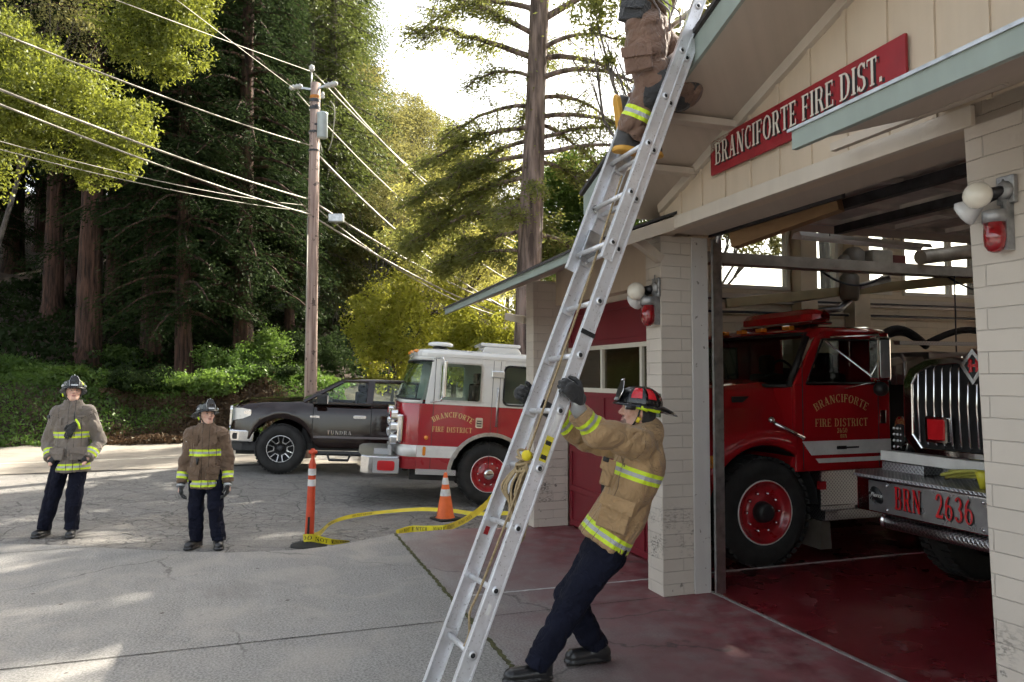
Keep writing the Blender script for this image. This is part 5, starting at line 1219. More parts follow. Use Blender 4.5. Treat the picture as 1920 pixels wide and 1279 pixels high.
for w in (.03, LWD-.06):
    m = MB(); vs = [LQ(t, w+d, n) for t in (6.95, 7.55) for d in (0, .03) for n in (-.01, .07)]
    m.add(vs, [(0,1,3,2),(4,6,7,5),(0,4,5,1),(2,3,7,6),(0,2,6,4),(1,5,7,3)]); m.build('latch_body', M_galv, lad, bevel=.006)
for w, n_ in ((LWD+.0025, 8.4),):
    m = MB(); m.lathe([(.032, 0), (.034, .002), (.001, .0025)], LQ(8.05, LWD+.0035, .05), -LW, 20); dd = m.build('number_disc', M_wstripe, lad)
    m = MB(); m.lathe([(.030, 0), (.026, .001)], LQ(8.05, LWD+.0005, .05), -LW, 20, cap=False); m.build('disc_ring', M_black, dd)
m = MB()
for t in (5.14, 5.17): pass
vs = [LQ(t, -.0185+d, n) for t in (5.36, 5.44) for d in (-.001, .002) for n in (-.047, .047)]
m.add(vs, [(0,1,3,2),(4,6,7,5),(0,4,5,1),(2,3,7,6),(0,2,6,4),(1,5,7,3)]); m.build('balance_mark', M_black, lad)
def decal(t0, t1, n0, n1, name, mat_, w=-.0135):
    m = MB(); vs = [LQ(t, w+d, n) for t in (t0, t1) for d in (-.0005, .001) for n in (n0, n1)]
    m.add(vs, [(0,1,3,2),(4,6,7,5),(0,4,5,1),(2,3,7,6),(0,2,6,4),(1,5,7,3)]); return m.build(name, mat_, lad)
M_ydec = pm('label_yellow', (.62, .52, .03), .5, var=.2, scale=30)
d1_ = decal(3.12, 3.55, -.022, .022, 'warning_label', M_ydec)
for t in (3.16, 3.40): 
    q = decal(t, t+.07, -.018, .018, 'label_print', M_black, -.0150); q.parent = d1_
decal(3.62, 3.95, -.014, .016, 'maker_label', M_wstripe); decal(4.0, 4.1, -.01, .02, 'maker_label', pm('label_grey', (.5, .5, .5), .5)); decal(.62, .78, -.010, .010, 'serial_label', M_wstripe)
decal(1.72, 1.86, -.016, .012, 'worn_label', M_redrim, LWD+.0025)
# halyard rope: down the middle, coiled and knotted on the third rung
def curve(pts, n=40):
    P = [Vector(p) for p in pts]; out = []
    for i in range(len(P)-1):
        p0 = P[max(i-1, 0)]; p1 = P[i]; p2 = P[i+1]; p3 = P[min(i+2, len(P)-1)]
        for k in range(max(2, n//(len(P)-1))):
            t_ = k/(max(2, n//(len(P)-1)))
            out.append(.5*((2*p1)+(-p0+p2)*t_+(2*p0-5*p1+4*p2-p3)*t_*t_+(-p0+3*p1-3*p2+p3)*t_**3))
    return out+[P[-1]]
LB = Vector((LP.x, LP.y, 0))
rp = []
m = MB(); m.tube(curve([LQ(8.6, .2, .05), LQ(6, .17, .03), LQ(4, .15, .03), LQ(3.02, .14, .03)], 30), .007, 8); rp.append(m)
m = MB(); m.tube(curve([LQ(3.02, .13, .02), LQ(2.2, .10, .03), LQ(1.0, .12, .03), LQ(.55, .10, .05), LQ(.25, .08, .02), LQ(.05, .06, .03)], 40), .007, 8); rp.append(m)
rr_ = random.Random(3)
for j in range(7):
    a = .10+.016*j; L_ = 1.05-.07*abs(j-3)+rr_.random()*.1; q0 = LQ(3.0, a, .03)+Vector((rr_.uniform(-.01, .01), 0, 0))
    m = MB(); m.tube(curve([q0, q0+Vector((-.045-.01*j, 0, -.12)), q0+Vector((-.06, .0, -.25*L_)), q0+Vector((-.035-.006*j, .01, -.42*L_)), q0+Vector((0.0, .01, -.38*L_)), q0+Vector((.01-.004*j, .005, -.2)), q0+Vector((.0, 0, .01))], 40), .0075, 7); rp.append(m)
for j in range(4):
    c0 = LQ(3.03+.04*j, .14, .02); m = MB(); m.tube([c0+Vector((.055*cos(a)*1.1, .055*sin(a)*.6, .03*sin(a)+.03*cos(a+j))) for a in [2*pi*i/20 for i in range(20)]], .0085, 8, closed=True); rp.append(m)
ro = empty('halyard_rope', LB, 0, 'tan rope knotted and coiled on the third rung of the ladder', 'rope')
allr = MB()
for m in rp:
    for v_, f_ in ((m.v, m.f),): o_ = len(allr.v); allr.v += v_; allr.f += [[i+o_ for i in f] for f in f_]; allr.m += m.m; allr.sm += m.sm
allr.build('rope_coil', M_rope, ro, fix=False)
m = MB()
kn = curve([LQ(.5, .11, .04), LQ(.35, .12, .05), LQ(.25, .1, .03)], 10)
q = MB(); c0 = LQ(3.15, .10, .05); q.ball(c0, .026, 12, sc=(1.2, .6, 1.2)); q.build('yellow_tape', pm('tape_yellow', (.70, .56, .02), .6), ro)
# ================================================================ CONE, POST, BARRIER TAPE
M_orange = pm('cone_orange', (.68, .115, .012), .5, var=.15, scale=8)
M_opost = pm('post_orange', (.55, .060, .018), .5, var=.2, scale=8)
t = NT('reflective_white'); t.setc(t.mix(t.ramp(t.noise(14, 5), [(.45, 0), (.7, .7)]), (.66, .65, .64), (.38, .34, .31))); t.set(Roughness=.45); M_rwht = t.m
P = PW(835, 963, 11.6); P.z = Hs(P.x, P.y)-.02
cn = empty('traffic_cone', P, .3, 'orange traffic cone with two white bands and a black base beside the fire engine wheel', 'cone')
m = MB(); m.M = Matrix.Rotation(.35, 4, 'Z'); m.prism(rrect(0, 0, .37, .37, .05), 0, .035, 'z'); m.build('base', M_rub, cn, bevel=.008)
def cr(z): return .135-.110*(z-.035)/.665
m = MB(); m.lathe([(cr(.035)+.012, .035), (cr(.05), .05), (cr(.70), .70), (.018, .705), (.001, .70)], n=28, cap=False); m.build('cone_body', M_orange, cn)
for a, b in ((.36, .46), (.53, .63)): m = MB(); m.lathe([(cr(a)+.002, a), (cr(b)+.002, b)], n=28, cap=False); m.build('white_band', M_rwht, cn)
P = PW(579, 1022, 8.65); P.z = Hs(P.x, P.y)-.02
pt = empty('delineator_post', P, 0, 'orange delineator post with white bands at the edge of the concrete', 'post', rot=(radians(1), radians(2.2), 0))
m = MB(); m.lathe([(.20, 0), (.20, .02), (.16, .035), (.08, .045), (.06, .08)], n=32); m.build('base', M_rub, pt)
m = MB(); m.lathe([(.052, .05), (.046, .45), (.043, .68), (.042, .80), (.041, .92), (.034, .935), (.030, .955), (.020, .985), (.018, 1.02), (.022, 1.035), (.045, 1.04), (.052, 1.055), (.045, 1.075), (.02, 1.085), (.018, 1.095), (.001, 1.10)], n=24, cap=False)
m.build('post_body', M_opost, pt)
for a, b in ((.68, .755), (.80, .875)): m = MB(); m.lathe([(.0445, a), (.0435, b)], n=24, cap=False); m.build('white_band', M_rwht, pt)
m = MB(); m.box(-.012, .012, -.056, -.047, .12, .34); m.build('slot', M_dark, pt)
# barrier tape: a printed ribbon
M_tape = pm('barrier_tape', (.72, .60, .02), .45, var=.15, scale=6, coat=.2); M_tprint = pm('tape_print', (.02, .018, .012), .6)
def ribbon(pts, ups, w=.075, n=70):
    P = curve(pts, n); U = curve(ups, n); m = MB(); k = len(P)
    for i in range(k):
        u = Vector(U[i]).normalized(); m.v += [tuple(P[i]-u*w/2), tuple(P[i]+u*w/2)]
        if i: a = (i-1)*2; m.f.append([a, a+2, a+3, a+1]); m.m.append(0); m.sm.append(True)
    return m, P, U
def tape_text(P, U, txt, s0, h, flip=1):
    """print the words along the ribbon"""
    L = [0]; 
    for i in range(1, len(P)): L.append(L[-1]+(P[i]-P[i-1]).length)
    def fn(x, y, e):
        s = min(max(s0+x, 0), L[-1]-1e-4); i = next(j for j in range(1, len(L)) if L[j] >= s); f = (s-L[i-1])/max(1e-6, L[i]-L[i-1])
        p = P[i-1].lerp(P[i], f); u = Vector(U[i]).normalized(); d = (P[i]-P[i-1]).normalized(); nn = d.cross(u)*flip
        if nn.dot(Vector((0, 4, 1.85))-p) < 0 and nn.y > 0: nn = -nn
        v = (Vector((0,0,CAMH))-p); nn = nn if nn.dot(v) > 0 else -nn
        return p+u*(y-h/2)+nn*(.0015+e*.5)
    m = MB(); letters(m, txt, h, fn, None, .12, 0, 1.5); return m
tp = empty('barrier_tape', (0, 0, 0), 0, 'yellow barrier tape looped on the ground between the orange post and the ladder', 'barrier tape')
def G(u, v, dz=.0):
    p = GPt(u, v, -.05); 
    for _ in range(6): z_ = max(Hs(p.x, p.y), -.3) if (SMi @ p).y < -1.2 or p.y > 8.2 else 0; p = GPt(u, v, z_+dz)
    return p
pz = pt.location
loop = [pz+Vector((-.06, -.02, .10)), pz+Vector((-.02, -.07, .11)), pz+Vector((.05, -.06, .11)), G(600, 1012, .06), G(625, 1016, .04), G(655, 1015, .02)]
U = [(0,0,1), (.1,0,1), (.1,0,1), (0,-.2,1), (0,-.5,.8), (0,-1,.4)]
m, P_, U_ = ribbon(loop, U, .085, 60); m.build('tape_length', M_tape, tp); tape_text(P_, U_, 'DO NOT ENTER', .03, .045).build('tape_print', M_tprint, tp, fix=False)
loop = [pz+Vector((.05, -.02, .12)), G(600, 1000, .08), G(622, 980, .05), G(660, 968, .06), G(720, 960, .05), G(790, 955, .05), G(850, 958, .05), G(890, 963, .05), G(960, 962, .05)]
U = [(0,.1,1), (0,.3,1), (0,.8,.6), (0,.7,.7), (.1,.8,.6), (0,.7,.7), (0,.6,.7), (0,.6,.7), (0,.6,.7)]
m, P_, U_ = ribbon(loop, U, .07, 90); m.build('tape_length', M_tape, tp); [tape_text(P_, U_, 'DO NOT ENTER', s_, .032).build('tape_print', M_tprint, tp, fix=False) for s_ in (.5, 1.5, 2.5)]
loop = [G(742, 1000, .02), G(770, 992, .04), G(800, 992, .05), G(835, 990, .10), G(870, 976, .14), G(905, 952, .25), G(925, 930, .40), LQ(2.3, LWD+.05, .03)+LB+Vector((0, .25, -.1))]
U = [(0,.5,.8), (0,.4,.9), (0,.2,1), (.1,0,1), (-.2,0,1), (-.4,0,1), (-.5,0,1), (-.5,0,1)]
m, P_, U_ = ribbon(loop, U, .085, 90); m.build('tape_length', M_tape, tp); [tape_text(P_, U_, 'DO NOT ENTER', s_, .042).build('tape_print', M_tprint, tp, fix=False) for s_ in (.1, .85, 1.6)]
loop = [G(888, 993, .01), G(905, 994, .01), G(922, 993, .01)]
m, P_, U_ = ribbon(loop, [(0,1,.1)]*3, .03, 8); m.build('tape_length', M_tape, tp)

# ================================================================ UTILITY POLE AND WIRES
PD = 18.0
pb = GPt(582, 760, 0); pb = ray(582, 735)*(PD/ray(582, 735).y); px_, py_ = pb.x, PD
pbz = Hs(px_, py_)
t = NT('pole_wood'); X = t.xyz(); g = t.noise(1, 6, vec=t.comb(t.math('MULTIPLY', X[0], 14.), t.math('MULTIPLY', X[1], 14.), t.math('MULTIPLY', X[2], .6)))
c = t.mix(t.ramp(g, [(.35, 0), (.65, 1)]), (.22, .145, .12), (.46, .35, .30)); c = t.mix(t.ramp(t.noise(7, 3), [(.62, 0), (.66, .8)]), c, (.05, .035, .03)); t.setc(c); t.set(Roughness=.9); t.bump(g, .6, .02); M_pole = t.m
M_wire = pm('cable_sheath', (.30, .28, .23), .55, .3); M_ins = pm('insulator', (.5, .5, .48), .25, coat=.4); M_tank = pm('transformer_grey', (.46, .53, .56), .35, .2, var=.08)
ztop_ = CAMH + (705-128)/1430*PD
pole = empty('utility_pole', (px_, py_, pbz), 0, 'tall wooden utility pole behind the brown pickup', 'pole')
m = MB(); m.tube([(0,0,-.3), (0.01,0,4), (.035,0,ztop_-pbz-.25)], [.155, .135, .115], 16); m.build('pole_shaft', M_pole, pole)
ZT = ztop_-pbz
m = MB(); m.tube([(-.05, -.05, ZT-.5), (-.05, -.05, ZT+.05)], .02, 6); m.lathe([(.05, 0), (.075, .03), (.05, .06), (.07, .09), (.04, .14), (.02, .16)], (-.05, -.05, ZT+.03), (0,0,1), 14); m.build('top_insulator', M_ins, pole)
for s_, dz in ((-1, -.36), (1, -.30)):
    m = MB(); m.bar((0, -.05, ZT-.42), (s_*.33, -.05, ZT+dz-.02), .05, .05); m.build('bracket', M_galv, pole)
    m = MB(); m.M = Matrix.Translation((s_*.42, -.05, ZT+dz)) @ Matrix.Rotation(s_*radians(-12 if s_ > 0 else 10), 4, 'Y'); m.lathe([(.03, -.16), (.07, -.13), (.05, -.09), (.075, -.05), (.05, -.01), (.075, .03), (.05, .07), (.07, .11), (.03, .16)], (0,0,0), (1, 0, 0), 14); m.build('insulator', M_ins, pole)
m = MB(); m.lathe([(.10, 0), (.122, .02), (.122, .56), (.13, .575), (.13, .605), (.08, .63), (.001, .64)], (.24, -.12, ZT-1.62), (0,0,1), 28); tk = m.build('transformer', M_tank, pole)
m = MB(); m.lathe([(.03, 0), (.05, .03), (.03, .07), (.045, .10), (.02, .16)], (.24, -.12, ZT-.66), (0,0,1), 10); m.build('bushing', M_ins, tk)
m = MB(); m.box(.05, .14, -.12, .02, ZT-.85, ZT-.80); m.box(.05, .14, -.12, .02, ZT-1.3, ZT-1.25); m.build('hanger', M_dkst, tk)
for z in (ZT-.68, ZT-.86, ZT-1.45, ZT-1.9): m = MB(); m.lathe([(.135, -.05 if z > ZT-1 else -.02), (.135, .03)], (.02, 0, z), (0,0,1), 16, cap=False); m.build('band', M_dkst, pole)
m = MB(); m.lathe([(.128, -.04), (.128, .04)], (.03, 0, ZT-.62+.02), (0,0,1), 16, cap=False); m.build('orange_tag', pm('tag_orange', (.5, .18, .02), .6), pole)
m = MB(); m.tube(curve([(.42, -.12, ZT-.72), (.52, -.1, ZT-.9), (.50, -.1, ZT-1.4), (.44, -.08, ZT-1.75), (.36, -.05, ZT-1.9)], 24), .014, 6); m.tube(curve([(.20, -.12, ZT-1.45), (.18, -.1, ZT-1.7), (.24, -.08, ZT-1.95)], 14), .014, 6); m.build('drop_lead', M_wire, pole)
m = MB(); m.box(.40, .75, -.12, .05, ZT-3.62, ZT-3.42); m.build('splice_box', M_galv, pole, bevel=.02)
m = MB(); m.tube([(-.10, -.09, 0.2), (-.09, -.09, ZT-3.5)], .016, 6); m.build('ground_wire', M_wire, pole)
# spans: from the pole to the left (towards the viewer) and to the far right
def span(x0, y0, z0, x1, y1, z1, sag, r=.012, name='overhead_wire', lab=None, n=40, wig=0.):
    m = MB(); pts = []
    for i in range(n+1):
        s_ = i/n; pts.append((x0+(x1-x0)*s_, y0+(y1-y0)*s_, z0+(z1-z0)*s_-sag*4*s_*(1-s_)+wig*sin(s_*40)*.5))
    m.tube(pts, r*.78, 5); o = m.build(name, M_wire, fix=False); tag(o, lab, 'wire', 'wires strung to the utility pole'); return o
def endp(u, v, d):
    p = PW(u, v, d); return p
def wire_px(ul, vl, dl, zoff, dx, lab, sag=.25, r=.014, mid=None):
    a = endp(ul, vl, dl); b = Vector((px_+dx, py_-.1, zoff)); 
    e = a + (a-b)*.6
    span(e.x, e.y, e.z+.3, b.x, b.y, b.z, 0 if sag == 0 else sag*2.0, r, lab=lab)
def zpix(v): return CAMH+(705-v)/1430*PD
L1 = 'overhead wire crossing the left of the photo, '
for v0, dl, v1, dx, lab, sg_, r_ in ((-60, 9.5, 128, -.05, 'thin bare wire running up and left from the tip of the pole', .02, .010),
        (-230, 8.5, 163, -.42, 'thin bare wire running up and left from the left insulator of the pole', .02, .010),
        (62, 9.4, 271, 0, 'cable meeting the pole just below its transformer, from the upper left', .10, .018),
        (168, 9.4, 373, -.05, 'thick twisted cable meeting the pole from the left, above the lowest pair', .10, .024),
        (196, 9.6, 402, 0, 'thick cable meeting the pole from the left, lowest of the heavy ones', .10, .020),
        (250, 10.5, 385, -.05, 'thin slack wire second from the bottom at the left edge of the photo', .16, .010),
        (268, 10.8, 396, -.03, 'thin slack wire lowest of all at the left edge of the photo', .15, .010)):
    wire_px(0, v0, dl, zpix(v1), dx, lab, sg_, r_)
def wire_r(v0, dx, u1, v1, d1, lab, sag, r=.02, ext=.5):
    a = Vector((px_+dx, py_, zpix(v0))); b = endp(u1, v1, d1); span(a.x, a.y, a.z, b.x, b.y, b.z, sag, r, lab=lab)
wire_r(128, 0, 1000, 470, 25, 'bare wire running from the pole tip down right, upper of the top pair', .5, .02)
wire_r(150, .42, 985, 478, 24.5, 'bare wire running from the right insulator down right, lower of the top pair', .5, .02)
wire_r(165, -.42, 990, 545, 24, 'single bare wire behind the transformer running down to the right', .5, .02)
wire_r(285, .1, 1010, 606, 23.6, 'cable from below the transformer running down to the right', .5, .03)
wire_r(380, .1, 1010, 600, 24, 'upper cable of the bundle with the grey splice box', .25, .032)
wire_r(388, .1, 1005, 606, 23.6, 'looping middle cable of the bundle with the grey splice box', .55, .022)
wire_r(408, .1, 1005, 612, 23.5, 'lowest heavy cable running from the pole down to the right', .25, .03)
# ================================================================ PEOPLE: smooth-union fields turned into surfaces
def V3(*a): return np.array(a, float)
def nv(a): a = np.array(a, float); return a/np.linalg.norm(a)
def d_cone(P, a, b, ra, rb):
    a = np.array(a, float); b = np.array(b, float); ab = b-a; L2 = ab@ab
    t = np.clip(((P-a)@ab)/L2, 0, 1); d = np.linalg.norm(P-(a+t[..., None]*ab), axis=-1)
    return d-(ra+(rb-ra)*t)
def d_ell(P, c, R, ax=None):
    """ellipsoid with radii R along the rows of ax"""
    q = P-np.array(c, float)
    if ax is not None: q = q@np.array(ax).T
    q = q/np.array(R, float); k = np.linalg.norm(q, axis=-1); return (k-1)*min(R)*(.6+.4*1)
def d_econe(P, a, b, ra, rb, side, sy):
    """cone with an elliptical section: flattened by sy at right angles to side"""
    a = np.array(a, float); b = np.array(b, float); ab = b-a; u = ab/np.linalg.norm(ab); s = nv(np.array(side)-u*(np.array(side)@u)); f = np.cross(u, s)
    q = P-a; t = np.clip((q@ab)/(ab@ab), 0, 1); h = q@u-t*np.linalg.norm(ab); r = ra+(rb-ra)*t
    return (np.sqrt((q@s)**2+((q@f)/sy)**2+h**2)-r)*.85
def smin(a, b, k):
    h = np.clip(.5+.5*(b-a)/k, 0, 1); return b*(1-h)+a*h-k*h*(1-h)
def smax(a, b, k): return -smin(-a, -b, k)
def wrinkle(P, seed, f=9., amp=.008):
    r = np.random.default_rng(seed); w = np.zeros(P.shape[:-1])
    Q = P.copy()
    for i in range(3): Q[..., i] = Q[..., i] + .05*np.sin(P@r.normal(0, f*.5, 3)+r.random()*6)
    for k in range(6):
        d = r.normal(0, 1, 3); d /= np.linalg.norm(d); d *= f*(1+.5*k); s = np.sin(Q@d+r.random()*6.3)
        w += (1-np.abs(s))**2.5/(1+.35*k)
    return amp*(w-1.2)
def surface(F, ax_, name, mats, parent=None, attrs=None, faces_mat=None, h=None):
    """surface nets on a rectilinear grid; F(P)->field"""
    xs, ys, zs = [np.asarray(a) for a in ax_]
    G = np.stack(np.meshgrid(xs, ys, zs, indexing='ij'), -1)
    ic = [np.minimum(np.round(np.arange(len(a))/4).astype(int)*4, (len(a)-1)//4*4)//4 for a in (xs, ys, zs)]
    Dc = F(G[::4, ::4, ::4]); D = Dc[np.ix_(*[np.minimum(i, n-1) for i, n in zip(ic, Dc.shape)])].copy()
    hm_ = max(np.median(np.diff(a)) for a in (xs, ys, zs)); near = np.abs(D) < 4*hm_*1.3+.02; D[near] = F(G[near])
    S = D < 0; nx, ny, nz = D.shape
    cnt = np.zeros((nx-1, ny-1, nz-1)); acc = np.zeros((nx-1, ny-1, nz-1, 3))
    for axis in range(3):
        sl0 = [slice(None)]*3; sl1 = [slice(None)]*3; sl0[axis] = slice(0, -1); sl1[axis] = slice(1, None)
        a = D[tuple(sl0)]; b = D[tuple(sl1)]; cr = (a < 0) != (b < 0); t = np.where(cr, a/(np.where(cr, a-b, 1)), 0)
        p = G[tuple(sl0)]*(1-t[..., None])+G[tuple(sl1)]*t[..., None]; p = p*cr[..., None]
        o = [i for i in range(3) if i != axis]
        for da in (0, 1):
            for db in (0, 1):
                s_ = [slice(None)]*3; s_[o[0]] = slice(da, da+D.shape[o[0]]-1); s_[o[1]] = slice(db, db+D.shape[o[1]]-1)
                cnt += cr[tuple(s_)]; acc += p[tuple(s_)]
    act = cnt > 0; idx = -np.ones(act.shape, int); idx[act] = np.arange(act.sum()); vs = acc[act]/cnt[act][:, None]
    fs = []
    for axis in range(3):
        sl0 = [slice(1, -1)]*3; sl1 = [slice(1, -1)]*3; sl0[axis] = slice(0, -1); sl1[axis] = slice(1, None)
        a = S[tuple(sl0)]; b = S[tuple(sl1)]
        o = [i for i in range(3) if i != axis]
        for flip, mask in ((0, a & ~b), (1, ~a & b)):
            I = np.argwhere(mask)
            if len(I) == 0: continue
            base = I.copy(); base[:, o[0]] += 1; base[:, o[1]] += 1   # grid node index
            q = []
            for da, db in ((1, 1), (0, 1), (0, 0), (1, 0)):
                c = base.copy(); c[:, o[0]] -= da; c[:, o[1]] -= db; q.append(idx[c[:, 0], c[:, 1], c[:, 2]])
            q = np.stack(q, 1)
            if (flip == 0) == (axis == 1): q = q[:, ::-1]
            fs.append(q)
    fs = np.concatenate(fs); fs = fs[(fs >= 0).all(1)]
    me = bpy.data.meshes.new(name); nf = len(fs)
    me.vertices.add(len(vs)); me.vertices.foreach_set('co', vs.ravel()); me.loops.add(nf*4); me.loops.foreach_set('vertex_index', fs.ravel())
    me.polygons.add(nf); me.polygons.foreach_set('loop_start', np.arange(0, nf*4, 4)); me.polygons.foreach_set('loop_total', np.full(nf, 4)); me.polygons.foreach_set('use_smooth', np.ones(nf, bool))
    me.update(calc_edges=True)
    for mm in (mats if isinstance(mats, (list, tuple)) else [mats]): me.materials.append(mm)
    for k, f in (attrs or {}).items():
        val = f(vs)
        if val.ndim == 1: a = me.attributes.new(k, 'FLOAT', 'POINT'); a.data.foreach_set('value', val.astype(np.float32))
        else: a = me.attributes.new(k, 'FLOAT_COLOR', 'POINT'); a.data.foreach_set('color', np.c_[val, np.ones(len(val))].astype(np.float32).ravel())
    o = bpy.data.objects.new(name, me); COL.objects.link(o)
    if parent: o.parent = parent
    return o
def grid_for(pts, pad, h):
    pts = np.array(pts); lo = pts.min(0)-pad; hi = pts.max(0)+pad; return [np.arange(lo[i], hi[i]+h, h) for i in range(3)]

def cloth_mat(name, c, c2=None, rough=.9, stripes=True, lime=(.62, .80, .02), silver=(.42, .43, .44), seams=True):
    t = NT(name); X = t.xyz()
    base = t.mix(t.ramp(t.noise(5, 5), [(.35, 0), (.7, 1)]), c2 or tuple(q*.72 for q in c), c)
    wv = t.new('ShaderNodeTexWave'); wv.inputs['Scale'].default_value = 260; wv.inputs['Distortion'].default_value = 1.; t.l(t.tc.outputs['Object'], wv.inputs[0])
    base = t.mix(t.math('MULTIPLY', wv.outputs[1], .12), base, tuple(q*.5 for q in c))
    if stripes:
        at = t.new('ShaderNodeAttribute', attribute_name='band'); b = at.outputs['Fac']
        m1 = t.math('LESS_THAN', b, .037); m2 = t.math('LESS_THAN', b, .0125)
        gr = t.mix(t.ramp(t.noise(12, 4), [(.5, 0), (.8, .5)]), lime, tuple(q*.7 for q in lime))
        base = t.mix(m1, base, t.mix(m2, gr, silver)); t.set(Roughness=t.math('SUBTRACT', rough, t.math('MULTIPLY', m1, .4)))
        at2 = t.new('ShaderNodeAttribute', attribute_name='seam'); base = t.mix(t.math('LESS_THAN', at2.outputs['Fac'], .004), base, tuple(q*.35 for q in c))
    else: t.set(Roughness=rough)
    t.setc(base); t.set(Sheen_Weight=.15 if max(c) > .03 else 0); t.p.inputs['Specular IOR Level'].default_value = .5 if max(c) > .03 else .25; t.bump(t.noise(38, 5), .35, .006, t.bump(t.noise(8, 3, dist=1.4), .9, .04)); return t.m
M_jtan = cloth_mat('turnout_tan', (.43, .275, .135)); M_jgrey = cloth_mat('turnout_grey', (.215, .180, .150)); M_jbrn = cloth_mat('turnout_brown', (.165, .105, .065)); M_pbrn = cloth_mat('turnout_trousers', (.20, .118, .082))
M_navy = cloth_mat('navy_trousers', (.006, .0075, .020), stripes=False); M_glove = cloth_mat('glove_leather', (.035, .035, .036), (.018, .018, .019), stripes=False, rough=.75)
M_boot = pm('boot_leather', (.014, .014, .015), .32, var=.3, scale=12, bump=.2, coat=.3)
M_bsole = pm('boot_sole_yellow', (.55, .28, .04), .7, var=.2)
M_helm = pm('helmet_black', (.008, .0085, .010), .28, var=.3, scale=8, coat=.35)
M_lime = pm('lime_reflector', (.60, .80, .02), .45, var=.1); M_hred = pm('helmet_red', (.60, .02, .03), .25, coat=.7, var=.1)
M_silver = pm('reflective_silver', (.5, .52, .53), .35, .3, var=.2, scale=15)
t = NT('skin'); a_ = t.new('ShaderNodeAttribute', attribute_name='Col'); t.setc(t.mix(t.ramp(t.noise(60, 4), [(.4, 0), (.7, .25)]), a_.outputs['Color'], (.35, .13, .09), 'MULTIPLY')); t.set(Roughness=.5, Subsurface_Weight=.12, Subsurface_Scale=.02); t.p.inputs['Subsurface Radius'].default_value = (1, .35, .2); t.bump(t.noise(150, 3), .1, .001); M_skin = t.m

class Head:
    """face frame: c centre between the ears, f forward, u up, s to the person's right; k scale"""
    def __init__(s, c, f, u, k=1., beard=0):
        s.c = np.array(c, float); s.f = nv(f); s.u = nv(np.array(u, float)-s.f*(np.array(u, float)@s.f)); s.s = np.cross(s.f, s.u); s.k = k; s.beard = beard
    def W(s, x, y, z): return s.c+(s.s*x+s.f*y+s.u*z)*s.k
    def L(s, P): q = (P-s.c)/s.k; return np.stack([q@s.s, q@s.f, q@s.u], -1)
    def field(s, P):
        q = s.L(P)
        def E(c, R): return d_ell(q, c, R)
        d = E((0, -.012, .035), (.076, .095, .088)); d = smin(d, E((0, .025, -.035), (.060, .068, .075)), .03)
        d = smin(d, E((0, .058, -.088), (.030, .026, .024)), .03)                       # chin
        d = smin(d, d_cone(q, (-.045, .0, -.065), (-.022, .055, -.088), .022, .018), .02); d = smin(d, d_cone(q, (.045, .0, -.065), (.022, .055, -.088), .022, .018), .02)
        for sx in (-1, 1):
            d = smin(d, E((sx*.042, .062, -.012), (.026, .022, .024)), .018)             # cheek
            d = smin(d, E((sx*.030, .080, .034), (.026, .012, .008)), .012)              # brow
            d = smax(d, -E((sx*.031, .097, .016), (.019, .020, .013)), .010)             # socket
            d = smin(d, E((sx*.031, .078, .015), (.0125, .0125, .0115)), .003)           # eyeball
            d = smin(d, E((sx*.031, .084, .0235), (.016, .009, .0045)), .004)            # upper lid
            d = smin(d, E((sx*.080, -.012, .0), (.010, .022, .034)), .008)               # ear
            d = smax(d, -E((sx*.092, -.006, .004), (.008, .010, .018)), .006)
            d = smin(d, E((sx*.013, .097, -.022), (.010, .011, .008)), .006)             # nostril wing
        d = smin(d, d_cone(q, (0, .086, .028), (0, .112, -.014), .008, .0125), .010)     # nose
        d = smin(d, E((0, .085, -.047), (.024, .012, .0065)), .006); d = smin(d, E((0, .083, -.060), (.021, .012, .007)), .006)
        d = smax(d, -E((0, .101, -.0535), (.022, .008, .0022)), .004)
        if s.beard: d = smin(d, E((0, .074, -.074), (.036, .030, .030)), .012)
        return d*s.k
    def col(s, P):
        q = s.L(P); n = len(q); c = np.tile([.74, .47, .36], (n, 1)); 
        def E(cn, R): return np.linalg.norm((q-np.array(cn))/np.array(R), axis=1)
        def put(m, col, w=1.): c[m] = c[m]*(1-w)+np.array(col)*w
        ck = np.exp(-E((.045, .07, -.02), (.02, .03, .018))**2)+np.exp(-E((-.045, .07, -.02), (.02, .03, .018))**2)+np.exp(-E((0, .11, -.012), (.014, .02, .012))**2)
        c[:] = c*(1-.35*ck[:, None])+np.array([.55, .18, .14])*.35*ck[:, None]
        for sx in (-1, 1):
            put(E((sx*.031, .088, .036), (.022, .02, .0055)) < 1, (.05, .03, .02), .85)
            put(E((sx*.031, .092, .0145), (.0125, .014, .0062)) < 1, (.50, .47, .44)); put(E((sx*.031, .092, .0150), (.0058, .016, .0060)) < 1, (.03, .02, .015))
            put((E((sx*.031, .092, .0215), (.015, .016, .0032)) < 1), (.10, .05, .035), .8)
            put(E((sx*.007, .108, -.027), (.004, .01, .003)) < 1, (.15, .05, .04), .8)
        put(E((0, .095, -.048), (.025, .02, .0065)) < 1, (.42, .15, .13), .8); put(E((0, .093, -.060), (.021, .02, .0065)) < 1, (.46, .17, .15), .8); put(E((0, .1, -.0535), (.022, .03, .0022)) < 1, (.12, .04, .035), .9)
        if s.beard:
            m = (E((0, .080, -.072), (.040, .05, .032)) < 1)&(E((0, .1, -.054), (.024, .03, .010)) > 1); put(m, (.10, .06, .045), .80)
            put((E((0, .10, -.037), (.030, .03, .007)) < 1), (.11, .065, .045), .8)
        hair = (q[:, 1] < .03)&(q[:, 2] > -.0+.5*np.maximum(q[:, 1], -.05))&(np.abs(q[:, 0]) < .079)&(q[:, 1] < .012+.2*(q[:, 2]-.03)); put(hair, (.035, .022, .014))
        return c

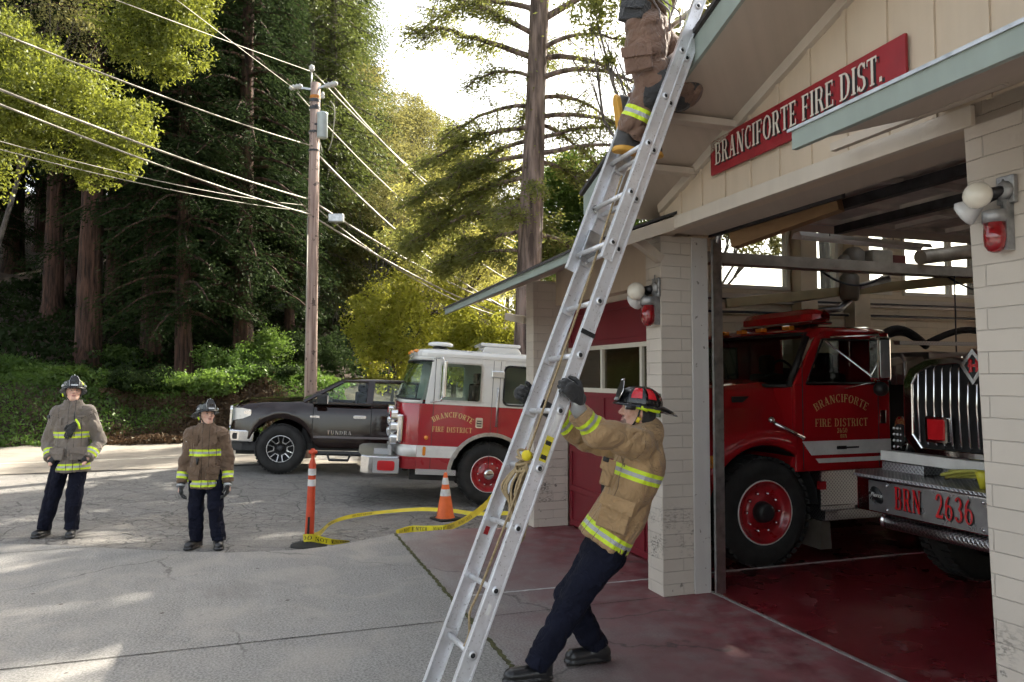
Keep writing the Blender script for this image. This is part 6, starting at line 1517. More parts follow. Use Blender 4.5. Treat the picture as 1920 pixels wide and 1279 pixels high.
def hand_field(P, wrist, fd, palm_n, thumb_s, curl, k=1., spread=.0, rad=1.):
    """fd finger direction, palm_n normal out of the palm, thumb_s direction of the thumb side; curl = 3 joint angles in degrees"""
    fd = nv(fd); palm_n = nv(np.array(palm_n)-fd*(np.array(palm_n)@fd)); ts = nv(np.cross(fd, palm_n)); ts = ts if ts@np.array(thumb_s) > 0 else -ts
    w = np.array(wrist, float); d = d_econe(P, w, w+fd*.045*k, .030*k*rad, .036*k*rad, ts, .48); d = smin(d, d_econe(P, w+fd*.05*k, w+fd*.085*k, .038*k*rad, .038*k*rad, ts, .42), .012)
    lens = [(.044, .026, .020), (.049, .030, .022), (.045, .028, .021), (.034, .021, .018)]
    for i, ln in enumerate(lens):
        off = (.030-.020*i)*k; p = w+fd*(.095-.004*abs(i-1))*k+ts*off; ang = 0; r = (.0100-.0008*(i == 3))*k*rad
        for j, l in enumerate(ln):
            ang += radians(curl[j]); dr = fd*cos(ang)+palm_n*sin(ang)+ts*(spread*(1.5-i)*.12)
            q = p+nv(dr)*l*k; d = smin(d, d_cone(P, p, q, r, r*.94), .005); p = q; r *= .94
    tb = w+fd*.030*k+ts*.030*k; t1_ = tb+nv(fd*.6+ts*.75+palm_n*.25)*.040*k; cu = radians(curl[0]*.4+10)
    t2_ = t1_+nv(fd*(.9)+ts*.15+palm_n*sin(cu)*1.0)*.034*k; t3_ = t2_+nv(fd*.7+ts*(-.15)+palm_n*sin(cu)*1.6)*.026*k
    d = smin(d, d_cone(P, tb, t1_, .015*k*rad, .0125*k*rad), .012); d = smin(d, d_cone(P, t1_, t2_, .0122*k*rad, .011*k*rad), .005); d = smin(d, d_cone(P, t2_, t3_, .011*k*rad, .0095*k*rad), .004)
    return d
def make_gloves(root, side_w, ratio=1., mat_=None, cuff=True, h=.005, name='glove', curl=(25, 30, 20), elbow=None, k=1., **kw):
    w, fd, pn, ts = side_w
    def F(P):
        d = hand_field(P, w, fd, pn, ts, curl, k, rad=1.14, **kw)
        if elbow is not None: e = nv(np.array(elbow)-np.array(w)); d = smin(d, smax(d_cone(P, w, np.array(w)+e*.07, .036, .045), d_cone(P, w, np.array(w)+e*.07, .05, .06), .01), .015)
        return d
    pts = [np.array(w)+nv(fd)*.2*k, np.array(w)-nv(fd)*.1, np.array(w)+nv(pn)*.1, np.array(w)+nv(ts)*.09, np.array(w)-nv(ts)*.07]
    return surface(F, grid_for(pts, .04, h), name, mat_ or M_glove, root)

def boot(root, ankle, toe_dir, up=(0, 0, 1), mat_=None, h=.007, name='boot', sole=None, L=.20, k=1., tall=.16, shaft=None):
    sh = nv(shaft) if shaft is not None else nv(up)
    ak = np.array(ankle, float); td = nv(toe_dir); up = nv(up); td = nv(td-up*(td@up)); sd_ = np.cross(td, up); gz = ak-up*.085*k
    def F(P):
        d = d_econe(P, gz-td*.045*k+up*.045*k, gz+td*(L-.075)*k+up*.040*k, .047*k, .050*k, sd_, .95)
        d = smin(d, d_cone(P, gz-td*.035*k+up*.05*k, ak+sh*tall*k, .050*k, .058*k), .03)
        q = (P-gz)@up; d = smax(d, -(q-.004), .008)
        lip = smax(d_econe(P, gz-td*.05*k+up*.012, gz+td*(L-.07)*k+up*.012, .053*k, .055*k, sd_, .9), np.abs(q-.012)-.011, .004)
        d = smin(d, lip, .003); return d+wrinkle(P, 3, 30, .0012)
    pts = [gz-td*.12, gz+td*(L+.02), ak+up*(tall+.02), gz-sd_*.08, gz+sd_*.08, gz-up*.02]
    o = surface(F, grid_for(pts, .05, h), name, mat_ or M_boot, root, attrs={'hz': lambda v: (v-gz)@up}); return o

def helmet(root, hd, style):
    """traditional fire helmet: ribbed crown, long rear brim, front shield"""
    he = empty('helmet_frame') if False else None
    def W(x, y, z): return Vector(hd.W(x, y, z))
    # crown
    m = MB(); n = 64; K = 16; rows = []
    for i in range(K+1):
        ph = (pi/2)*i/K; row = []
        for j in range(n):
            th = 2*pi*j/n; rb = .018*max(0, cos(8*th/1.0))**6*sin(pi/2-ph*.9) if i < K else 0
            rx, ry, rz = .112, .135, .112
            row.append(W((rx+rb)*cos(ph)*sin(th), -.012+(ry+rb)*cos(ph)*cos(th), .052+(rz+rb*.5)*sin(ph)**.9))
        rows.append(row)
    vs = [p for r in rows for p in r]; fs = [(i*n+j, i*n+(j+1) % n, (i+1)*n+(j+1) % n, (i+1)*n+j) for i in range(K) for j in range(n)]
    m.smooth = True; m.add(vs, fs)
    # brim
    rows = []
    for i in range(5):
        t_ = i/4; row = []
        for j in range(n):
            th = 2*pi*j/n; fr = cos(th); back = max(0, -fr)
            w = .030+.012*max(0, fr)**2+.085*back**1.6
            drop = .006+.010*(abs(sin(th))**2)+.045*back**2
            row.append(W((.112+w*t_)*sin(th), -.012+(.135+w*t_)*fr, .054-drop*t_**1.3-(.0 if i < 4 else .006)))
        rows.append(row)
    rows.append([p+Vector(hd.u)*-.004 for p in rows[-1]]); rows.append([W(.100*sin(2*pi*j/n), -.012+.122*cos(2*pi*j/n), .040) for j in range(n)])
    vs = [p for r in rows for p in r]; fs = [(i*n+j, i*n+(j+1) % n, (i+1)*n+(j+1) % n, (i+1)*n+j) for i in range(len(rows)-1) for j in range(n)]
    m.add(vs, fs); m.smooth = False
    hm = m.build('helmet', M_helm, root)
    # coloured panels between the ribs
    pm_ = M_hred if style == 'red' else M_lime
    for js in ((.115, .24), (.26, .36), (.38, .47), (-.24, -.115), (-.36, -.26), (-.47, -.38)):
        if style != 'red' and abs(js[0]) < .2: continue
        q = MB(); q.smooth = True; rr = []
        for i in range(5):
            ph = radians(14+42*i/4); row = []
            for j in range(5):
                th = 2*pi*(js[0]+(js[1]-js[0])*(.12+.76*j/4)*(1) + (0 if i == 0 else 0)); sh = 1-.06*i
                row.append(W((.117)*cos(ph)*sin(th), -.012+.140*cos(ph)*cos(th), .052+.116*sin(ph)**.9))
            rr.append(row)
        loft(q, rr); q.build('reflective_panel', pm_, hm)
    # front shield and eagle
    q = MB(); pts = [(-.045, .045), (.045, .045), (.052, .12), (.034, .165), (0, .185), (-.034, .165), (-.052, .12)]
    f0 = [W(x, .128+.012-(z-.045)*.22, z+.012) for x, z in pts]; f1 = [p+Vector(hd.f)*.006 for p in f0]
    q.add(f0+f1, [tuple(range(7)), tuple(range(13, 6, -1))]+[(i, (i+1) % 7, 7+(i+1) % 7, 7+i) for i in range(7)]); sh = q.build('front_shield', M_black, hm)
    q = MB(); pts = [(-.038, .05), (.038, .05), (.038, .068), (-.038, .068)]; q.add([W(x, .149-(z-.045)*.22, z+.012) for x, z in pts], [(0,1,2,3)]); q.build('shield_band', M_silver, sh)
    q = MB(); q.tube([W(-.052, .145, .062), W(-.055, .120, .125), W(-.03, .112, .185), W(.03, .112, .185), W(.055, .120, .125), W(.052, .145, .062)], .0035, 6); q.tube([W(0, .10, .20), W(0, .125, .19)], .006, 6); q.build('shield_trim', M_chrome if style == 'red' else M_silver, sh)
    if style == 'red':
        for s_ in (-1,):
            q = MB(); q.tube([W(s_*.118, .07, .028), W(s_*.128, -.02, .022), W(s_*.122, -.10, .012)], .010, 10); q.build('goggle_strap', M_lime, hm)
            q = MB(); q.tube([W(s_*.128, .115, .022), W(s_*.132, .055, .022)], .014, 12); fl_ = q.build('flashlight', M_blkp, hm)
            q = MB(); q.tube([W(s_*.128, .119, .022), W(s_*.128, .116, .022)], .012, 12); q.build('lens', M_wlens, fl_)
        q = MB(); q.box; 
        for a in (.02, -.06): q = MB(); q.tube([W(-.130, a, .030), W(-.130, a-.045, .016)], .013, 8); q.build('strap_keeper', M_lime, hm)
    else:
        q = MB(); q.smooth = True; loft(q, [[W(.128*sin(a), -.012+.150*cos(a), z) for a in [radians(-62+124*k/10) for k in range(11)]] for z in (.062, .10, .125)]); q.build('visor', M_panedk, hm, fix=False)
        q = MB(); 
        for s_ in (-1, 1): q = MB(); q.tube([W(s_*.115, .05, .08), W(s_*.125, .02, .07)], .012, 8); q.build('visor_hinge', M_silver, hm)
        q = MB(); q.tube([W(.118, .02, -.02), W(.112, .04, -.055)], .009, 8); q.build('strap_keeper', M_lime, hm)
    return hm
def ear_flap(root, hd):
    def F(P):
        q = hd.L(P); d = d_ell(q, (0, -.030, -.01), (.093, .092, .092)); d = smax(d, -(d_ell(q, (0, .04, -.01), (.10, .085, .12))), .01); d = smax(d, q[..., 2]-.055, .004); return d*hd.k
    return surface(F, grid_for([hd.W(-.11, -.14, -.13), hd.W(.11, -.14, -.13), hd.W(-.11, .06, -.13), hd.W(.11, .06, .08), hd.W(0, -.14, .08)], .02, .007), 'neck_flap', M_glove, root)
def chin_strap(root, hd, yel=True):
    q = MB(); pts = [hd.W(-.088, .005, .04), hd.W(-.080, .02, -.04), hd.W(-.050, .045, -.098), hd.W(0, .06, -.118), hd.W(.050, .045, -.098), hd.W(.080, .02, -.04), hd.W(.088, .005, .04)]
    q.tube(curve([Vector(p) for p in pts], 30), .006, 6); o = q.build('chin_strap', M_blkp, root)
    if yel: q = MB(); q.tube([hd.W(-.088, .008, -.035), hd.W(-.078, .018, -.065)], .013, 8); q.build('buckle', pm('buckle_yellow', (.75, .58, .02), .4), o)

def person(name_label, J, hd, jmat, tmat, pose):
    """J: joints in world space: neck, chest, waist, hipL/R, shL/R, elL/R, wrL/R, knL/R, anL/R (L = the person's left)"""
    J = {k: np.array(v, float) for k, v in J.items()}
    base = pose.get('base', (J['anL']+J['anR'])/2); root = empty('person', (base[0], base[1], pose.get('z', 0)), 0, name_label, 'person', pose.get('group'))
    B = np.array([base[0], base[1], pose.get('z', 0)])
    J = {k: v-B for k, v in J.items()}; hd.c = hd.c-B
    side = nv(J['shR']-J['shL']); k = pose.get('k', 1.)
    upv = nv(J['neck']-J['waist']); fwd = nv(np.cross(upv, side)); 
    if fwd@hd.f < 0 and not pose.get('noflip'): fwd = fwd
    # body
    hp = grid_for([J[q] for q in J]+[hd.W(0, 0, .14)], .12, .016)
    hz = (hd.c-.13*k, hd.c+.15*k)
    ax_ = []
    for i in range(3):
        a = hp[i]; lo, hi = hz[0][i]-.02, hz[1][i]+.02; ax_.append(np.concatenate([a[a < lo], np.arange(lo, hi, .0045), a[a > hi]]))
    def Fb(P):
        d = hd.field(P); d = smin(d, d_cone(P, hd.W(0, -.02, -.05), J['neck'], .056*k, .062*k), .03)
        d = smin(d, d_econe(P, J['neck']-upv*.05, J['chest'], .10*k, .14*k, side, .7), .05); d = smin(d, d_econe(P, J['chest'], J['waist'], .14*k, .12*k, side, .72), .05)
        d = smin(d, d_econe(P, J['hipL'], J['hipR'], .09*k, .09*k, side, 1), .05); d = smin(d, d_econe(P, J['waist'], (J['hipL']+J['hipR'])/2, .12*k, .12*k, side, .75), .05)
        for s_ in 'LR':
            d = smin(d, d_cone(P, J['neck']-upv*.07, J['sh'+s_], .055*k, .055*k), .04); d = smin(d, d_cone(P, J['sh'+s_], J['el'+s_], .048*k, .036*k), .02); d = smin(d, d_cone(P, J['el'+s_], J['wr'+s_], .036*k, .026*k), .012)
            d = smin(d, d_cone(P, J['hip'+s_], J['kn'+s_], .075*k, .052*k), .03); d = smin(d, d_cone(P, J['kn'+s_], J['an'+s_], .050*k, .036*k), .02)
            if 'hand'+s_ in pose: w, fd, pn, ts = pose['hand'+s_]; 
            else: w, fd, pn, ts = J['wr'+s_]+B, J['wr'+s_]-J['el'+s_], fwd, fwd
            d = smin(d, d_econe(P, np.array(w)-B, np.array(w)-B+nv(fd)*.08, .022, .024, side, .6), .012)
        return d
    surface(Fb, ax_, 'body', M_skin, root, attrs={'Col': hd.col})
    # trousers
    lt = J['hem_t'] if 'hem_t' in J else None
    tk = pose.get('tk', 1.)
    def Ft(P):
        d = d_econe(P, J['hipL']*.8+J['hipR']*.2, J['hipR']*.8+J['hipL']*.2, .125*k, .125*k, side, .95)
        d = smin(d, d_econe(P, J['waist'], (J['hipL']+J['hipR'])/2, .145*k, .15*k, side, .78), .05)
        for s_ in 'LR':
            d = smin(d, d_cone(P, J['hip'+s_], J['kn'+s_], .105*k*tk, .082*k*tk), .035)
            e = J['an'+s_]-J['kn'+s_]; en = J['kn'+s_]+e*pose.get('cuff', .92)
            leg = d_cone(P, J['kn'+s_], en, .082*k*tk, .072*k*tk); leg = smax(leg, ((P-en)@nv(e))-.005, .01); d = smin(d, leg, .03)
        return d+wrinkle(P, pose['seed']+5, 10, .020 if tk > 1.1 else .013)
    pts = [J[q] for q in ('waist', 'hipL', 'hipR', 'knL', 'knR', 'anL', 'anR')]
    def leg_band(v):
        b = np.full(len(v), 9.)
        if tk > 1.05:
            for s_ in 'LR':
                e = nv(J['an'+s_]-J['kn'+s_]); d0 = np.linalg.norm(J['an'+s_]-J['kn'+s_]); h_ = (v-J['kn'+s_])@e; rad = np.linalg.norm((v-J['kn'+s_])-h_[:, None]*e, axis=1)
                b = np.where((rad < .14), np.minimum(b, np.abs(h_-(d0-.165))), b)
        return b
    surface(Ft, grid_for(pts, .2, .010), 'trousers', tmat, root, attrs={'band': leg_band, 'seam': lambda v: np.full(len(v), 9.)})
    # jacket
    hem = (pose['hem']-B); hu = nv(J['waist']-hem)
    jr = pose.get('jr', (.185, .175, .205))
    def arm(P, s_, full=False):
        k = pose.get('k', 1.)*pose.get('ar', 1.)
        a = d_cone(P, J['sh'+s_], J['el'+s_], .090*k, .078*k); wr = J['wr'+s_]; e = nv(wr-J['el'+s_])
        fo = d_cone(P, J['el'+s_], wr, .078*k, .058*k); fo = smax(fo, ((P-wr)@e)+.015, .006)
        return smin(a, fo, .02)
    def torso(P):
        d = d_econe(P, J['neck']-upv*.11, J['chest'], jr[0]*k*.9, jr[0]*k, side, .72); d = smin(d, d_econe(P, J['chest'], J['waist'], jr[0]*k, jr[1]*k, side, .78), .05)
        e2 = hem-J['waist']; d3 = d_econe(P, J['waist'], hem, jr[1]*k, jr[2]*k, side, .82); d3 = smax(d3, ((P-hem)@nv(e2)), .008); d = smin(d, d3, .04)
        for s_ in 'LR': d = smin(d, d_cone(P, J['neck']-upv*.06, J['sh'+s_], .070*k, .088*k*pose.get('ar', 1.)), .05)
        # collar
        nb = J['neck']-upv*.03; nt = J['neck']+nv(hd.W(0, -.02, -.06)-J['neck'])*.055
        col_ = smax(d_cone(P, nb, nt, .105*k, .088*k), ((P-nt)@nv(nt-nb)), .006); col_ = smax(col_, -d_cone(P, nb, nt+nv(nt-nb)*.1, .078*k, .078*k), .006)
        return smin(d, col_, .025)
    def Fj(P):
        d = torso(P)
        for s_ in 'LR': d = smin(d, arm(P, s_), .035)
        d = d+wrinkle(P, pose['seed'], 8, .015)
        hole = smax(d_econe(P, J['waist'], hem-hu*.1, jr[1]*k-.03, jr[2]*k-.03, side, .80), -((P-(hem+hu*.10))@-hu), .01)
        return smax(d, -hole, .004)
    ax3 = [J['neck'], J['waist'], hem, J['shL'], J['shR'], J['elL'], J['elR'], J['wrL'], J['wrR']]
    cb = pose.get('chestband', .20)
    def band(v):
        P = v; at = torso(P); aL = arm(P, 'L'); aR = arm(P, 'R'); b = np.full(len(v), 9.)
        tor = (at <= np.minimum(aL, aR)+.012)
        h1 = (P-hem)@nv(J['waist']-hem); b = np.where(tor, np.minimum(b, np.abs(h1-.055)), b)
        hc = (P-J['neck'])@-upv; b = np.where(tor, np.minimum(b, np.abs(hc-cb*k-.0)), b)
        for s_, a in (('L', aL), ('R', aR)):
            e = nv(J['el'+s_]-J['wr'+s_]); hw_ = (P-J['wr'+s_])@e; b = np.where((~tor)&(a < .05)&(np.linalg.norm(P-J['wr'+s_], axis=1) < .24), np.minimum(b, np.abs(hw_-.09)), b)
        return b
    fc_ = nv(np.cross(upv, side)); fc_ = fc_ if fc_@hd.f > 0 else -fc_
    if 'fwd' in pose: fc_ = nv(pose['fwd'])
    def seam(v):
        at = torso(v); x = (v-J['chest'])@side; fr = (v-J['chest'])@fc_; s1 = np.abs(np.abs(x+.02)-.035); s2 = np.abs(np.abs(x)-.125)
        r_ = np.where((fr > .05)&(at < .03), np.minimum(s1, s2+.001), 9.)
        for s_ in 'LR': e = nv(J['el'+s_]-J['sh'+s_]); r_ = np.minimum(r_, np.where(np.linalg.norm(v-J['sh'+s_], axis=1) < .17, np.abs((v-J['sh'+s_])@e-.02)+.001, 9.))
        return r_
    jk = surface(Fj, grid_for(ax3, .2, .0085), 'jacket', jmat, root, attrs={'band': band, 'seam': seam})
    return root, J, B, jk, fc_, side, upv
def rel(a, B): return np.array(a, float)-B
def pocket(root, c, n, u, w, h, t_, mat_, name='pocket', flap=True):
    c = Vector(c); n = Vector(n).normalized(); u = (Vector(u)-n*Vector(u).dot(n)).normalized(); r = n.cross(u)
    m = MB(); P = lambda x, y, z: c+r*x+u*y+n*z
    m.add([P(-w/2,-h/2,-t_),P(w/2,-h/2,-t_),P(w/2,h/2,-t_),P(-w/2,h/2,-t_),P(-w/2+.01,-h/2+.01,t_),P(w/2-.01,-h/2+.01,t_),P(w/2-.01,h/2-.005,t_*.5),P(-w/2+.01,h/2-.005,t_*.5)], [(0,3,2,1),(4,5,6,7),(0,1,5,4),(1,2,6,5),(2,3,7,6),(3,0,4,7)])
    o = m.build(name, mat_, root, bevel=.006)
    if flap:
        m = MB(); m.add([P(-w/2-.006,h/2-.075,t_+.002),P(w/2+.006,h/2-.055,t_+.002),P(w/2+.006,h/2+.012,t_*.6),P(-w/2-.006,h/2+.012,t_*.6),P(-w/2-.006,h/2-.075,t_+.008),P(w/2+.006,h/2-.055,t_+.008),P(w/2+.006,h/2+.014,t_*.6+.006),P(-w/2-.006,h/2+.014,t_*.6+.006)], [(0,3,2,1),(4,5,6,7),(0,1,5,4),(1,2,6,5),(2,3,7,6),(3,0,4,7)])
        m.build('pocket_flap', mat_, o, bevel=.003)
    return o
M_pclimb = cloth_mat('pocket_trousers', (.20, .118, .082), stripes=False); M_ptan = cloth_mat('pocket_tan', (.43, .275, .135), stripes=False); M_pgrey = cloth_mat('pocket_grey', (.215, .180, .150), stripes=False); M_pbr = cloth_mat('pocket_brown', (.165, .105, .065), stripes=False)

# ---- 1: man holding the ladder
LB3 = np.array(LB)
hN = np.array(LQ(4.22, 0, -.0))+LB3; hF = np.array(LQ(4.12, LWD, -.0))+LB3
ldN = np.array(LN); ldV = np.array(LV); ldW = np.array(LW)
J = dict(neck=PW(1212, 800, 4.83), chest=PW(1196, 880, 4.82), waist=PW(1160, 970, 4.82),
         shL=PW(1197, 832, 4.64), shR=PW(1180, 836, 5.02), elL=PW(1118, 810, 4.52), elR=PW(1100, 824, 5.02),
         wrL=PW(1083, 772, 4.47), wrR=PW(1040, 777, 4.90), hipL=PW(1138, 1035, 4.74), hipR=PW(1128, 1035, 4.92),
         knL=PW(1072, 1135, 4.74), knR=PW(1068, 1118, 4.98), anL=PW(1007, 1236, 4.70), anR=PW(1118, 1212, 5.02))
J['anL'][2] = .10; J['anR'][2] = .10
hc = np.array(PW(1195, 772, 4.80)); hdm = Head(hc, (-.93, -.12, .10), (.08, .02, 1), .98, beard=1)
wrL = np.array(PW(1072, 768, 4.49)); wrR = np.array(PW(1022, 766, 4.93))
pose = dict(seed=21, hem=np.array(PW(1131, 1016, 4.82)), jr=(.185, .18, .20), chestband=.30, tk=1.04, cuff=1.0,
            handL=(wrL, nv(hN-wrL), (-.3, .4, .1), (0, 0, 1)), handR=(wrR, nv(hF-wrR), (-.3, -.4, .1), (0, 0, 1)), fwd=(-.95, -.1, .2))
root, Jm, B, jk, fc_, side, upv = person('man in tan turnout coat and black helmet leaning back to hold the ladder', J, hdm, M_jtan, M_navy, pose)
helmet(root, hdm, 'red'); ear_flap(root, hdm); chin_strap(root, hdm)
# gloves: fingers wrapped round the rails from the side of the wall
gN = np.array(LQ(4.3, -.02, -.05))+LB3-B; gF = np.array(LQ(4.22, LWD+.045, .01))+LB3-B
make_gloves(root, (gN-ldN*.03-ldW*.035, nv(ldN*.75-ldW*.25+ldV*.15), ldW, ldV), curl=(35, 62, 40), k=1.1)
make_gloves(root, (gF-ldN*.03+ldW*.03, nv(ldN*.85+ldV*.10), -ldW, ldV), curl=(55, 65, 45), k=1.08)
for w_, g_, el in (('wrL', gN, 'elL'), ('wrR', gF, 'elR')):
    a = Jm[w_]; g0 = g_-ldN*.03; q = MB(); e_ = nv(Jm[w_]-Jm[el]); q.tube([a-e_*.05, a+(g0-a)*.35, g0], [.050, .046, .036], 14); q.build('glove_cuff', M_silver if w_ == 'wrL' else M_glove, root)
for an, toe in (('anL', (-1, -.30, 0)), ('anR', (-.9, -.25, 0))): boot(root, Jm[an], toe, L=.235, tall=.12, shaft=Jm[an.replace('an', 'kn')]-Jm[an])
fw = np.array([-.93, -.30, .22]); 
cam_side = np.array([-.1, -1, 0.05])
pocket(root, rel(PW(1152, 966, 4.615), B), (-.35, -.93, .05), upv, .20, .20, .022, M_ptan, name='bellows_pocket')
pocket(root, rel(PW(1138, 888, 4.66), B), (-.55, -.82, .0), upv, .085, .16, .012, M_ptan, name='radio_pocket')
q = MB(); c_ = rel(PW(1136, 862, 4.645), B); pocket(root, c_, (-.5, -.85, 0), upv, .05, .035, .008, M_black, name='name_patch', flap=False)

# ---- 2 and 3: two standing firefighters
def standing(px_l, px_r, vfoot, d, vtop, yaw, label, jm, tm, pm_, seed, pockets, k, headyaw):
    zg = Hs(*(PW((px_l+px_r)/2, vfoot, d).xy))-.02
    aL = np.array(PW(px_r, vfoot-14, d)); aR = np.array(PW(px_l, vfoot-14, d)); aL[2] = aR[2] = zg+.095
    zt = PW(px_l, vtop, d).z; Hh = zt-.07-zg      # stature without the helmet crown
    c = (aL+aR)/2; cx = np.array(PW(pose2['cx'], 800, d))[0]
    f = np.array([sin(radians(yaw)), -cos(radians(yaw)), 0]); s = np.cross(f, [0, 0, 1.])   # person's right
    s = np.array([f[1], -f[0], 0.])      # right-hand side
    up = np.array([0, 0, 1.]); b = np.array([cx, c[1], zg])
    def at(x, z, y=0): return b+s*x*k+f*y*k+up*z*Hh
    J = dict(neck=at(0, .845), chest=at(0, .72), waist=at(0, .59, .0), hipL=at(-.09, .51), hipR=at(.09, .51), shL=at(-.165, .795), shR=at(.165, .795),
             knL=None, knR=None, anL=aL, anR=aR)
    for q in 'LR': J['kn'+q] = (J['hip'+q]+J['an'+q])/2+f*.025
    if pockets:
        J.update(elL=at(-.285, .61, -.06), elR=at(.285, .61, -.06), wrL=at(-.205, .505, .12), wrR=at(.205, .505, .12))
    else:
        J.update(elL=at(-.245, .61, -.03), elR=at(.245, .61, -.03), wrL=at(-.275, .455, .04), wrR=at(.275, .455, .04))
    hf = np.array([sin(radians(headyaw)), -cos(radians(headyaw)), .16])
    hd = Head(at(0, .930, .01), hf, (0, .05, 1), 1.0*k)
    pose = dict(seed=seed, hem=at(0, .425), jr=(.172, .168, .192), chestband=.35 if pockets else .30, ar=.92, k=k, z=zg, fwd=f, tk=1.0, cuff=1.0)
    root, J2, B, jk, fc_, side, upv = person(label, J, hd, jm, tm, pose)
    helmet(root, hd, 'lime'); ear_flap(root, hd); chin_strap(root, hd, False)
    for q, sx in (('L', -1), ('R', 1)): boot(root, J2['an'+q], f*1+s*sx*.25, L=.22, tall=.10, shaft=J2['kn'+q]-J2['an'+q])
    return root, J2, B, f, s, up, at, Hh, hd
pose2 = dict(cx=137)
root, J2, B, f, s, up, at, Hh, hd = standing(82, 133, 1010, 9.25, 705, 12, 'tall man in grey turnout coat with hands in pockets, leftmost in the photo', M_jgrey, M_navy, M_pgrey, 31, True, .99, 32)
for sx in (-1, 1):
    pocket(root, at(sx*.115, .535, .150)-B, f+s*sx*.4, up, .17, .14, .02, M_pgrey, name='pocket')
    q = MB(); w = J2['wrL' if sx < 0 else 'wrR']; q.tube([w, w-up*.03-s*sx*.05], .05, 10); q.build('cuff_lining', M_glove, root)
# a pair of gloves clipped to the chest
gl = at(-.07, .70, .175)-B
q = MB(); make_gloves(root, (gl+up*.05, nv(-up*.9+s*.5), -f, s), curl=(12, 18, 10), name='clipped_glove', k=1.05)
q = MB(); q.tube([gl+up*.11-s*.02+f*.02, gl+up*.06-s*.06+f*.045, gl-s*.075+f*.045], .012, 8); q.build('glove_trim', M_lime, root)
q = MB(); q.tube([gl+up*.20, gl+up*.10], .008, 6); q.build('clip_strap', M_glove, root)
pocket(root, at(.09, .745, .135)-B, f, up, .035, .10, .012, M_pgrey, name='snap_hook', flap=False)
pocket(root, at(.255, .775, .06)-B, f*.8+s*.8+up*.2, up, .07, .05, .006, M_black, name='shoulder_patch', flap=False)
pose2 = dict(cx=388)
root, J2, B, f, s, up, at, Hh, hd = standing(367, 410, 1028, 8.55, 749, 8, 'shorter person in brown turnout coat with gloved hands hanging, beside the pickup', M_jbrn, M_navy, M_pbr, 47, False, .90, 44)
for q_, sx in (('L', -1), ('R', 1)):
    w = J2['wr'+q_]; make_gloves(root, (w, nv(-up*.95+f*.25), s*-sx, f), curl=(22, 30, 20), elbow=J2['el'+q_], k=1.0)
    q = MB(); q.tube([w-up*.01+f*.02, w-up*.03+f*.03], .045, 12); q.build('glove_strap', M_silver, root)
    pocket(root, at(sx*.105, .525, .150)-B, f+s*sx*.35, up, .14, .14, .018, M_pbr, name='pocket')
pocket(root, at(.10, .755, .120)-B, f, up, .055, .12, .014, M_pbr, name='radio_pocket')
pocket(root, at(-.11, .755, .115)-B, f, up, .07, .09, .012, M_pbr, name='radio_pocket')
pocket(root, at(.225, .76, .07)-B, f*.8+s*.8+up*.2, up, .06, .05, .006, M_wstripe, name='shoulder_flag', flap=False)
q = MB(); q.tube([at(.07, .64, .165)-B, at(.06, .60, .19)-B, at(.05, .64, .18)-B], .012, 6); q.build('key_ring', M_blkp, root)

# ---- 4: man climbing, right leg locked over a rung
def LX(t, w, n): return np.array(LQ(t, w, n))+LB3
RU = 9.0
J = dict(hipL=PW(1208, 62, 4.86), hipR=PW(1226, 66, 5.08), waist=PW(1216, 5, 4.96), chest=PW(1236, -70, 4.97), neck=PW(1258, -155, 4.97),
         shL=PW(1240, -128, 4.80), shR=PW(1262, -128, 5.16), elL=PW(1290, -90, 4.72), elR=PW(1306, -100, 5.22), wrL=PW(1325, -150, 4.80), wrR=PW(1338, -150, 5.12),
         knL=PW(1222, 165, 4.84), knR=PW(1283, 170, 5.10), anL=PW(1178, 262, 4.92), anR=PW(1178, 205, 5.16))
hd4 = Head(np.array(PW(1266, -200, 4.97)), (.9, .15, .25), (-.1, 0, 1), .98)
pose = dict(seed=77, hem=np.array(PW(1208, 18, 4.96)), jr=(.19, .18, .20), chestband=.22, tk=1.22, cuff=.90, z=3.3, base=np.array(J['anL']), fwd=(.9, .15, .1))
root, J4, B, jk, fc_, side, upv = person('man in brown turnout gear climbing the ladder, only his legs in view', J, hd4, M_jbrn, M_pbrn, pose)
helmet(root, hd4, 'red')
t = NT('rubber_boot'); a_ = t.new('ShaderNodeAttribute', attribute_name='hz'); t.setc(t.mix(t.math('LESS_THAN', a_.outputs['Fac'], .032), t.mix(t.ramp(t.noise(9, 4), [(.4, 0), (.7, 1)]), (.045, .042, .04), (.09, .085, .08)), (.62, .33, .05))); t.set(Roughness=.55); M_rboot = t.m
boot(root, J4['anL'], (.75, .25, .0), (.05, 0, 1), M_rboot, L=.26, tall=.13, k=1.05)
boot(root, J4['anR'], (.05, .1, -1), (.93, .1, .15), M_rboot, L=.26, tall=.13, k=1.05)
for kk in 'LR':
    c_ = J4['kn'+kk]; e = nv(J4['kn'+kk]-J4['hip'+kk]); e2 = nv(J4['an'+kk]-J4['kn'+kk]); out = nv(e-e2)
    def Fk(P, c_=c_, out=out, e=e, e2=e2, kk=kk):
        a = d_cone(P, c_-e*.10, c_+e2*.12, .108, .100) if kk == 'L' else d_cone(P, c_-e*.06, c_+e2*.07, .108, .104)
        q = (P-c_)@out
        d = smin(d_cone(P, J4['hip'+kk], c_, .128, .108), d_cone(P, c_, J4['an'+kk], .106, .092), .03)-.026
        d = smax(d, -(q+.01), .012); d = smax(d, d_cone(P, c_-e*.03+out*.03, c_+e2*.07+out*.03, .112, .112), .015); return d
    surface(Fk, grid_for([c_-.16, c_+.16], .06, .009), 'knee_pad', M_glove, root)
for w_, s_ in (('wrL', 1), ('wrR', -1)): make_gloves(root, (J4[w_], (.5, .1, .8), ldW*s_, ldV), curl=(55, 60, 40), elbow=J4['el'+w_[-1]])
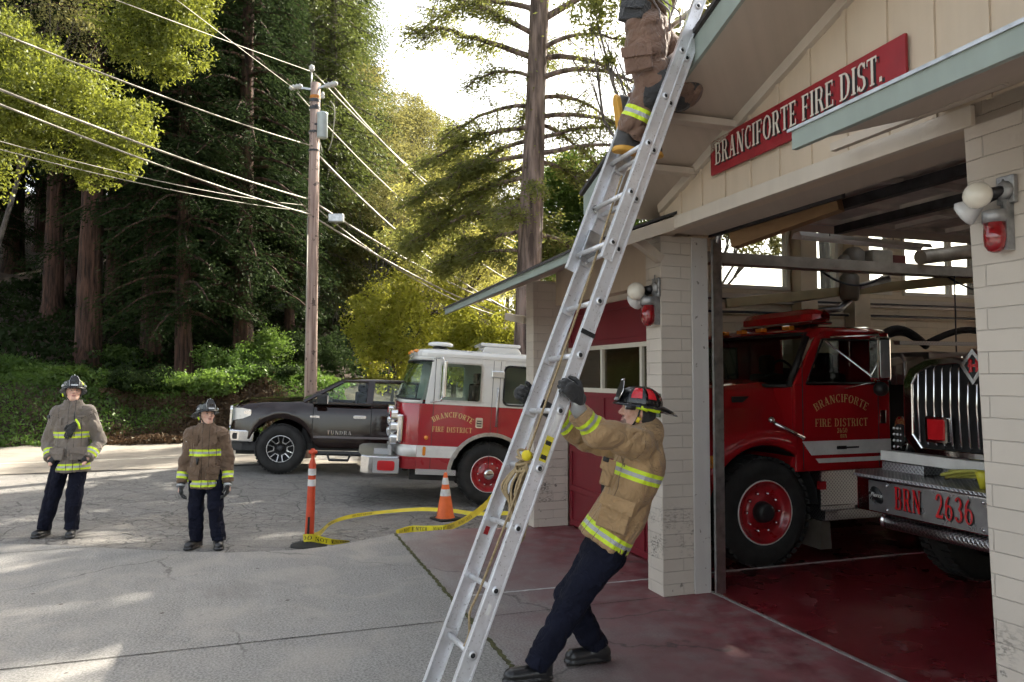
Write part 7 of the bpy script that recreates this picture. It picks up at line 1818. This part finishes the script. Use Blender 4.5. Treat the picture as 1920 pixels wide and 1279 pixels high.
pocket(root, rel(PW(1196, 112, 4.70), B), (-.25, -.95, 0), J4['hipL']-J4['knL'], .18, .16, .014, M_pclimb, name='cargo_pocket')
# tool belt, radio and strap ends at the waist
q = MB(); c_ = rel(PW(1192, 22, 4.80), B); pocket(root, c_, (-.6, -.8, 0), upv, .16, .14, .05, M_glove, name='hip_pouch')
pocket(root, rel(PW(1178, 15, 4.93), B), (-.95, -.3, 0), upv, .14, .16, .05, M_glove, name='air_cylinder_frame', flap=False)
for k_ in range(3):
    q = MB(); a = rel(PW(1226+9*k_, -25, 4.78), B); q.tube(curve([Vector(a), Vector(a)+Vector((-.01, -.03, -.10)), Vector(a)+Vector((.03+.03*k_, -.03, -.18)), Vector(a)+Vector((.02+.04*k_, -.02, -.27-.03*(k_ % 2)))], 16), .006, 6); q.build('strap', pm('strap_grey', (.16, .13, .125), .7) if k_ == 0 else bpy.data.materials['strap_grey'], root)
# ================================================================ TREES AND PLANTS
def leafmat(name, c1, c2, trans=.35, nscale=.25, tip=None, gl=.03):
    t = NT(name); t.n.remove(t.p); at = t.new('ShaderNodeAttribute', attribute_name='rnd'); oi = t.new('ShaderNodeObjectInfo')
    nz = t.noise(nscale, 3)
    f = t.math('ADD', t.math('MULTIPLY', at.outputs['Fac'], .55), t.math('MULTIPLY', t.ramp(nz, [(.35, 0), (.65, 1)]), .45))
    c = t.mix(f, c1, c2); c = t.mix(t.math('MULTIPLY', oi.outputs['Random'], .35), c, tuple(q*.6 for q in c1))
    if tip: c = t.mix(t.math('GREATER_THAN', at.outputs['Fac'], .93), c, tip)
    d = t.new('ShaderNodeBsdfDiffuse'); tr = t.new('ShaderNodeBsdfTranslucent'); g = t.new('ShaderNodeBsdfGlossy'); g.inputs['Roughness'].default_value = .45; g.inputs[0].default_value = (.9, .95, .8, 1)
    t.l(c, d.inputs[0]); tc_ = t.mix(.5, c, tuple(min(1, q*1.9) for q in c2)); t.l(tc_, tr.inputs[0])
    m1 = t.new('ShaderNodeMixShader'); m1.inputs[0].default_value = trans; t.l(d.outputs[0], m1.inputs[1]); t.l(tr.outputs[0], m1.inputs[2])
    m2 = t.new('ShaderNodeMixShader'); m2.inputs[0].default_value = gl; t.l(m1.outputs[0], m2.inputs[1]); t.l(g.outputs[0], m2.inputs[2]); t.l(m2.outputs[0], t.out.inputs[0]); return t.m
def bark(name, c1, c2, sc=10.):
    t = NT(name); X = t.xyz(); g = t.noise(1, 6, vec=t.comb(t.math('MULTIPLY', X[0], sc), t.math('MULTIPLY', X[1], sc), t.math('MULTIPLY', X[2], sc*.12)))
    t.setc(t.mix(t.ramp(g, [(.38, 0), (.62, 1)]), c1, c2)); t.set(Roughness=.95); t.bump(g, 1., .06); return t.m
L_red = leafmat('redwood_needles', (.008, .018, .007), (.036, .055, .018), .27, gl=.008)
L_redlit = leafmat('redwood_needles_sunlit', (.030, .048, .014), (.095, .115, .026), .4)  # lit copy of the redwood needles, sunlight put into the colour
L_bay = leafmat('bay_leaves', (.045, .070, .012), (.20, .215, .028), .5, .5)
L_feath = leafmat('pale_needles', (.12, .135, .03), (.33, .31, .075), .62, .5)
L_oliv = leafmat('olive_leaves', (.075, .080, .028), (.19, .175, .055), .5, .3)  # haze and sun glare of the far slope brightened into this colour
L_fir = leafmat('fir_needles', (.07, .085, .024), (.20, .21, .05), .58, .4)
L_brt = leafmat('bright_leaves', (.11, .14, .015), (.33, .32, .04), .6, .5)
L_mid = leafmat('green_leaves', (.035, .075, .014), (.12, .19, .03), .5, .5)
L_ivy = leafmat('ivy_leaves', (.022, .05, .012), (.11, .19, .03), .35, .6)
L_dry = leafmat('dry_leaves', (.05, .028, .016), (.13, .075, .04), .2, .8)
B_red = bark('redwood_bark', (.018, .009, .006), (.095, .048, .032)); B_fir = bark('fir_bark', (.06, .042, .034), (.25, .185, .155), 8.); B_gry = bark('grey_bark', (.05, .042, .036), (.16, .14, .12), 12.)

def leaves(name, C, D, L, W, mat_, parent=None, Rn=None, fold=.0):
    """rhombic leaves: centres C, long axes D (unit), lengths L, widths W"""
    N = len(C); r = np.random.default_rng(len(C)); 
    A = r.normal(0, 1, (N, 3)); S = np.cross(D, A); S /= np.linalg.norm(S, axis=1)[:, None]+1e-9
    L = np.broadcast_to(L, (N,))[:, None]; W = np.broadcast_to(W, (N,))[:, None]
    v = np.stack([C-D*L*.5, C+S*W*.5-D*L*.05, C+D*L*.5, C-S*W*.5-D*L*.05], 1).reshape(-1, 3).astype(np.float32)
    me = bpy.data.meshes.new(name); me.vertices.add(N*4); me.vertices.foreach_set('co', v.ravel()); me.loops.add(N*4); me.loops.foreach_set('vertex_index', np.arange(N*4, dtype=np.int32))
    me.polygons.add(N); me.polygons.foreach_set('loop_start', np.arange(0, N*4, 4, dtype=np.int32)); me.polygons.foreach_set('loop_total', np.full(N, 4, np.int32)); me.update(calc_edges=True)
    me.materials.append(mat_); a = me.attributes.new('rnd', 'FLOAT', 'FACE'); a.data.foreach_set('value', (Rn if Rn is not None else r.random(N)).astype(np.float32))
    o = bpy.data.objects.new(name, me); COL.objects.link(o)
    if parent: o.parent = parent
    return o
def unit(a): return a/(np.linalg.norm(a, axis=-1, keepdims=True)+1e-9)
def conifer(name, h, z0, r, nb, per, mat_, bmat, tr=.4, seed=1, droop=.35, leafL=.17, leafW=.05, loose=1., taper=1.15, spread=.30, side=None, lean=(0, 0)):
    g = np.random.default_rng(seed); root = empty(name)
    tb = MB(); zs = np.linspace(-1.2, h, 16); n = 14; rows = []
    for z in zs:
        rr = tr*(1-max(z, 0)/h)**.8+.02+ (.35*tr*max(0, 1-z/1.5)**2 if z < 1.5 else 0)
        rows.append([(lean[0]*z+rr*(1+.07*sin(5*a+z)+.04*sin(9*a))*cos(a), lean[1]*z+rr*(1+.07*sin(5*a+z))*sin(a), z) for a in [2*pi*j/n for j in range(n)]])
    loft(tb, rows, closed=True)
    C = []; D = []; lim = MB()
    for b in range(nb):
        u = (b+g.random())/nb; z = z0+(h*.985-z0)*u; R = r*(1-u)**(1/taper)*(.72+.5*g.random())+.35
        if side is not None: pass
        a = b*2.399+g.normal(0, .3); k = 9; s = np.linspace(0, 1, k)
        up0 = g.normal(.12, .12); px = R*s; pz = R*(up0*s-droop*s**2*(1+.3*g.random()))
        P = np.stack([lean[0]*z+px*cos(a), lean[1]*z+px*sin(a), z+pz], 1)
        if R > .9: lim.tube([tuple(p) for p in P[::2]], [max(.012, .030*R*(1-q)+.01) for q in s[::2]], 4, caps=False)
        m = int(per*(R/r+.15)); t = g.random(m)**.75*.92+.08; i = t*(k-1); i0 = np.minimum(i.astype(int), k-2); f = (i-i0)[:, None]
        base = P[i0]*(1-f)+P[i0+1]*f; wd = R*spread*(1.05-t)*1.0+.10
        lat = g.normal(0, 1, m)*wd*.6; tx, ty = -sin(a), cos(a)
        # sprays: group leaves into flat hanging fans
        q = g.integers(0, max(4, m//14), m); off = g.normal(0, 1, (max(4, m//14), 3))[q]*np.array([.22, .22, .13])*loose
        c = base+np.stack([tx*lat, ty*lat, -np.abs(lat)*.35-g.random(m)*.22*loose], 1)+off+g.normal(0, .07*loose, (m, 3))
        d = unit(np.stack([cos(a)+tx*np.sign(lat)*.8, sin(a)+ty*np.sign(lat)*.8, -.55-.5*g.random(m)], 1)+g.normal(0, .35, (m, 3)))
        C.append(c); D.append(d)
    C = np.concatenate(C); D = np.concatenate(D)
    o = len(tb.v); tb.v += lim.v; tb.f += [[i+o for i in f] for f in lim.f]; tb.m += lim.m; tb.sm += lim.sm
    tb.build('trunk', bmat, root, fix=False); leaves('crown', C, D, leafL*g.uniform(.6, 1.3, len(C)), leafW, mat_, root, Rn=g.random(len(C)))
    return root
def broadleaf(name, clumps, N, mat_, bmat, seed=1, L=.11, W=.055, trunk=None, limbs=True, tw=.16, shell=.75, cs=.30):
    """clumps: (x, y, z, rx, ry, rz) in tree space; trunk: base point"""
    g = np.random.default_rng(seed); root = empty(name); cl = np.array(clumps, float); w = (cl[:, 3]*cl[:, 4]*cl[:, 5])**(2/3); w /= w.sum()
    C = []; D = []
    for c, f in zip(cl, w):
        n = int(N*f); ns = max(6, n//55); d = unit(g.normal(0, 1, (ns, 3))); rad = g.random(ns)**(1/3)*(1-shell)+shell; rad *= g.uniform(.75, 1.12, ns)
        sub = c[:3]+d*rad[:, None]*c[3:]; q = g.integers(0, ns, n); p = sub[q]+g.normal(0, 1, (n, 3))*np.minimum(cs, c[3:]*.22*cs/.30); C.append(p); D.append(unit(d[q]*.6+g.normal(0, .8, (n, 3))+np.array([0, 0, -.15])))
    C = np.concatenate(C); D = np.concatenate(D)
    if trunk is not None:
        tb = MB(); top = cl[:, :3].mean(0); t0 = np.array(trunk, float)
        mid = t0*.45+top*.55+np.array([.1, .1, 0]); tb.tube([tuple(t0-[0, 0, .5]), tuple(t0*.75+mid*.25), tuple(mid)], [tw*1.3, tw, tw*.75], 10)
        if limbs:
            for c in cl:
                e = c[:3]; m1 = mid*.5+e*.5+g.normal(0, .2, 3); tb.tube([tuple(mid), tuple(m1), tuple(e)], [tw*.5, tw*.3, tw*.08], 6)
                for k in range(4): e2 = e+unit(g.normal(0, 1, 3))*c[3:]*.8; tb.tube([tuple(m1), tuple((m1+e2)/2+g.normal(0, .1, 3)), tuple(e2)], [tw*.18, tw*.1, tw*.04], 4, caps=False)
        tb.build('trunk', bmat, root, fix=False)
    leaves('crown', C, D, L*g.uniform(.6, 1.3, len(C)), W*1., mat_, root, Rn=g.random(len(C))); return root

# ---- redwoods and other trees on the hillside behind the road
protoR = [conifer('redwood_tree', 27, 5.0, 3.3, 150, 420, L_red, B_red, .34, 3), conifer('redwood_tree', 24, 2.6, 3.0, 150, 400, L_red, B_red, .30, 4, droop=.45), conifer('redwood_tree', 30, 8.0, 3.6, 150, 430, L_red, B_red, .38, 5)]
protoL = [conifer('hillside_conifer', 22, 2.0, 3.2, 120, 420, L_redlit, B_gry, .28, 8, loose=1.3)]
def cl_tree(seed, h, r, n=16):
    g = random.Random(seed); out = []
    for i in range(n):
        z = h*(.25+.75*g.random()); rr = r*(1-((z/h-.6)/.62)**2)**.5 if abs((z/h-.6)/.62) < 1 else .3
        a = g.random()*2*pi; q = rr*sqrt(g.random())*.8; s = r*g.uniform(.28, .46); out.append((q*cos(a), q*sin(a), z, s, s, s*.75))
    return out
protoO = [broadleaf('oak_tree', cl_tree(1, 13, 4.2, 22), 34000, L_oliv, B_gry, 11, L=.16, W=.08, trunk=(0, 0, 0), tw=.25), broadleaf('oak_tree', cl_tree(2, 11, 3.6, 18), 30000, L_oliv, B_gry, 12, L=.16, W=.08, trunk=(0, 0, 0), tw=.22)]
used_ = set()
def place(proto, px, d, s, rz, label, cat, group, dz=-.2, tilt=(0, 0), y=None):
    p = PW(px, 700, d); root = proto if proto.name not in used_ else copy_tree(proto); used_.add(root.name)
    root.location = (p.x, p.y, Hs(p.x, p.y)+dz); root.scale = (s, s, s) if not hasattr(s, '__len__') else s; root.rotation_euler = (tilt[0], tilt[1], rz); tag(root, label, cat, group); return root
G_R = 'redwoods on the hillside across the road'
spec = [(165, 25.5, 2, 1.0, 'redwood with the thick bare red trunk rising behind the tall man in grey'),
        (282, 27, 0, .95, 'redwood with a thin red trunk between the two standing firefighters'), (345, 25.8, 1, .9, 'redwood with a slightly leaning trunk just left of the shorter firefighter\'s head'),
        (455, 27.5, 1, 1.05, 'dark drooping redwood behind the nose of the brown pickup'), (541, 30, 1, .62, 'slim dark redwood just left of the utility pole'), (96, 29, 2, .9, 'slim redwood in the deep shade near the left edge'),
        (622, 37, 1, .7, 'redwood rising just right of the utility pole')]
for i, (px, d, k, s, lb) in enumerate(spec): place(protoR[k], px, d, s, i*1.3, lb, 'redwood', G_R, tilt=(0, .03 if i == 2 else 0))
g = random.Random(5)
row2 = [(-330, 30), (-220, 34), (-120, 27), (-40, 33), (20, 36), (70, 40), (130, 33), (210, 31), (235, 38), (310, 33), (330, 42), (400, 31), (410, 38), (500, 34), (470, 43), (560, 38), (600, 44), (640, 41)]
for i, (px, d) in enumerate(row2): place(protoR[(0, 1, 2, 1)[i % 4]], px, d, g.uniform(.85, 1.15), g.random()*6, 'redwood in the shaded rows behind the front trunks, crown merging with its neighbours', 'redwood', 'redwoods in the back rows of the hillside')
row3 = [(-420, 46), (-250, 50), (-100, 47), (0, 52), (90, 55), (180, 48), (260, 56), (360, 52), (440, 58), (540, 52)]
for i, (px, d) in enumerate(row3): place(protoR[i % 2], px, d, g.uniform(1., 1.25), g.random()*6, 'redwood in the shaded rows behind the front trunks, crown merging with its neighbours', 'redwood', 'redwoods in the back rows of the hillside')
for px, d, s in ((575, 33, 1.1), (618, 34, 1.05), (500, 35, 1.25), (640, 42, 1.15), (575, 50, 1.4), (610, 58, 1.5)): place(protoL[0], px, d, s, g.random()*6, 'tall pale green conifer at the top centre, its sunlit edge against the sky', 'conifer', 'tall pale conifers left of the sky gap')
for i, (px, d, s) in enumerate(((640, 38, 0.90), (690, 42, 0.70), (735, 47, 0.88), (780, 44, 0.73), (830, 52, 0.84), (880, 50, 0.70), (930, 48, 0.59), (985, 52, 0.59), (1040, 55, 0.56), (720, 60, 1.05), (800, 64, 1.01), (870, 70, 0.98), (950, 72, 0.84), (1030, 76, 0.84), (1110, 70, 0.70), (1180, 66, 0.63), (705, 34, 0.54), (770, 36, 0.56), (850, 38, 0.54))):
    place(protoO[i % 2], px, d, s, g.random()*6, 'olive green oak on the hazy slope between the utility pole and the big fir', 'oak', 'oaks on the far slope')
# ---- sunlit bay trees hanging in from the upper left
def PL(u, v, d, r, s=1., f=1.): p = PW(u, v, d); return (p.x, p.y, p.z, r, r*f, r*s)
bx = PW(-330, 700, 17); bx = (bx.x, bx.y)
def shift(cl, b): return [(c[0]-b[0], c[1]-b[1], c[2]-b[2], c[3], c[4], c[5]) for c in cl]
cl = [PL(-60, 150, 16, 1.6), PL(20, 130, 15.5, .95), PL(60, 200, 15.5, 1.0, .8), PL(110, 160, 16, .95, .7), PL(160, 210, 16, 1.0, .8), PL(215, 250, 16, .85, .8), PL(130, 270, 15.6, .9, .7), PL(255, 225, 16.3, .6, .8), PL(200, 310, 16, .65, .7), PL(20, 240, 15.3, .55, .6), PL(60, 120, 16.3, .7), PL(-80, 260, 15.5, 1.2), PL(230, 290, 16.2, .55, .8), PL(170, 335, 16.2, .42, .7), PL(-20, 200, 15, .6)]
b_ = (bx[0], bx[1], Hs(*bx)); o = broadleaf('bay_tree', shift(cl, b_), 44000, L_bay, B_gry, 21, L=.085, W=.04, cs=.17, shell=.6, trunk=(0, 0, 0), tw=.2, limbs=False); o.location = b_; tag(o, 'sunlit yellow green bay tree reaching in at the left edge below the top cable', 'tree')
cl = [PL(300, 40, 19, .9), PL(340, 90, 19, .75), PL(280, 100, 19, .8), PL(350, 20, 19.5, .75), PL(250, 60, 19, .8, .8), PL(310, 130, 19, .5), PL(230, -20, 19, 1.1), PL(330, -50, 19.5, 1.2), PL(370, 60, 19.5, .4)]
b2 = PW(330, 700, 24); b_ = (b2.x, b2.y, Hs(b2.x, b2.y)); o = broadleaf('bay_tree', shift(cl, b_), 21000, L_bay, B_gry, 22, L=.10, W=.045, cs=.19, shell=.6); o.location = b_; tag(o, 'sunlit yellow green bay crown hanging in at the top, left of the pole', 'tree')
cl = [PL(20, 60, 22, 1.3), PL(110, 40, 22, 1.2, .6), PL(190, 70, 22, .9, .6), PL(60, -20, 22, 1.5), PL(160, -10, 22, 1.2)]
b2 = PW(-70, 700, 25); b_ = (b2.x, b2.y, Hs(b2.x, b2.y)); o = broadleaf('bare_oak', shift(cl, b_), 5000, L_oliv, B_gry, 23, L=.1, W=.05, trunk=(0, 0, 0), tw=.09); o.location = b_; tag(o, 'nearly bare grey branched tree in the dark top left corner', 'tree')
cl = [PL(160, 420, 17, .75, .8), PL(130, 370, 17, .7, .7), PL(200, 380, 17, .5, .7)]
# ---- big conifer behind the left wing
fx = PW(993, 480, 18.); FB_ = Vector((fx.x, 18., -.3)); gx_ = np.random.default_rng(9)
fir = empty('fir_tree', FB_, 0, 'big grey trunked fir with arching bare limbs, behind the fire station\'s left end', 'fir')
def fz(v): return (PW(1000, v, 18).z - FB_.z)
leanx = ((1013-993)/1430*18)/(fz(0)-fz(480))
tb = MB(); rows = []
for z in np.linspace(-.5, 21, 26):
    rr = .34*(1-z/30)+(.12*max(0, 1-z/1.5)); x0 = leanx*(z-fz(480))
    rows.append([(x0+rr*(1+.06*sin(4*a+z*1.3)+.03*sin(11*a))*cos(a), rr*(1+.06*sin(4*a+z*1.3))*sin(a), z) for a in [2*pi*j/18 for j in range(18)]])
loft(tb, rows, closed=True); tb.build('trunk', B_fir, fir, fix=False)
C = []; D = []
def limb(v, a, R, up, dr, dens, thick, sub=True, tipup=0.):
    """v: image height of the joint on the trunk; a: azimuth; arch upward by up then droop dr"""
    z = fz(v); x0 = leanx*(z-fz(480)); k = 12; s = np.linspace(0, 1, k); wob = gx_.normal(0, .07, (k, 3)).cumsum(0)*R*.22
    P = np.stack([x0+R*s*cos(a), R*s*sin(a), z+R*(up*s-dr*s**2+tipup*s**4)], 1)+wob*s[:, None]
    m = MB(); m.tube([tuple(p) for p in P], [thick*(1-q)**.7+.010 for q in s], 7)
    for j in range(int(6+R*4) if sub else 0):
        t = gx_.uniform(.2, 1.)**.8; i0 = int(t*(k-1)); p = P[i0]; sa = a+gx_.choice([-1, 1])*gx_.uniform(.1, 1.5); l = R*gx_.uniform(.08, .34)*(1.25-t*.5)
        q = p+np.array([cos(sa)*l, sin(sa)*l, gx_.normal(-.25, .45)*l]); mid = (p+q)/2+np.array([0, 0, .08*l]); m.tube([tuple(p), tuple(mid), tuple(q)], [.016, .011, .006], 4, caps=False)
        for _ in range(2): q2 = mid+(q-p)*.3+gx_.normal(0, .18, 3)*l; m.tube([tuple(mid), tuple(q2)], [.008, .004], 3, caps=False)
        n = int(dens*l*210)
        if n > 0:
            tt = gx_.random(n)[:, None]; cpt = p*(1-tt)+q*tt; cc = cpt+gx_.normal(0, 1, (n, 3))*np.array([.13, .13, .09])+np.array([0, 0, -.09])*gx_.random((n, 1)); C.append(cc); D.append(unit(np.stack([cos(sa)+gx_.normal(0, .6, n), sin(sa)+gx_.normal(0, .6, n), gx_.normal(-.5, .4, n)], 1)))
    m.build('limb', B_fir, fir, fix=False)
    n = int(dens*R*150)
    if n:
        t = gx_.random(n)**.7; ii = np.minimum((t*(k-1)).astype(int), k-2); cc = P[ii]+gx_.normal(0, 1, (n, 3))*np.array([.20, .20, .13])*(.5+R*.12)+np.array([0, 0, -.12])*gx_.random((n, 1)); C.append(cc); D.append(unit(np.stack([cos(a)+gx_.normal(0, .7, n), sin(a)+gx_.normal(0, .7, n), gx_.normal(-.45, .4, n)], 1)))
LF = pi; RT = 0.
for v, a, R, up, dr, dn, th in ((112, LF-.2, 3.3, .55, .25, .75, .07), (70, LF+.3, 3.0, .5, .35, .75, .06), (20, LF-.3, 2.9, .45, .5, .75, .06), (150, LF+.5, 1.9, .3, .6, .7, .04), (-60, LF, 3.0, .3, .5, .75, .06), (200, LF-.3, 2.6, .25, .45, .55, .045), (240, LF-.2, 2.8, .1, .35, 1.2, .05), (262, LF-.5, 2.6, .0, .35, 1.1, .05), (290, LF-.2, 3.4, -.05, .25, 1.5, .05), (330, LF-.5, 3.6, -.05, .30, 1.5, .05), (385, LF-.3, 3.4, .02, .30, 1.5, .05), (430, LF-.6, 3.0, .0, .28, 1.5, .045), (470, LF-.4, 2.4, .1, .25, 1.5, .04), (310, LF-.9, 2.6, .1, .3, 1.0, .045), (360, LF-1.2, 2.6, .1, .3, 1.0, .045), (410, -pi/2-.6, 1.5, .1, .35, .9, .04), (350, -pi/2, 1.3, 0, .4, .8, .035),
        (42, RT+.2, 2.3, .75, .25, .10, .085), (96, RT-.1, 2.6, .55, .62, .22, .05), (112, RT+.25, 3.1, .45, .75, .20, .065), (152, RT-.2, 2.9, .50, .85, .25, .06), (185, RT+.4, 2.4, .35, .5, .4, .05), (222, RT-.1, 2.6, .25, .35, .45, .055), (232, RT+.6, 2.2, .1, .5, .5, .05), (262, RT+.1, 2.3, .35, .20, .3, .05), (290, RT-.3, 2.5, .10, .10, .35, .06), (300, RT+.5, 2.4, -.05, .3, .8, .05), (-40, RT-.3, 3.0, .5, .6, .6, .06), (-100, RT+.3, 3.2, .4, .6, .9, .06), (-160, 1., 3.2, .4, .6, 1., .06), (-160, 3.6, 3.2, .4, .6, 1., .06), (-230, 2., 2.8, .4, .6, 1., .05), (-230, 5, 2.8, .4, .6, 1., .05), (60, 1.4, 2.2, .4, .5, .6, .05), (180, 1.7, 2.2, .3, .5, .7, .05), (400, 1.3, 2.6, .1, .4, 1.2, .05), (440, .6, 2.4, .1, .4, 1.2, .05)):
    limb(v, a, R, up, dr, dn, th)
C = np.concatenate(C); D = np.concatenate(D); leaves('crown', C, D, .11*gx_.uniform(.6, 1.3, len(C)), .034, L_fir, fir, Rn=gx_.random(len(C)))
# limbs reaching in above the climbing man
cl = [PL(1130, 60, 15, .35), PL(1105, 30, 15, .3), PL(1160, -20, 15, .6), PL(1150, 90, 15, .25), PL(1100, -40, 15, .7), PL(1190, -80, 15, .8)]
b2 = PW(1290, 560, 15); b_ = (b2.x+1.2, b2.y+1.6, -.2); o = broadleaf('live_oak', shift(cl, b_), 3800, L_fir, B_gry, 31, L=.11, W=.05, trunk=(0, 0, 0), tw=.10); o.location = b_; tag(o, 'thin leafy twigs at the top edge left of the climbing man', 'tree')
# ---- bright trees and shrubs beyond the vehicles
def bush(name, cl, d, px, n, mt, lb, cat, grp=None, seed=1, L=.1, W=.055, tw=.06, **k):
    b2 = PW(px, 700, d); b_ = (b2.x, b2.y, Hs(b2.x, b2.y)-.05); o = broadleaf(name, shift(cl, b_), n, mt, B_gry, seed, L=L, W=W, trunk=(0, 0, 0), tw=tw, **k); o.location = b_; return tag(o, lb, cat, grp)
bush('maple_tree', [PL(700, 600, 24, .9), PL(740, 560, 24.5, .95), PL(700, 640, 24, .8), PL(760, 620, 24, 1.), PL(820, 580, 25, 1.), PL(680, 575, 24, .4), PL(780, 680, 24, .8), PL(730, 690, 24, .7)], 24, 730, 20000, L_brt, 'bright yellow green tree behind the cab of the parked fire engine', 'tree', seed=41, cs=.2, shell=.5)
bush('maple_tree', [PL(860, 620, 23, .8), PL(900, 600, 23, .8), PL(940, 630, 22, .7), PL(880, 660, 23, .9), PL(930, 670, 22, .8), PL(850, 670, 23, .8), PL(970, 600, 23, .6)], 23, 900, 18000, L_brt, 'bright yellow green bush right of the roof unit of the fire engine', 'tree', seed=42, cs=.2, shell=.5)
bush('hazel_tree', [PL(1080, 340, 21, .8), PL(1120, 370, 21, .8), PL(1050, 400, 21, .9), PL(1100, 430, 21, 1.), PL(1040, 350, 21.5, .6), PL(1150, 430, 21, .8), PL(1210, 420, 21, .8), PL(1040, 460, 21, .9), PL(1130, 320, 21, .4)], 21, 1090, 30000, L_mid, 'fresh green tree between the fir trunk and the ladder', 'tree', seed=43, tw=.1)
bush('pine_sapling', [PL(870, 330, 25.5, 1.20, .5), PL(800, 370, 25.5, 1.08, .4), PL(850, 420, 25.5, 1.44, .5), PL(770, 450, 25.5, 1.08, .4), PL(910, 470, 25.5, 1.20, .5), PL(830, 500, 25.5, 1.44, .5), PL(720, 590, 25.5, 0.84, .35), PL(690, 600, 25.5, 0.54, .3), PL(905, 285, 25.5, .9, .5), PL(955, 320, 25.5, 1.0, .5), PL(1050, 310, 25.5, .9, .5), PL(860, 300, 25.5, .7, .5), PL(880, 540, 25.5, 1.20, .5)], 25.5, 850, 23000, L_feath, 'pale sunlit feathery conifer left of the big fir', 'tree', seed=44, L=.14, W=.04, tw=.10)
for i, (px, d, w_, h_) in enumerate(((30, 23.5, 1.5, .8), (110, 23, 1.3, .8), (190, 22.9, 1.2, 1.1), (255, 23, 1.1, 1.2), (320, 23.2, 1.2, 1.1), (390, 23.4, 1.2, .9), (450, 23.8, 1.1, .9), (505, 24.4, 1.0, .8), (560, 25, 1.0, .8), (620, 25.8, 1.1, .8), (-60, 23.5, 1.6, .9), (-160, 24, 1.6, .9), (420, 25.5, 1.4, 1.8), (480, 26.5, 1.4, 1.9), (230, 26, 1.5, 1.3), (590, 28, 1.4, 1.7))):
    p = PW(px, 700, d); z = Hs(p.x, p.y); gg = random.Random(i)
    cl = [(p.x+gg.uniform(-.6, .6)*w_, p.y+gg.uniform(-.4, .4), z+h_*.6*gg.uniform(.1, .85), w_*gg.uniform(.3, .55), w_*.42, h_*gg.uniform(.15, .36)) for _ in range(6)]
    bush('shrub', cl, d, px, 6500, (L_ivy, L_mid, L_ivy, L_red)[i % 4], 'leafy shrub growing along the top of the roadside bank', 'shrub', 'shrubs along the top of the bank', seed=60+i, L=.10, W=.055, limbs=False, tw=.03)
# ground cover on the bank: ivy at the left, dry brown growth in the middle
g = np.random.default_rng(77)
def cover(name, n, s0, s1, n0, n1, mat_, keep, L=.085, W=.06, hgt=.14, lab=None):
    s = g.uniform(s0, s1, n); q = g.uniform(n0, n1, n); x = RP[0]+RD[0]*s+RN[0]*q; y = RP[1]+RD[1]*s+RN[1]*q; k = keep(s, q); x, y, s, q = x[k], y[k], s[k], q[k]
    cl = .5+.5*np.sin(x*2.3+1.3*np.sin(y*1.9))*np.sin(y*2.1+x*.7); z = H(x, y)+hgt*g.random(len(x))*(.5+1.3*cl); C = np.stack([x, y-.06*g.random(len(x)), z], 1); D = unit(g.normal(0, 1, (len(x), 3))+np.array([0, -.3, .2])); o = leaves(name, C, D, L*g.uniform(.6, 1.4, len(x)), W, mat_, Rn=np.clip(.5*g.random(len(x))+.5*cl, 0, 1)); tag(o, kind='stuff'); return o
def nz2(s, q): return .5+.5*np.sin(s*.9+1.1*np.sin(q*1.7+s*.6))*np.cos(q*1.3-s*.35)
cover('ivy_ground_cover', 90000, -14, 9, -.15, 5.5, L_ivy, lambda s, q: (nz2(s, q)+.20*(s < 2.5)+.35*(q > 1.9)-.22*((s > 2.4)&(s < 6.8)&(q < 1.7)) > .36))
cover('dry_ground_cover', 60000, -6, 9, -.1, 2.6, L_dry, lambda s, q: (nz2(s, q)+.20*(s < 2.5)-.25*((s > 2.0)&(s < 7.2)) < .50), L=.11, W=.03, hgt=.2)
cover('hillside_undergrowth', 50000, -24, 22, 5, 16, L_red, lambda s, q: nz2(s, q) > .2, L=.22, W=.12, hgt=.5)
# ---- trees added behind the station to shade the forecourt, showing in the bay windows
g2 = random.Random(8); scl = [(g2.uniform(-3, 3), g2.uniform(-3, 3), g2.uniform(9.5, 16), g2.uniform(.7, 1.5), g2.uniform(.7, 1.5), g2.uniform(.5, .9)) for _ in range(17)]
protoS = broadleaf('shade_oak', scl, 9000, L_oliv, B_gry, 71, L=.24, W=.13, trunk=(0, 0, 0), tw=.2)
for i, (x, y, s) in enumerate(((9.5, 22.5, 1.), (14.5, 24, 1.05), (18.5, 20, 1.), (13, 31, 1.3), (22, 15.5, .95), (16, 17.5, .9), (6.5, 26, .62), (7.8, 17.2, .92))):
    root = protoS if i == 0 else copy_tree(protoS); root.location = (x, y, -.2); root.scale = (s, s, s); root.rotation_euler = (0, 0, i*1.7); tag(root, 'tall oak behind the fire station seen only through its windows', 'oak', 'tall oaks behind the fire station')
# cabin half hidden among the trunks
p = PW(538, 700, 34); cb = empty('cabin', (p.x, p.y, Hs(p.x, p.y)-.3), .2, 'small grey cabin half hidden among the trunks left of the utility pole', 'cabin')
m = MB(); m.box(-1.3, 1.3, -1.5, 1.5, 0, 2.5); m.build('wall', pm('cabin_wall', (.15, .16, .155), .8), cb)
m = MB(); m.prism([(-1.8, 2.48), (1.8, 2.48), (0, 3.4)], -1.5, 1.5, 'x'); m.build('roof', pm('cabin_roof', (.12, .06, .045), .9), cb)
m = MB(); m.box(-.6, .5, -1.53, -1.505, 1.1, 2.1); m.build('window', M_dark, cb)
for P_ in protoR+protoL+protoO:
    if P_.name not in used_:
        for c_ in [x for x in bpy.data.objects if x.parent == P_]: bpy.data.objects.remove(c_)
        bpy.data.objects.remove(P_)
